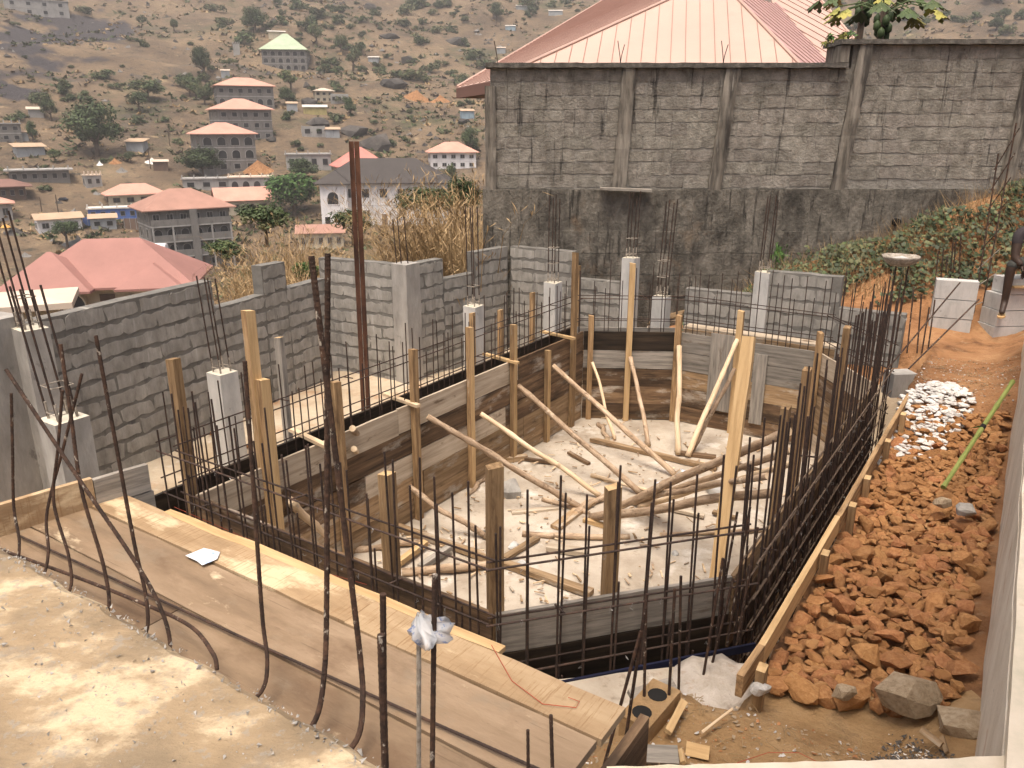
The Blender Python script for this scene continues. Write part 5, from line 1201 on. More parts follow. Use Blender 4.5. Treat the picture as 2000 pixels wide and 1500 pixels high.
        kd = dict(kw); kd.setdefault('kind', 'hip'); house(lab, px, py, wp, ra, st, ev, R(yw), wl, rf, door=(st == 1 and kd.get('win') == 'rect'), **kd)
    # --- white house with black tiled roof, and the coral roof behind it
    house('house with a bright coral pyramid roof behind the black-roofed white villa', 712, 362, 108, .9, 1, 326, R(-10), 'w_cream', 'roof_coral', rh=.42, ov=.8, nw=3)
    t, Mx, w, d, H = house('long white villa with a steep black tiled roof behind the dry grass', 752, 440, 262, .5, 2, 358, R(6), 'w_white', 'roof_black', rh=.36, ov=1.0, nw=7, win=['rect', 'open'], wm='w_white', name='villa')
    b = MB(); hipf(b, -w / 2 - .4, -w / 2 + 6.0, -d / 2 - 2.6, d * .2, H + .1, 2.2); link('roof_wing', mesh('roof_wing', b.v, b.f, MT['roof_black']), Mx, t)
    b = MB(); b.box(-w / 2 + .3, -w / 2 + 5.2, -d / 2 - 1.9, -d / 2 + .4, -3, H); link('wing_wall', mesh('wing_wall', b.v, b.f, MT['w_white']), Mx, t)
    link('window', frame_mesh('arch', 'w_white'), Mx @ T(-w / 2 + 2.6, -d / 2 - 1.92, H * .52) @ Matrix.Diagonal((2.2, 1, 2.4, 1)), t)
    link('window', frame_mesh('open', 'w_white'), Mx @ T(-w / 2 + 1.4, -d / 2 - 1.92, .4) @ Matrix.Diagonal((1.1, 1, 1.5, 1)), t)
    # --- neighbour's pale roof peeping over the left wall
    house('low roof of pale sheets right behind the near end of the long block wall', 30, 800, 230, .5, 1, 604, R(10), 'w_cream', 'roof_cream', rh=.12, ov=.5, win='none', dist=24, door=False)
    # --- compound and garden walls on the slope
    def gwall(pts, hpx, lab, mat='w_grey', th=.25, post=3.0):
        P = [hit(*p) for p in pts]; t = thing('garden_wall', P[0], lab, 'wall')
        for a, c in zip(P, P[1:]):
            n = max(2, int((c - a).to_2d().length / post)); h = hpx * (a.y * cP) / FPX
            for k in range(n):
                p, q = a.lerp(c, k / n), a.lerp(c, (k + 1) / n); z0 = min(terr(p.x, p.y), terr(q.x, q.y)); z1 = max(terr(p.x, p.y), terr(q.x, q.y)); dd = (q - p).to_2d().normalized()
                b = MB(); M_ = frame((p.x, p.y, 0), (dd.x, dd.y, 0)); ln = (q - p).to_2d().length; b.box(.14, ln - .14, -th / 2, th / 2, z0 - 1.5, z1 + h); b.build('wall_panel', MT[mat], parent=t)
                b = MB(); b.box(-.14, .14, -th * .75, th * .75, z0 - 1.5, z1 + h + .15); b.build('wall_post', MT['w_pale'], parent=t)
    gwall([(45, 392), (200, 388), (200, 352)], 26, 'tall grey compound wall with posts around the yard with the parked car')
    gwall([(775, 222), (905, 226)], 18, 'long dark grey block wall below the orange earth cutting')
    gwall([(218, 218), (330, 216)], 12, 'grey terrace wall beneath the leafy trees on the slope')
    gwall([(195, 165), (245, 158), (340, 178)], 10, 'ruined dark wall along the bushes on the slope')
    gwall([(300, 345), (430, 350)], 12, 'long pale block wall below the round mango tree')
    gwall([(0, 472), (140, 448)], 20, 'brown wall running along the dirt yard by the round tree', 'w_brown')
    gwall([(215, 450), (250, 485)], 16, 'crumbling grey wall beside the brown metal gate')
    gwall([(870, 190), (935, 192)], 10, 'low pale wall above the orange earth cutting', 'w_pale')
    gwall([(0, 210), (60, 212)], 6, 'low grey wall left of the pair of leafy trees')
    # brown gate, blue hoarding, tank, umbrella, car
    def panel(px, py, wpx, hpx, mat, lab, name, cat):
        q = hit(px, py); w = wpx * q.y * cP / FPX; h = hpx * q.y * cP / FPX; t = thing(name, q, lab, cat)
        for k in range(3):
            b = MB(); x = q.x - w / 2 + w * k / 3; b.box(x + .03, x + w / 3 - .03, q.y - .06, q.y, q.z - .6, q.z + h); b.build('panel', MT[mat], parent=t)
        for k in range(4):
            b = MB(); x = q.x - w / 2 + w * k / 3; b.box(x - .03, x + .03, q.y - .1, q.y + .02, q.z - .6, q.z + h + .1); b.build('frame_post', MT['w_zinc'], parent=t)
    panel(262, 448, 36, 22, 'w_brown', 'brown metal gate beside the apartment block', 'metal_gate', 'gate')
    panel(178, 442, 30, 18, 'w_bright_blue', 'bright blue hoarding behind the round tree', 'blue_hoarding', 'hoarding')
    panel(210, 428, 22, 12, 'w_cream', 'pale sheet screen beside the blue hoarding', 'sheet_screen', 'screen')
    q = hit(318, 540); q = aty(313, 494, q.y * .92); t = thing('water_tank', q, 'white plastic water tank between the pink bungalow and apartment block', 'tank'); r = 15 * q.y * cP / FPX
    b = MB(); b.tube([q + Vector((-r, 0, r * .7)), q + Vector((-r * .94, 0, r * .7)), q + Vector((r * .94, 0, r * .7)), q + Vector((r, 0, r * .7))], [r * .5, r * .62, r * .62, r * .5], 16); b.build('tank_body', MT['w_white'], parent=t, smooth=False)
    b = MB(); b.box(q.x - r, q.x + r, q.y - r * .6, q.y + r * .6, q.z - 9, q.z + r * .1); b.build('tank_stand', MT['w_pale'], parent=t)
    q = hit(14, 458); r = 10 * q.y * cP / FPX; t = thing('parasol', q, 'faded orange parasol standing by the dirt yard', 'parasol'); b = MB(); b.tube([q + Vector((0, 0, r * 1.4)), q + Vector((0, 0, r * 1.7)), q + Vector((0, 0, r * 2.1))], [r, r * .7, .05], 10); b.build('canopy', M('parasol_cloth', [(.6, .3, .08), (.65, .4, .12)], 2, bump=0), parent=t); rod(q, q + Vector((0, 0, r * 1.6)), .04, t, 'pole')
    q = hit(124, 392); s = q.y * cP / FPX * 18 / 4.4; t = thing('parked_car', q, 'dark blue car parked in the yard before the compound wall', 'car')
    cm = M('car_paint', [(.015, .02, .035), (.02, .028, .045)], 1, bump=0, rough=.25, spec=.6); b = MB(); V_ = lambda x, y, z: q + Vector((x, y, z)) * s
    sec = [(-2.1, .35), (-2.1, .95), (-1.7, 1.0), (-1.3, 1.55), (.9, 1.6), (1.4, 1.05), (2.15, .9), (2.15, .35)]; n = len(sec)
    b.add([V_(x, -.85, z) for x, z in sec] + [V_(x, .85, z) for x, z in sec], [tuple(range(n))[::-1], tuple(range(n, 2 * n))] + [(i, (i + 1) % n, n + (i + 1) % n, n + i) for i in range(n)]); b.build('body', cm, parent=t)
    for x in (-1.3, 1.35):
        for y in (-.86, .86):
            b = MB(); b.tube([V_(x, y - .1, .33), V_(x, y + .1, .33)], .33 * s, 12); b.build('wheel', MT['dark'], parent=t)
    b = MB(); b.add([V_(-1.15, -.87, 1.05), V_(.95, -.87, 1.05), V_(.8, -.87, 1.48), V_(-1.05, -.87, 1.45)], [(0, 1, 2, 3)]); b.build('side_window', MT['glass_dark'], parent=t)
    # --- big blush roof behind the tall wall
    z = 4.62; t = thing('roofed_house', (2.5, 19, 0), 'house with a huge blush-pink sheet roof rising behind the tall block wall', 'house')
    def onp(px, py, o, n):                   # where the sight line meets a roof plane
        r = ray(px, py); c = Vector((0, 0, CAMZ)); return c + r * ((o - c).dot(n) / r.dot(n))
    P1 = aty(962, 157, 15.6); P2 = aty(1585, 150, 14.6); z = P1.z; P2.z = z; P0 = aty(893, 167, 18.4); P0.z = z
    e1 = (P2 - P1).normalized(); n1 = Vector((e1.y, -e1.x, 0)); n1 = n1 if n1.y < 0 else -n1; N1 = (n1 * .5 + Vector((0, 0, .866))).normalized()
    A1 = onp(1345, -18, P1, N1); A2 = onp(1425, -18, P1, N1)
    e0 = (P0 - P1).normalized(); N0 = (A1 - P1).cross(e0).normalized(); N0 = N0 if N0.z > 0 else -N0
    B1 = onp(1215, -22, P1, N0)
    P3 = P2 + Vector((3.4, 5.2, 0)); NR = (A2 - P2).cross(P3 - P2).normalized(); NR = NR if NR.z > 0 else -NR
    A3 = P3.lerp(A2, .0) + Vector((-1.2, 2.0, 3.2)); A3 = A3 - NR * (A3 - P2).dot(NR)
    Q1 = aty(1560, 128, 16.6); Q1.z = z + .12; Q2 = aty(1745, 112, 18.4); Q2.z = z + .12; eq = (Q2 - Q1).normalized(); nq = Vector((eq.y, -eq.x, 0)); nq = nq if nq.y < 0 else -nq; NQ = (nq * .45 + Vector((0, 0, .89))).normalized()
    C1 = onp(1500, -20, Q1, NQ); C2 = onp(1585, -20, Q1, NQ); Q3 = Q2 + Vector((2.0, 4.5, 0)); NS = (C2 - Q2).cross(Q3 - Q2).normalized(); NS = NS if NS.z > 0 else -NS; C3 = Q3 + (C2 - Q2) * .8; C3 = C3 - NS * (C3 - Q2).dot(NS)
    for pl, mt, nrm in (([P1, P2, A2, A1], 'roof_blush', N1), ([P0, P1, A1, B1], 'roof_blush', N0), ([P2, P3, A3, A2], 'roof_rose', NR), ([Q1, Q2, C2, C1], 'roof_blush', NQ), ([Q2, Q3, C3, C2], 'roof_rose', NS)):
        b = MB(); b.add([p for p in pl] + [p - nrm * .05 for p in pl], [(0, 1, 2, 3), (4, 5, 6, 7), (0, 1, 5, 4), (1, 2, 6, 5), (2, 3, 7, 6), (3, 0, 4, 7)])
        o = b.build('roof_plane', MT[mt], parent=t)
        a0, a1, a2, a3 = pl; n = int((a1 - a0).length / .26)
        ev = (a1 - a0).normalized(); upd = nrm.cross(ev).normalized(); upd = upd if upd.z > 0 else -upd
        pol = [((p - a0).dot(ev), (p - a0).dot(upd)) for p in pl]; s0, s1 = min(p[0] for p in pol), max(p[0] for p in pol); n = int((s1 - s0) / (.26 if mt == 'roof_blush' and nrm == N1 else .5))
        for k in range(1, n):                # standing ribs of the sheets, each running up the slope
            s = s0 + (s1 - s0) * k / n; ts = []
            for i in range(4):
                (x0, y0), (x1, y1) = pol[i], pol[(i + 1) % 4]
                if (x0 - s) * (x1 - s) < 0: ts.append(y0 + (y1 - y0) * (s - x0) / (x1 - x0))
            if len(ts) >= 2:
                p, q = a0 + ev * s + upd * min(ts) + nrm * .01, a0 + ev * s + upd * max(ts) + nrm * .01; m = MB(); m.beam(p, q, .011, .016, nrm); m.build('roof_rib', MT['seam'], parent=o, M=T(p))
        for (e_0, e_1) in ((1, 2), (0, 3)):
            m = MB(); m.tube([pl[e_0] + nrm * .02, pl[e_1] + nrm * .02], .03, 6); m.build('hip_cap', MT[mt], parent=o, M=T(pl[e_0]))
    m = MB(); m.beam(P1 + Vector((0, 0, -.12)), P0 + Vector((0, 0, -.12)), .05, .2); m.beam(P1 + Vector((0, 0, -.12)), P2 + Vector((0, 0, -.12)), .05, .2); m.build('fascia', MT['roof_brown'], parent=t)
    m = MB(); m.add([P0 + Vector((0, 0, -.22)), P1 + Vector((0, 0, -.22)), P2 + Vector((0, 0, -.22)), P3 + Vector((0, 0, -.22))], [(0, 1, 2, 3)]); m.build('soffit', MT['roof_brown'], parent=t)
    m = MB(); m.prism([(P1.x + .8, P1.y + .9), (P2.x - .3, P2.y + 1.2), (P3.x - .8, P3.y), (P0.x + 1.2, P0.y + .6)], -1.5, z - .24); m.build('wall', MT['w_cream'], parent=t)
houses()
# ------------------------------------------------------------------ vegetation
def crown_mesh(name, seed, mats, n=1500, lobes=16, leaf=.075, squash=.8, hang=.3, spread=.72):
    rs = random.Random(seed); vs = []; fs = []; mi = []
    L_ = []
    for _ in range(lobes):
        while True:
            p = Vector((rs.uniform(-1, 1), rs.uniform(-1, 1), rs.uniform(-.7, 1)))
            if p.length < 1: break
        p = p * spread; p.z *= squash; L_.append((p, rs.uniform(.22, .42), rs.randrange(len(mats))))
    for k in range(n):
        c, r, m = rs.choice(L_); d = Vector((rs.gauss(0, 1), rs.gauss(0, 1), rs.gauss(0, 1))).normalized(); p = c + d * r * (rs.random() ** .35) * rs.choice((1, 1, 1, 1.18)); p.z *= .95
        nrm = (d + Vector((rs.gauss(0, .5), rs.gauss(0, .5), rs.gauss(0, .5) + .5))).normalized(); a = nrm.cross(Vector((rs.gauss(0, 1), rs.gauss(0, 1), rs.gauss(0, 1)))).normalized(); b = nrm.cross(a); s = leaf * rs.uniform(.6, 1.35)
        i = len(vs); vs += [p - a * s, p + b * s * .45, p + a * s - Vector((0, 0, hang * s)), p - b * s * .45]; fs.append((i, i + 1, i + 2, i + 3)); mi.append(m if rs.random() < .8 else rs.randrange(len(mats)))
    return mesh(name, vs, fs, mats, mi)
def trunk_mesh(name, seed, h=1.0):
    rs = random.Random(seed); b = MB(); b.tube([(0, 0, -.35), (rs.uniform(-.03, .03), 0, .2), (rs.uniform(-.06, .06), rs.uniform(-.05, .05), .6), (0, 0, 1.0)], [.09, .07, .055, .04], 8)
    for k in range(5):
        a = k * 1.256 + rs.random(); z = rs.uniform(.45, .7); b.tube([(0, 0, z), (math.cos(a) * .22, math.sin(a) * .22, z + .22), (math.cos(a) * .5, math.sin(a) * .5, z + .5)], [.04, .03, .012], 6)
    return mesh(name, b.v, b.f, MT['trunk'])
L = MT
CR = {'mango': [crown_mesh('crown', 11 + k, [L['leaf_dark'], L['leaf_mid'], L['leaf_dark']], 4200, 34, .060, spread=.74) for k in range(2)],
      'bright': [crown_mesh('crown', 21, [L['leaf_bright'], L['leaf_mid'], L['leaf_bright']], 3600, 30, .07)],
      'olive': [crown_mesh('crown', 31 + k, [L['leaf_mid'], L['leaf_olive'], L['leaf_dark']], 1900, 22, .08) for k in range(2)],
      'thin': [crown_mesh('crown', 41 + k, [L['leaf_mid'], L['leaf_olive']], 900, 15, .10, spread=.8) for k in range(2)]}
SH = [crown_mesh('shrub', 51 + k, [L['leaf_mid'], L['leaf_olive'], L['leaf_dark']], 420, 8, .13, .7) for k in range(4)]
TR = [trunk_mesh('trunk', k) for k in range(3)]
def tree(px, py, wpx, hpx, kind, lab, group=None, dist=None, trunk=None):
    if trunk is None: trunk = {'mango': .10, 'bright': .08, 'olive': .16, 'thin': .25}[kind]
    if 'bare trunk' in lab: trunk = .34
    q = hit(px, py) if not dist else aty(px, py, dist); k = q.y * cP / FPX; w, h = wpx * k, hpx * k
    t = link('tree', None, T(q), None, lab, 'tree', group)
    link('trunk', random.choice(TR), T(q) @ Matrix.Diagonal((h * .6, h * .6, h * (trunk + .3), 1)), t)
    cz = q.z + h * trunk + (h * (1 - trunk)) / 2
    link('crown', random.choice(CR[kind]), T(q.x, q.y, cz) @ Matrix.Rotation(random.random() * 6, 4, 'Z') @ Matrix.Diagonal((w / 2, w / 2, h * (1 - trunk) / 2 * 1.1, 1)), t)
def vegetation():
    for (px, py, w, h, k, lab) in ((190, 305, 128, 112, 'mango', 'big spreading dark mango tree on the slope between two zinc shacks'), (398, 345, 100, 62, 'mango', 'round dense mango tree in front of the nearest salmon villa'),
        (80, 216, 50, 40, 'olive', 'bushy green tree beside the small stone hut, upper of a pair'), (100, 236, 40, 44, 'olive', 'bushy green tree beside the small stone hut, lower of a pair'),
        (290, 196, 74, 46, 'olive', 'wide green tree above the terrace wall'), (272, 218, 46, 42, 'olive', 'pale green tree standing on the terrace wall'), (65, 278, 26, 44, 'mango', 'dark slim tree beside the grey house at the slope foot'),
        (132, 484, 64, 62, 'mango', 'lone round tree with a bare trunk in the dirt yard'), (592, 352, 76, 46, 'mango', 'dark mango tree just below the flat unfinished house'), (574, 420, 118, 96, 'bright', 'big bright green tree beside the white villa'),
        (398, 150, 40, 66, 'mango', 'tall column of dark foliage on the slope above the villas'), (372, 190, 50, 44, 'olive', 'leaning green tree below the column of foliage'), (918, 300, 44, 54, 'mango', 'dark round tree beside the tall wall end'),
        (684, 226, 30, 34, 'mango', 'dark bushy tree above the big grey rock slab'), (340, 62, 20, 26, 'olive', 'tiny lone tree on the bare upper slope'), (568, 180, 46, 46, 'thin', 'airy green tree below the green-roofed mansion'), (560, 205, 40, 36, 'mango', 'dark tree beside the boulder and zinc shack'),
        (666, 105, 34, 40, 'olive', 'dark tree right of the green-roofed mansion'), (690, 138, 40, 46, 'thin', 'umbrella-shaped tree left of the white-roofed hut'), (618, 90, 36, 44, 'thin', 'airy tree behind the green-roofed mansion'), (498, 65, 56, 50, 'mango', 'dense dark tree uphill of the green-roofed mansion'),
        (970, 40, 38, 34, 'mango', 'dark tree uphill of the blush roof'), (250, 392, 32, 30, 'mango', 'round tree beside the bright salmon low house'), (875, 385, 46, 70, 'thin', 'wispy palm-like tree before the salmon-roofed white house'), (490, 445, 60, 56, 'thin', 'feathery palm-like tree between the cream house and apartment block'),
        (400, 205, 40, 40, 'olive', 'green tree touching the topmost salmon villa'), (383, 195, 36, 36, 'thin', 'grey-green tree left of the topmost salmon villa'), (44, 590, 34, 26, 'mango', 'low dark bush beside the cream bungalow wall'),
        (1960, 42, 26, 26, 'olive', 'round dark tree on the hazy slope above the tall wall'), (1945, 60, 34, 26, 'mango', 'leaning dark bush on the hazy slope above the tall wall'), (1808, 52, 20, 18, 'olive', 'small bush on the hazy slope right of the papaya'), (108, 318, 30, 30, 'olive', 'small green tree left of the big mango trunk'),
        (255, 318, 26, 24, 'olive', 'small bush in front of the right zinc shack')):
        tree(px, py, w, h, k, lab)
    # scattered shrubs on the hill
    pts = []
    for (x0, x1, y0, y1, n) in ((480, 960, 0, 60, 80), (560, 960, 60, 170, 60), (560, 930, 170, 310, 44), (0, 480, 10, 150, 26), (120, 420, 150, 200, 26), (0, 560, 200, 400, 18), (960, 1160, 0, 60, 14), (1620, 2000, 0, 70, 16), (420, 500, 20, 110, 10)):
        for _ in range(n): pts.append((random.uniform(x0, x1), random.uniform(y0, y1)))
    for px, py in pts:
        q = hit(px, py); s = random.choice((5, 7, 9, 12, 16, 22)) * random.uniform(.8, 1.2) * q.y * cP / FPX
        link('shrub', random.choice(SH), T(q.x, q.y, q.z + s * .35) @ Matrix.Rotation(random.random() * 6, 4, 'Z') @ Matrix.Diagonal((s * random.uniform(.8, 1.5), s, s * random.uniform(.6, .9), 1)), None, 'green shrub growing wild on the dry hillside', 'shrub', 'shrubs scattered over the hillside')
    # low scrub, dry tufts and stones as uncountable cover
    for (nm, mats, n, s0, s1, lab, cat, d0, d1) in (('dry_scrub', ['drygrass', 'leaf_olive', 'leaf_mid', 'trunk', 'leaf_olive'], 20000, .4, 1.3, 'dry grass tufts and low scrub covering the hillside', 'scrub', 70, 560), ('stone_scatter', ['boulder', 'boulder', 'w_grey'], 4200, .3, 1.2, 'dark stones strewn over the hillside', 'stones', 150, 520)):
        b = MB()
        for k in range(n):
            d = d0 * (d1 / d0) ** random.random(); a = R(random.uniform(-38, 38)); x, y = d * math.sin(a), d * math.cos(a)
            if mnoise.noise(Vector((x * .03, y * .03, 8 if nm[0] == 'd' else 1))) < (-.1 if nm[0] == 'd' else .12): continue
            z = terr(x, y); s = random.uniform(s0, s1) * (.6 + d / 500); b.k = k % len(mats); c = Vector((x, y, z))
            if nm[0] == 'd':
                for _ in range(6):
                    e = Vector((jit(1), jit(1), random.uniform(.2, .9))) * s; f = Vector((jit(1), jit(1), jit(.3))) * s * .5; g = c + Vector((jit(.6), jit(.6), 0)) * s; b.add([g - f, g + f, g + e], [(0, 1, 2)])
            else:
                v = [c + Vector((math.cos(t) * s * random.uniform(.7, 1.3), math.sin(t) * s * random.uniform(.7, 1.3), -.2)) for t in (0, 1.3, 2.5, 3.8, 5.0)] + [c + Vector((jit(.3) * s, jit(.3) * s, s * random.uniform(.3, .8))), c + Vector((jit(.5) * s, jit(.5) * s, s * random.uniform(.3, .6)))]
                b.add(v, [(0, 1, 5), (1, 2, 5), (2, 3, 6), (3, 4, 6), (4, 0, 5), (2, 6, 5), (4, 5, 6)])
        b.build(nm, [MT[m] for m in mats], kind='stuff', label=lab, cat=cat)
    # boulders
    for k, (px, py, w, h, lab) in enumerate(((604, 205, 42, 22, 'rounded dark boulder above the yellow-roofed shack'), (622, 244, 60, 24, 'flat black boulder behind the roofless shell'), (690, 262, 80, 30, 'long grey rock slab on the slope, left of the coral roof'), (735, 288, 96, 44, 'big smooth dark rock slab sloping toward the coral roof'),
        (797, 122, 40, 18, 'dark boulder right of the white-roofed hut'), (600, 170, 20, 16, 'small dark boulder under the airy tree'), (770, 168, 70, 26, 'cluster of grey rocks in the gully'), (722, 18, 30, 20, 'dark boulder near the top of the slope'), (893, 85, 60, 18, 'flat rock outcrop on the far slope'), (905, 240, 26, 16, 'dark boulder below the light blue shack'), (760, 75, 40, 20, 'broken dark rocks in the upper gully'), (530, 275, 26, 14, 'low boulder beside the middle salmon villa'))):
        q = hit(px, py); s = q.y * cP / FPX; m = rock_mesh('boulder', 70 + k, MT['boulder'], 1.0, 26)
        link('boulder', m, T(q.x, q.y, q.z + h * s * .1) @ Matrix.Rotation(jit(.3), 4, 'Z') @ Matrix.Diagonal((w * s / 2, w * s / 2.4, h * s * .6, 1)), None, lab, 'boulder')
    for k, (px, py, w, h, mt, lab) in enumerate(((815, 195, 60, 18, 'redsoil', 'heap of orange earth at the hillside cutting'), (860, 200, 50, 14, 'redsoil', 'smaller heap of orange earth beside the cutting'), (505, 335, 70, 22, 'redsoil', 'orange earth heap below the flat arched house'), (225, 318, 34, 10, 'redsoil', 'low orange earth heap under the zinc shack'), (238, 335, 34, 9, 'w_grey', 'grey gravel heap on the slope yard'), (155, 478, 90, 14, 'w_grey', 'long heap of grey rubble beside the dirt yard'), (50, 500, 46, 8, 'w_grey', 'flat heap of grey gravel in the dirt yard'), (30, 455, 70, 12, 'boulder', 'row of dark stones along the brown wall'), (298, 318, 40, 10, 'whitestone', 'white rubble spilling down the path'), (195, 322, 20, 8, 'w_white', 'crumpled white sheet on the bare slope'))):
        q = hit(px, py); s = q.y * cP / FPX; b = MB(); n = 14; rows = [q + Vector((0, 0, h * s))]
        for j in (1, 2, 3):
            for i in range(n): a = 2 * math.pi * i / n; r = w * s / 2 * j / 3 * (1 + .25 * mnoise.noise(Vector((i, j, k)))); x, y = q.x + math.cos(a) * r, q.y + math.sin(a) * r * .7; rows.append(Vector((x, y, max(terr(x, y) - .3, q.z - 1) + h * s * (1 - j / 3) * (1 + .3 * mnoise.noise(Vector((i * .8, j, k + 5)))))))
        fs = [(0, 1 + i, 1 + (i + 1) % n) for i in range(n)] + [(1 + (j - 1) * n + i, 1 + j * n + i, 1 + j * n + (i + 1) % n, 1 + (j - 1) * n + (i + 1) % n) for j in (1, 2) for i in range(n)]
        b.add(rows, fs); b.build('heap', MT[mt], M=T(q), label=lab, cat='heap')
    for (px, py, tp, lab) in ((294, 330, 292, 'thin utility pole beside the white rubble path'), (332, 285, 258, 'thin pole on the slope left of the salmon villas'), (114, 415, 380, 'slender pole beside the compound wall'), (83, 420, 385, 'slender pole in the dirt yard')):
        q = hit(px, py); rod(q, (q.x, q.y, topz(q.x, q.y, tp)), .10, None, 'utility_pole', 'trunk', label=lab, cat='pole')
    # tall dry grass behind the low walls
    g = MB(); rs = random.Random(5)
    def blade(p, h, lean, az, w, plume):
        d = Vector((math.cos(az), math.sin(az), 0)); s = Vector((-d.y, d.x, 0)) * w; pts = [p, p + d * lean * h * .25 + Vector((0, 0, h * .45)), p + d * lean * h * .6 + Vector((0, 0, h * .8)), p + d * lean * h + Vector((0, 0, h * (1 - lean * .25)))]
        i = len(g.v); g.add([pts[0] - s, pts[0] + s, pts[1] - s * .9, pts[1] + s * .9, pts[2] - s * .6, pts[2] + s * .6, pts[3]], [(0, 1, 3, 2), (2, 3, 5, 4), (4, 5, 6)])
        if plume:
            for _ in range(5):
                q = pts[2].lerp(pts[3], rs.random()); e = Vector((rs.gauss(0, .06), rs.gauss(0, .06), rs.uniform(.03, .12))); g.add([q, q + e + s * 2, q + e * 1.5], [(0, 1, 2)])
    for k in range(9500):
        px = rs.choice((rs.uniform(440, 940), rs.uniform(560, 930))); Y = rs.uniform(12.2, 24)
        c = aty(px, 450, Y); x = c.x
        if Y < 11.9 + (x + 2.6) * -.0 : continue
        if x > -.45 and Y < 13.0: continue
        tall = lerp([(440, .75), (560, 1.0), (640, .72), (700, .7), (760, .85), (850, 1.05), (935, 1.3)], px) * rs.uniform(.55, 1.15)
        z = terr(x, Y) - .1; h = 3.2 * tall; fan = rs.gauss(0, .25)
        blade(Vector((x, Y, z)), h, abs(fan) + .08, (math.pi if rs.random() < .45 else 0) + rs.gauss(0, .7), rs.uniform(.004, .009), rs.random() < .45)
    for k in range(900):                    # near clumps leaning over the wall
        px = rs.uniform(840, 945); c = aty(px, 450, rs.uniform(12.2, 13.0)); 
        if c.x > -.42: continue
        blade(Vector((c.x, c.y, -1.2)), rs.uniform(2.2, 4.6), rs.uniform(.1, .5), math.pi + rs.gauss(0, .8), .009, True)
    for k in range(700):
        px = rs.uniform(470, 640); c = aty(px, 500, rs.uniform(11.4, 13)); blade(Vector((c.x, c.y, -1.3)), rs.uniform(1.8, 3.3), rs.uniform(.05, .35), rs.gauss(3.1, .9), .008, True)
    g.build('tall_dry_grass', MT['drygrass'], kind='stuff', label='tall golden dry grass growing behind the low block walls', cat='grass')
    # dark bushes within the grass
    for (px, py, w, h, Y, kd, lab) in ((830, 440, 150, 90, 26, 'mango', 'dark green thicket behind the grass before the white villa'), (690, 470, 110, 70, 27, 'olive', 'green bush behind the grass left of the steel post'), (520, 470, 120, 80, 24, 'olive', 'green bush behind the grass near the apartment block'), (905, 430, 90, 90, 20, 'mango', 'dark bush pressed against the tall wall end'), (440, 520, 90, 60, 26, 'olive', 'low bush in the grass beside the bungalow'), (600, 560, 60, 60, 13.5, 'bright', 'leafy green plant behind the crossing starter bars')):
        tree(px, py, w, h, kd, lab, None, Y, .15)
    # --- creepers on the bank at the foot of the tall wall
    v = MB(); rs = random.Random(9)
    for k in range(9000):
        x = rs.uniform(2.6, 9.5); y = rs.uniform(10.4, 12.12)
        if x < 4.6 and rs.random() < .45: continue
        if y < 10.9 - (x - 5) * .25 and x > 5 and y < 9.9: continue
        u, vv = x * UX + y * UY, x * VX + y * VY
        if u < 10.75: continue
        z = site_z(x, y); dens = mnoise.noise(Vector((x * 1.1, y * 1.1, 4)))
        if dens < -.22: continue
        h = max(0, .18 + dens * .25) * rs.random() + .03; p = Vector((x, y, z + h)); n_ = Vector((rs.gauss(0, .5), rs.gauss(-.6, .4), 1)).normalized(); a = n_.cross(Vector((rs.gauss(0, 1), rs.gauss(0, 1), 0))).normalized(); b = n_.cross(a); s = rs.uniform(.022, .05)
        v.k = 0 if rs.random() < .74 else rs.choice((1, 1, 2, 1)); v.add([p - a * s, p + b * s * .8, p + a * s, p - b * s * .8], [(0, 1, 2, 3)])
    for k in range(3000):                   # dry stems
        x = rs.uniform(3.0, 9.5); y = rs.uniform(10.6, 12.1)
        if x * UX + y * UY < 10.8: continue
        p = Vector((x, y, site_z(x, y))); e = Vector((rs.gauss(0, .16), rs.gauss(-.05, .1), rs.uniform(.1, .42))); s = Vector((.005, 0, 0)); v.k = 3; v.add([p - s, p + s, p + e], [(0, 1, 2)])
    v.build('creepers', [MT['vine'], MT['leaf_olive'], MT['leaf_mid'], MT['drygrass']], kind='stuff', label='green creepers and dry stems covering the bank below the tall wall', cat='creepers')
    # --- papaya behind the wall
    def papaya(px, Y, ztop, lab, tk, nl, yel):
        b0 = aty(px, 120, Y); t = thing('papaya_tree', (b0.x, Y, 1.0), lab, 'tree'); top = Vector((b0.x + .05, Y, ztop)); b = MB(); b.tube([(b0.x, Y, 1.0), (b0.x + .02, Y, 3.5), top], [.09, .07, .05], 9); b.build('trunk', MT['trunk'], parent=t)
        f = MB()
        for k in range(9): a = k * 2.4; c = top + Vector((math.cos(a) * .09, math.sin(a) * .09, -.10 - .035 * k)); f.tube([c + Vector((0, 0, .08)), c + Vector((0, 0, .03)), c - Vector((0, 0, .05)), c - Vector((0, 0, .09))], [.01, .055, .055, .01], 8)
        f.build('fruit', MT['leaf_dark'], parent=t, smooth=True)
        for k in range(nl):
            a = k * 2.399; up = .25 - .1 * (k % 3); ln = random.uniform(.55, .85); e = top + Vector((math.cos(a) * ln, math.sin(a) * ln, up * ln - .1)); m = MB(); m.tube([top - Vector((0, 0, .05)), top.lerp(e, .5) + Vector((0, 0, .08)), e], .01, 5); m.k = 1
            for j in range(7):             # palmate lobes, drooping
                t_ = a + (j - 3) * .42; l = random.uniform(.22, .34); d = Vector((math.cos(t_), math.sin(t_), -.75)).normalized(); s = Vector((-d.y, d.x, 0)).normalized() * .055; q = e + d * l
                m.add([e, e + d * l * .4 + s, e + d * l * .6 + s * .45, e + d * l * .8 + s * .8, q, e + d * l * .8 - s * .8, e + d * l * .6 - s * .45, e + d * l * .4 - s], [tuple(range(8))])
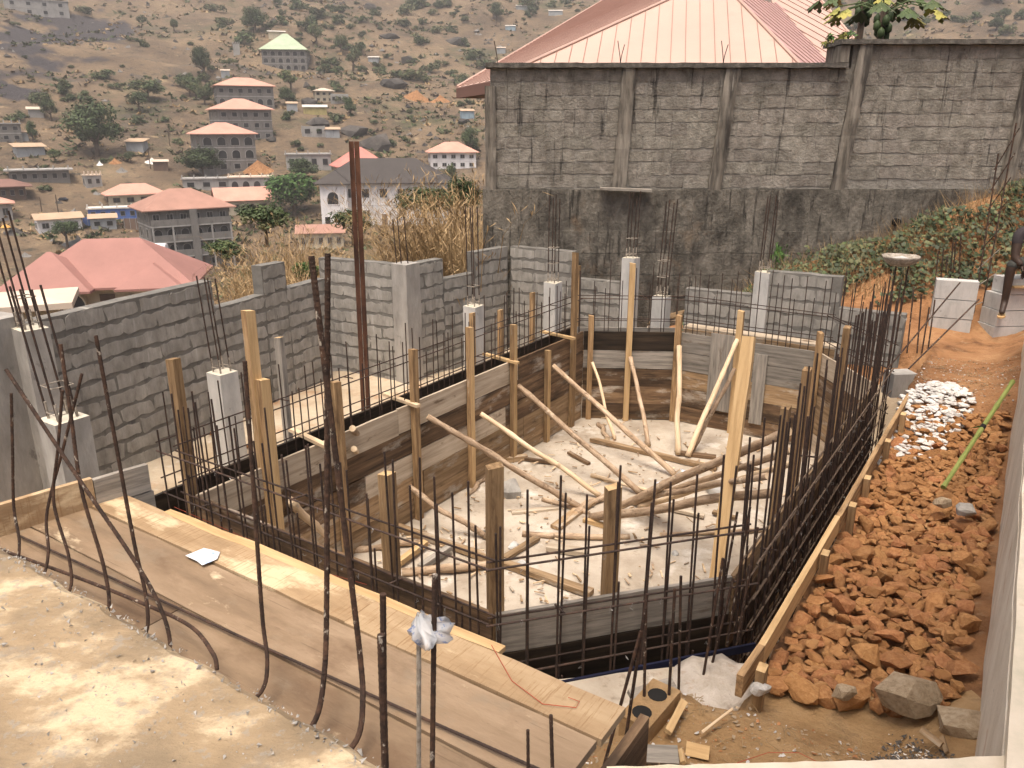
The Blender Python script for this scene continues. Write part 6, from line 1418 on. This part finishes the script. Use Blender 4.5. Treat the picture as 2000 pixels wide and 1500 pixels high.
            m.build('leaf', [MT['leaf_mid'], MT['leaf_yellow'] if (k % 4 in yel) else MT['leaf_mid']], parent=t)
    papaya(1708, 13.4, 5.55, 'papaya tree with drooping yellowing leaves and green fruit behind the wall step', 1, 11, (0, 1))
    papaya(1668, 14.6, 5.9, 'smaller papaya stem with sparse leaves behind the gate pier', 1, 7, (2,))
    pl = crown_mesh('plant', 77, [MT['leaf_yellow'], MT['leaf_bright']], 160, 6, .16); q = aty(1640, 78, YB + .9); link('pier_plant', pl, T(q) @ Matrix.Diagonal((.32, .2, .22, 1)), None, 'yellow-green plant growing on the gate pier', 'plant')
    gp = crown_mesh('plant', 78, [MT['leaf_bright'], MT['leaf_mid']], 260, 9, .12); q = aty(1520, 500, YB - .35); link('wall_weed', gp, T(q.x, q.y, q.z) @ Matrix.Diagonal((.14, .12, .32, 1)), None, 'bright green weed climbing the tall wall above the cast column', 'plant')
vegetation()

# ------------------------------------------------------------------ rubble strip
def rubble():
    ms = [rock_mesh('rock', 200 + k, MT['laterite'], random.Random(k).uniform(.55, .9), random.Random(k).choice((16, 20, 26))) for k in range(16)]
    rs = random.Random(3); spots = []
    def ok(u, v): return -.80 < v < .04 and 3.55 + (v + .8) * .3 < u < 8.25
    tries = 0
    while len(spots) < 760 and tries < 60000:
        tries += 1; u = 3.5 + 4.8 * rs.random(); v = rs.uniform(-.80, .06); r = rs.choice((.05, .056, .063, .07, .08, .09)) * (1.0 if u < 6 else .82) * rs.uniform(.8, 1.15)
        if not ok(u, v): continue
        if v > -.02 - .2 * (u - 3.3) / 5 and rs.random() < .6: continue
        if all((u - a) ** 2 + (v - b) ** 2 > (.66 * (r + c)) ** 2 for a, b, c in spots): spots.append((u, v, r))
    spots.sort(key=lambda s: -s[2] / uv(s[0], s[1]).length)
    small = MB()
    for k, (u, v, r) in enumerate(spots):
        p = uv(u, v); z = site_z(p.x, p.y) + r * .5 + .035 * rs.random(); m = rs.choice(ms); Rm = Matrix.Rotation(rs.random() * 6.28, 4, 'Z') @ Matrix.Rotation(rs.gauss(0, .35), 4, 'X') @ Matrix.Rotation(rs.gauss(0, .35), 4, 'Y')
        Mx = T(p.x, p.y, z) @ Rm @ Matrix.Diagonal((r * rs.uniform(1.0, 1.5), r * rs.uniform(.9, 1.25), r * rs.uniform(.85, 1.1), 1))
        if k < 300: link('rock', m, Mx, None, 'jagged orange-brown laterite rock in the rubble strip beside the edge board', 'rock', 'laterite rocks in the rubble strip')
        else: small.add([Mx @ w.co for w in m.vertices], [tuple(f.vertices) for f in m.polygons])
    for k in range(1500):
        u = 3.45 + 5.1 * rs.random(); v = rs.uniform(-.80, .06); 
        if not ok(u, v): continue
        p = uv(u, v); r = rs.uniform(.012, .045); z = site_z(p.x, p.y) + r * .5 + rs.random() * .05; m = rs.choice(ms); Mx = T(p.x, p.y, z) @ Matrix.Rotation(rs.random() * 6, 4, 'Z') @ Matrix.Diagonal((r * 1.3, r, r * .9, 1)); small.add([Mx @ w.co for w in m.vertices], [tuple(f.vertices) for f in m.polygons])
    small.build('rubble', MT['laterite'], kind='stuff', label='small orange laterite pieces filling between the larger rubble rocks', cat='rubble')
    w = MB(); m2 = rock_mesh('g', 5, MT['whitestone'], .7, 11)
    for k in range(420):
        a = rs.random() ** .5; t = rs.random() * 6.28; c = atz(1830, 775, 1.32); u0, v0 = c.x * UX + c.y * UY, c.x * VX + c.y * VY; u = u0 + a * .55 * math.cos(t) - .0; v = v0 + a * .32 * math.sin(t)
        if k % 5 == 0: u -= rs.uniform(.3, .9); v -= .05
        p = uv(u, v); r = rs.uniform(.015, .05); Mx = T(p.x, p.y, site_z(p.x, p.y) + .02 + (1 - a) * .08) @ Matrix.Rotation(rs.random() * 6, 4, 'Z') @ Matrix.Diagonal((r * 1.3, r, r * 1.15, 1)); w.add([Mx @ q.co for q in m2.vertices], [tuple(f.vertices) for f in m2.polygons])
    w.build('white_gravel', MT['whitestone'], kind='stuff', label='heap of broken white stone at the far end of the rubble strip', cat='gravel')
    p = MB(); m3 = rock_mesh('g', 6, MT['stone'], .6, 9)
    for k in range(4200):                  # grit on the yellow soil and the bank
        if k % 2: u, v = rs.uniform(2.0, 3.4), rs.uniform(-1.4, .05)
        else: u, v = rs.uniform(8.0, 10.2), rs.uniform(-.85, .05)
        q = uv(u, v); r = rs.choice((.003, .004, .006, .009, .016)) * rs.uniform(.7, 1.2); Mx = T(q.x, q.y, site_z(q.x, q.y) + r * .3) @ Matrix.Rotation(rs.random() * 6, 4, 'Z') @ Matrix.Diagonal((r * 1.5, r, r * .7, 1)); p.k = rs.choice((0, 0, 0, 0, 1, 1, 2)); p.add([Mx @ w_.co for w_ in m3.vertices], [tuple(f.vertices) for f in m3.polygons])
    p.build('soil_grit', [MT['stone'], MT['laterite'], MT['whitestone']], kind='stuff', label='small stones and grit on the yellow soil and red bank', cat='grit')
    # edge board and pegs
    t = thing('edge_board', uv(5.8, -.84, 1.0), 'long pale edge board on pegs between the rebar screen and the rubble', 'board')
    cuts = [(3.32, 3.62, -.86, -.845), (3.62, 5.35, -.845, -.84), (5.35, 6.9, -.835, -.84), (6.9, 8.5, -.84, -.835)]
    for a, b, v0, v1 in cuts: board('board', uv(a, v0, ZT - .06), uv(b, v1, ZT - .06), (0, 0, 1), .13, .035, 'wood_new' if 3.6 < a < 5 else 'wood_post', t, .003, .004)
    for u in (3.42, 4.75, 5.55, 6.1, 7.0, 7.8): post(uv(u, -.785, .7), uv(u, -.785, ZT + .015), .06, .045, uv(1, 0), 'wood_post', t, 'peg')
    # specific stones
    def st(px, py, s, mt, lab, z=1.15, fl=.7, seed=1, name='stone', rz=0):
        q = atz(px, py, z); link(name, rock_mesh(name, seed, MT[mt], fl, 30), T(q.x, q.y, z + s * fl * .3) @ Matrix.Rotation(rz, 4, 'Z') @ Matrix.Diagonal((s * 1.15, s * .9, s, 1)), None, lab, 'stone')
    st(1770, 1370, .15, 'stone', 'large pale tan boulder at the near edge of the orange rubble', seed=301, fl=.8)
    st(1880, 1420, .15, 'stone', 'flat tan slab of rock against the parapet foot', seed=302, fl=.5)
    st(1645, 1355, .07, 'stone', 'angular pale brown stone below the rubble strip', seed=303)
    st(1482, 1350, .06, 'whitestone', 'white lump of mortar at the foot of the end peg', seed=304)
    st(1885, 1000, .10, 'conc', 'broken piece of grey block on the red bank', z=1.2, seed=305, fl=.5); st(1840, 985, .07, 'stone', 'small pale stone beside the broken block piece', z=1.18, seed=306)
    # pale concrete spill outside the chamfered corner
    c = atz(1390, 1335, .98); b = MB(); n = 26; rows = [Vector((c.x, c.y, 1.0))]
    for j in range(1, 7):
        for i in range(n):
            a = 2 * math.pi * i / n; r = .30 * j / 6 * (1 + .25 * mnoise.noise(Vector((math.cos(a) * 1.5, math.sin(a) * 1.5, 3)))); d = uv(math.cos(a) * r * 1.25, math.sin(a) * r * .8); rows.append(Vector((c.x + d.x, c.y + d.y, 1.0 - .08 * (j / 6) ** 2.5 - (.35 if j == 6 else 0) + .035 * mnoise.noise(Vector((i * .7, j * .9, 1))))))
    fs = [(0, 1 + i, 1 + (i + 1) % n) for i in range(n)] + [(1 + (j - 1) * n + i, 1 + j * n + i, 1 + j * n + (i + 1) % n, 1 + (j - 1) * n + (i + 1) % n) for j in range(1, 6) for i in range(n)]
    b.add(rows, fs); b.build('concrete_spill', MT['spill'], M=T(c), smooth=True, label='whitish spill of hardened concrete at the near chamfered corner', cat='concrete')
    c = atz(1290, 1300, .80); b = MB(); b.prism([uv(*q)[:2] for q in ((3.78, -1.22), (3.15, -1.90), (2.0, -1.95), (2.0, -1.0), (3.3, -1.0))][::-1], .1, .86); b.build('footing', MT['poolfloor'], M=T(c), label='flat tan footing slab beneath the corner starter bars', cat='footing')
    # hollow block with two openings
    q = atz(1280, 1425, 1.08); t = thing('hollow_block', q, 'tan hollow concrete block with round holes lying at the deck end', 'block'); Mx = T(q.x - .03, q.y, site_z(q.x - .03, q.y) - .03) @ Matrix.Rotation(R(52), 4, 'Z')
    b = MB(); b.box(-.16, .16, -.075, .075, 0, .12, Mx); b.build('block_body', MT['yellowsoil'], parent=t)
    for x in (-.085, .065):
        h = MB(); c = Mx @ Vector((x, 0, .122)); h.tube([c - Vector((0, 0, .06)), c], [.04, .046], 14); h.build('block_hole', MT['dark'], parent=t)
    for (a, b_, w, th, mt, lab, z) in (((1305, 1430), (1335, 1370), .035, .02, 'wood_new', 'small upright orange lath by the hollow block', 1.2), ((1340, 1462), (1385, 1472), .06, .03, 'wood_new', 'short yellow offcut on the yellow soil', 1.17), ((1335, 1490), (1330, 1465), .02, .02, 'wood_new', 'thin yellow stick beside the short offcut', 1.17), ((1215, 1470), (1325, 1475), .08, .02, 'wood_grey', 'grey board end lying against the pale ledge', 1.19), ((1235, 1370), (1320, 1345), .12, .03, 'wood_grey', 'grey board edge under the deck corner', 1.0), ((1370, 1430), (1430, 1385), .014, .012, 'peeled', 'pale forked twig on the yellow soil', 1.18), ((1800, 1425), (1840, 1455), .03, .015, 'wood_mid', 'narrow brown batten on dark ash near the parapet', 1.2), ((1840, 1440), (1850, 1470), .02, .012, 'wood_mid', 'thin brown stick near the parapet', 1.2)):
        p, q = atz(*a, z), atz(*b_, z); d = q - p; board('offcut', p, q, Vector((-d.y, d.x, .1)), w, th, mt, None, .003, .002, label=lab, cat='offcut')
    # ash and foil patch
    m = MB(); c0 = atz(1760, 1440, 1.18)
    for k in range(420):
        q = c0 + uv(rs.gauss(-.05, .10), rs.gauss(.05, .07)); q.z = site_z(q.x, q.y) + .012; s = rs.uniform(.004, .016); m.k = 0 if rs.random() < .75 else 1; e = [q + Vector((jit(s), jit(s), rs.random() * s * .8)) for _ in range(4)]; m.add(e, [(0, 1, 2), (0, 2, 3), (0, 1, 3), (1, 2, 3)])
    m.build('ash_litter', [MT['boulder'], MT['roof_white']], kind='stuff', label='dark ash and white foil flakes on the soil near the parapet', cat='ash')
    # dry twigs on the soil
    m = MB()
    for k in range(160):
        u, v = (rs.uniform(2.4, 3.5), rs.uniform(-1.2, 0)) if k % 3 else (rs.uniform(8.6, 10.1), rs.uniform(-.8, 0)); p = uv(u, v); p.z = site_z(p.x, p.y) + .012; a = rs.random() * 6.3; d = Vector((math.cos(a), math.sin(a), jit(.1))) * rs.uniform(.03, .11); m.tube([p, p + d * .5 + Vector((0, 0, .012)), p + d], .0018, 4, False)
    m.build('dry_twigs', MT['drygrass'], kind='stuff', label='dry straw and twigs on the soil beside the rubble', cat='twigs')
    # bamboo / reed pole
    a, b_ = atz(1842, 952, 1.2), atz(1978, 745, 1.75); p = MB(); n = 24; pts = [a.lerp(b_, i / n) for i in range(n + 1)]; p.tube(pts, [.017 * (1.25 if i % 6 == 0 else 1) for i in range(n + 1)], 8); t = thing('green_reed', a, 'fresh green reed stalk leaning from the rubble to the parapet', 'reed'); p.build('stalk', M('reed', [(.16, .19, .05), (.27, .30, .09)], 4, (1, 1, 1), bump=0, pos=True), parent=t)
    c = pts[13]; k_ = MB(); k_.tube([c - (b_ - a).normalized() * .02, c + (b_ - a).normalized() * .02], .022, 8); k_.build('tie', MT['dark'], parent=t)
    k_ = MB(); k_.add([c, c + Vector((-.05, -.02, .02)), c + Vector((-.13, -.03, -.0)), c + Vector((-.06, .02, -.01))], [(0, 1, 2, 3)]); k_.build('leaf', MT['leaf_bright'], parent=t)
rubble()

# ------------------------------------------------------------------ right end: block stacks, pan, seated person
def right_end():
    # pale block stack
    A = atz(1812, 648, 1.28); B = atz(1893, 655, 1.28); d = (B - A).normalized(); n_ = Vector((d.y, -d.x, 0)); c = (A + B) / 2; zt = topz(c.x, c.y, 548); h = (zt - 1.24) / 3
    t = thing('block_stack', c, 'short stack of three pale grey blocks crossed by leaning rods', 'block stack')
    for k in range(3):
        b = MB(); L_ = (B - A).length; Mx = frame(c + Vector((0, 0, 1.24 + h * (k + .5))) - Vector((0, 0, c.z)) + Vector((jit(.01), jit(.01), 0)) , d) @ Matrix.Rotation(jit(.02), 4, 'Z')
        b.box(-L_ / 2, L_ / 2, -.02, .17, -h / 2 + .006, h / 2 - .003, Mx); b.build('block', MT['conc_white'], parent=t)
    # the seat: block pier at the edge
    S0 = atz(1938, 660, 1.28); S = S0.copy(); zt2 = topz(S.x, S.y, 545); h = (zt2 - 1.22) / 4
    t = thing('block_pier', S, 'stepped grey block pier carrying the seated person beside the parapet', 'block pier'); n_ = Vector((-.10, .995, 0)); dd = Vector((1, .1, 0)).normalized()
    for k in range(4):
        b = MB(); off = (0.0, .02, .035, .10)[k]; Mx = frame(S + Vector((off, 0, 1.22 - S.z + h * (k + .5))), dd); b.box(0, .55, 0, .32, -h / 2 + .006, h / 2 - .003, Mx); b.build('block', MT['conc_white'], parent=t)
    q = aty(1990, 560, S.y - .02); board('seat_board', q + Vector((-.08, 0, 0)), q + Vector((.3, 0, 0)), (0, 1, 0), .10, .02, 'wood_new', None, label='short yellow board lying on the stepped block pier', cat='board')
    # orange earth step and board between
    a, b_ = atz(1908, 648, 1.27), atz(1922, 600, 1.30); board('walk_board', a, b_, dd, .16, .03, 'wood_new', None, label='pale board laid on the earth between block stack and pier', cat='board')
    q = atz(1755, 745, 1.2); b = MB(); Mx = frame((q.x, q.y, 1.05), dd); b.box(-.12, .14, -.1, .1, 0, .26, Mx); b.build('grey_block', MT['conc'], M=T(q.x, q.y, 1.05), label='grey block standing on the white stone heap behind the rebar', cat='block')
    # mortar pan on two rods
    c = aty(1760, 503, 8.3); t = thing('mortar_pan', c, 'cement-crusted metal mortar pan perched on rebar tops below the creepers', 'pan'); b = MB(); n = 22; rows = []
    for (r, z) in ((.19, .02), (.185, .0), (.15, -.05), (.08, -.085), (0.001, -.09), (.001, -.075), (.075, -.065), (.14, -.03), (.172, .012)):
        for i in range(n): a = 2 * math.pi * i / n; rows.append(c + Vector((math.cos(a) * r * (1 + .05 * mnoise.noise(Vector((i * .6, 0, 0)))), math.sin(a) * r, z + .012 * mnoise.noise(Vector((i * .5, 3, 0))))))
    fs = [(j * n + i, j * n + (i + 1) % n, (j + 1) * n + (i + 1) % n, (j + 1) * n + i) for j in range(8) for i in range(n)] + [(8 * n + i, 8 * n + (i + 1) % n, (i + 1) % n, i) for i in range(n)]
    b.add(rows, fs); b.build('pan_bowl', MT['rebar_cement'], parent=t, smooth=True)
    b = MB(); rows = [c + Vector((0, 0, -.01))]
    for i in range(12): a = i * .5236; rows.append(c + Vector((math.cos(a) * .14, math.sin(a) * .14, -.03 + .03 * random.random())))
    b.add(rows, [(0, 1 + i, 1 + (i + 1) % 12) for i in range(12)]); b.build('dried_mortar', MT['conc_white'], parent=t)
    for px in (1748, 1772): p = aty(px, 512, c.y); rod((p.x, p.y, 1.0), (p.x + .02, p.y, p.z + .02), .009, None, 'pan_rod', 'rebar_rust', label='rusty rod holding up the mortar pan', cat='rebar', group='rods under the mortar pan')
    # stacked planks behind the far form, black bags, clods
    for k, (a, b_, z, mt, lab) in enumerate((((1265, 640), (1330, 618), .95, 'wood_pale', 'pale plank pile behind the far formwork, lower plank'), ((1270, 628), (1335, 612), 1.02, 'wood_mid', 'pale plank pile behind the far formwork, upper plank'))):
        p, q = aty(*a, 11.05), aty(*b_, 10.8); board('stacked_plank', p, q, Vector((0, 1, 0)), .22, .03, mt, None, label=lab, cat='plank')
    q = atz(205, 905, .5); b = crown_mesh('bag', 91, [MT['dark'], MT['glass_dark'], MT['w_white']], 90, 6, .3, .5); link('black_bags', b, T(q.x, q.y, .55) @ Matrix.Diagonal((.22, .2, .14, 1)), None, 'crumpled black plastic bags at the foot of the long block wall', 'bags')
    for (px, py, s, mt, lab, sd) in ((218, 888, .08, 'laterite', 'orange clod beside the black bags', 401), (312, 884, .05, 'whitestone', 'white scrap on the terrace behind the near rebar', 402), (625, 905, .05, 'whitestone', 'pale stone on the terrace beside the whitish column', 403), (420, 850, .07, 'laterite', 'orange clod at the foot of the long block wall', 404), (480, 875, .05, 'laterite', 'small orange clod beside the whitish column', 405)):
        q = atz(px, py, .46); link('clod', rock_mesh('clod', sd, MT[mt], .7, 13), T(q.x, q.y, .46 + s * .3) @ Matrix.Diagonal((s, s, s, 1)), None, lab, 'clod')
    # crumpled plastic in the pit
    for (px, py, s, lab) in ((1345, 925, .10, 'crumpled blue-white plastic scrap at the foot of the dark knotty pole'), (1290, 948, .08, 'torn clear plastic scrap under the bracing poles'), (585, 995, .14, 'grey plastic sheet scrap by the near end formwork')):
        q = atz(px, py, .02); m = crown_mesh('scrap', int(px), [M('film', [(.5, .53, .58), (.65, .67, .7)], 20, bump=0, rough=.4)], 40, 5, .4, .3); link('plastic_scrap', m, T(q.x, q.y, .05) @ Matrix.Diagonal((s, s * .7, s * .5, 1)), None, lab, 'plastic scrap')
    # mason's string lines
    for (pts, lab) in (([atz(985, 1215, 1.0), atz(1300, 1188, 1.0), atz(1420, 1170, 1.0)], 'red mason string stretched across the grey chamfer board'), ([atz(340, 990, 1.15), atz(640, 1120, 1.12), atz(975, 1215, 1.0)], 'red mason string stretched along the near end formwork'), ([atz(960, 1260, DZ + .02), atz(1000, 1330, DZ + .02), atz(1060, 1375, DZ + .02), atz(1125, 1382, DZ + .02), atz(1132, 1370, DZ + .02), atz(1110, 1362, DZ + .02)], 'loose red string curling on the deck end'), ([atz(1440, 1490, 1.2), atz(1500, 1470, 1.2), atz(1560, 1470, 1.2), atz(1610, 1495, 1.2)], 'red string lying on the yellow soil')):
        b = MB(); b.tube(pts, .0014, 4); b.build('string_line', M('red_string', [(.35, .06, .03), (.42, .09, .05)], 5, bump=0), M=T(pts[0]), label=lab, cat='string')
    # blue membrane at the foot of the rebar
    i = 1; a, b_ = uv(*inset(POOL, OFFS)[1]), uv(*inset(POOL, OFFS)[2]); c_ = uv(*inset(POOL, OFFS)[3]); m = MB(); m.beam(a.lerp(b_, .12) + Vector((0, 0, .84)), b_ + Vector((0, 0, .86)), .015, .05); m.build('blue_membrane', M('membrane', [(.006, .007, .02), (.011, .013, .036)], 4, bump=.2, pos=True), M=T(a), label='dark blue membrane strip along the foot of the corner rebar', cat='membrane')
OFFS = .21 if inset(POOL, .05)[0][0] < POOL[0][0] else -.21
right_end()

# ------------------------------------------------------------------ seated person, cut by the picture edge
def person():
    skin = M('skin', [(.035, .022, .016), (.055, .034, .024)], 6, bump=.1, rough=.5); cloth = M('shorts_cloth', [(.035, .036, .032), (.06, .06, .053)], 30, bump=.3); shirt = M('dark_shirt', [(.03, .024, .026), (.045, .037, .038)], 20, bump=.2)
    Y = atz(1938, 660, 1.28).y
    foot = aty(1958, 612, Y - .10); ank = aty(1962, 590, Y - .05); knee = aty(1976, 515, Y - .06); hip_ = aty(2040, 512, Y + .10); 
    sh = aty(1996, 462, Y + .06); elb = aty(1984, 500, Y - .02)
    sc = 1.0; pel = hip_ + Vector((.02, .04, .02)); hip2 = pel + Vector((.16, .12, 0)); knee2 = hip2 + Vector((-.22, -.28, .04)); ank2 = knee2 + Vector((.02, -.06, -.40)); chest = pel + Vector((-.10, -.06, .36)); neck = chest + Vector((-.05, -.05, .14)); head = neck + Vector((-.03, -.05, .16))
    shL = aty(1990, 455, Y + .02); shR = chest + Vector((.17, .08, .08)); elb = aty(1982, 505, Y - .06); wr = aty(1996, 520, Y - .14); elR = shR + Vector((-.02, -.16, -.20)); wrR = wr + Vector((.12, .02, .0))
    def skin_obj(name, V_, E_, rad, mat, parent, root=0, sub=2):
        m = bpy.data.meshes.new(name); m.from_pydata([tuple(v) for v in V_], E_, []); m.materials.append(mat); o = link(name, m, Matrix(), None)
        s = o.modifiers.new('skin', 'SKIN'); 
        for k, r in enumerate(rad): m.skin_vertices[0].data[k].radius = (r, r); m.skin_vertices[0].data[k].use_root = (k == root)
        o.modifiers.new('sub', 'SUBSURF').levels = sub; o.modifiers['sub'].render_levels = sub
        o.parent = parent; o.matrix_basis = WM[parent].inverted(); return o
    t = thing('person', (hip_.x, hip_.y, foot.z), 'person in dark shirt and shorts sitting on the block pier, arms on knees', 'person')
    V_ = [pel, chest, neck, head, shL, elb, wr, shR, elR, wrR, hip_, knee, ank, hip2, knee2, ank2, head + Vector((-.01, -.01, .10)), foot + Vector((-.05, -.06, .0)), ank2 + Vector((-.03, -.12, -.05))]
    E_ = [(0, 1), (1, 2), (2, 3), (3, 16), (1, 4), (4, 5), (5, 6), (1, 7), (7, 8), (8, 9), (0, 10), (10, 11), (11, 12), (0, 13), (13, 14), (14, 15), (12, 17), (15, 18)]
    rad = [.13, .125, .05, .085, .065, .05, .036, .065, .05, .036, .09, .064, .042, .09, .064, .042, .06, .034, .034]
    skin_obj('body', V_, E_, rad, skin, t)
    for (w, e, nm) in ((wr, elb, 'hand'), (wrR, elR, 'hand')):
        d = (w - e).normalized(); side = d.cross(Vector((0, 0, 1))).normalized(); dn = Vector((0, 0, -1)); P = [w, w + d * .05]; E2 = [(0, 1)]; r = [.026, .03]
        for k, (l, s) in enumerate(((.065, -.026), (.075, -.009), (.07, .009), (.055, .025))):
            b = w + d * .075 + side * s; n = len(P); P += [b, b + (d * .6 + dn * .5) * l * .6, b + (d * .8 + dn * 1.1) * l]; E2 += [(1, n), (n, n + 1), (n + 1, n + 2)]; r += [.010, .009, .007]
        n = len(P); P += [w + d * .03 + side * .035, w + d * .06 + side * .055 + dn * .015]; E2 += [(0, n), (n, n + 1)]; r += [.011, .009]
        skin_obj('hand', P, E2, r, skin, t, 0, 1)
    k2 = lambda a, b, f: a + (b - a) * f
    skin_obj('shorts', [pel, hip_, k2(hip_, knee, .55), k2(hip_, knee, .98), k2(knee, ank, .16), hip2, k2(hip2, knee2, .6), knee2], [(0, 1), (1, 2), (2, 3), (3, 4), (0, 5), (5, 6), (6, 7)], [.145, .10, .085, .075, .066, .10, .085, .075], cloth, t)
    skin_obj('shirt', [pel + Vector((0, 0, .06)), chest, neck - Vector((0, 0, .05)), shL, k2(shL, elb, .55), shR, k2(shR, elR, .55)], [(0, 1), (1, 2), (1, 3), (3, 4), (1, 5), (5, 6)], [.145, .14, .06, .075, .06, .075, .06], shirt, t)
    hm = crown_mesh('hair', 5, [MT['dark']], 500, 12, .12, .8); link('hair', hm, T(head + Vector((.01, .02, .06))) @ Matrix.Diagonal((.10, .11, .10, 1)), t)
    face = head + Vector((-.02, -.085, .0)); f = MB(); f.tube([face + Vector((0, .01, .03)), face + Vector((0, -.02, -.005)), face + Vector((0, .0, -.015))], [.008, .016, .012], 6); f.build('nose', skin, parent=t)
    for s in (-1, 1):
        e = MB(); c = face + Vector((s * .032, .012, .03)); e.tube([c + Vector((0, .006, 0)), c + Vector((0, -.004, 0))], [.012, .008], 8); e.build('eye', MT['w_white'], parent=t); e = MB(); c = head + Vector((s * .085, 0, .01)); e.tube([c + Vector((0, 0, -.03)), c + Vector((0, 0, .03))], .012, 6); e.build('ear', skin, parent=t)
    # sandals
    for (p, dr) in ((foot, Vector((-.65, -.75, 0))), (ank2 + Vector((0, -.03, -.06)), Vector((-.2, -1, 0)))):
        d = dr.normalized(); s = Vector((-d.y, d.x, 0)); b = MB(); n = 18; pts = []
        for i in range(n): a = 2 * math.pi * i / n; pts.append(p + d * (math.cos(a) * .115 + .02) + s * (math.sin(a) * (.042 + .008 * math.cos(a))) + Vector((0, 0, -.02)))
        b.add(pts + [q + Vector((0, 0, -.022)) for q in pts], [tuple(range(n)), tuple(range(n, 2 * n))[::-1]] + [(i, (i + 1) % n, n + (i + 1) % n, n + i) for i in range(n)]); b.build('sandal', M('sandal_foam', [(.45, .28, .12), (.55, .36, .17)], 10, bump=.1), parent=t)
        b = MB(); c = p + d * .03; b.tube([c + s * .042 + Vector((0, 0, -.02)), c + s * .02 + Vector((0, 0, .03)), c - s * .02 + Vector((0, 0, .03)), c - s * .042 + Vector((0, 0, -.02))], .009, 6); b.build('sandal_strap', MT['w_cream'], parent=t)
person()

# ------------------------------------------------------------------ dry-season haze
def haze():
    b = MB(); b.box(-1600, 1600, -60, 1650, -60, 420)
    m = bpy.data.materials.new('haze'); m.use_nodes = True; N = m.node_tree.nodes; N.remove(N['Principled BSDF']); v = N.new('ShaderNodeVolumePrincipled'); v.inputs['Color'].default_value = (.93, .92, .90, 1); v.inputs['Density'].default_value = .0006; v.inputs['Anisotropy'].default_value = .2
    m.node_tree.links.new(v.outputs[0], N['Material Output'].inputs['Volume'])
    b.build('haze', m, kind='stuff', label='pale dry-season haze over the valley and hillside', cat='haze')
HAZE = True
if HAZE: haze()
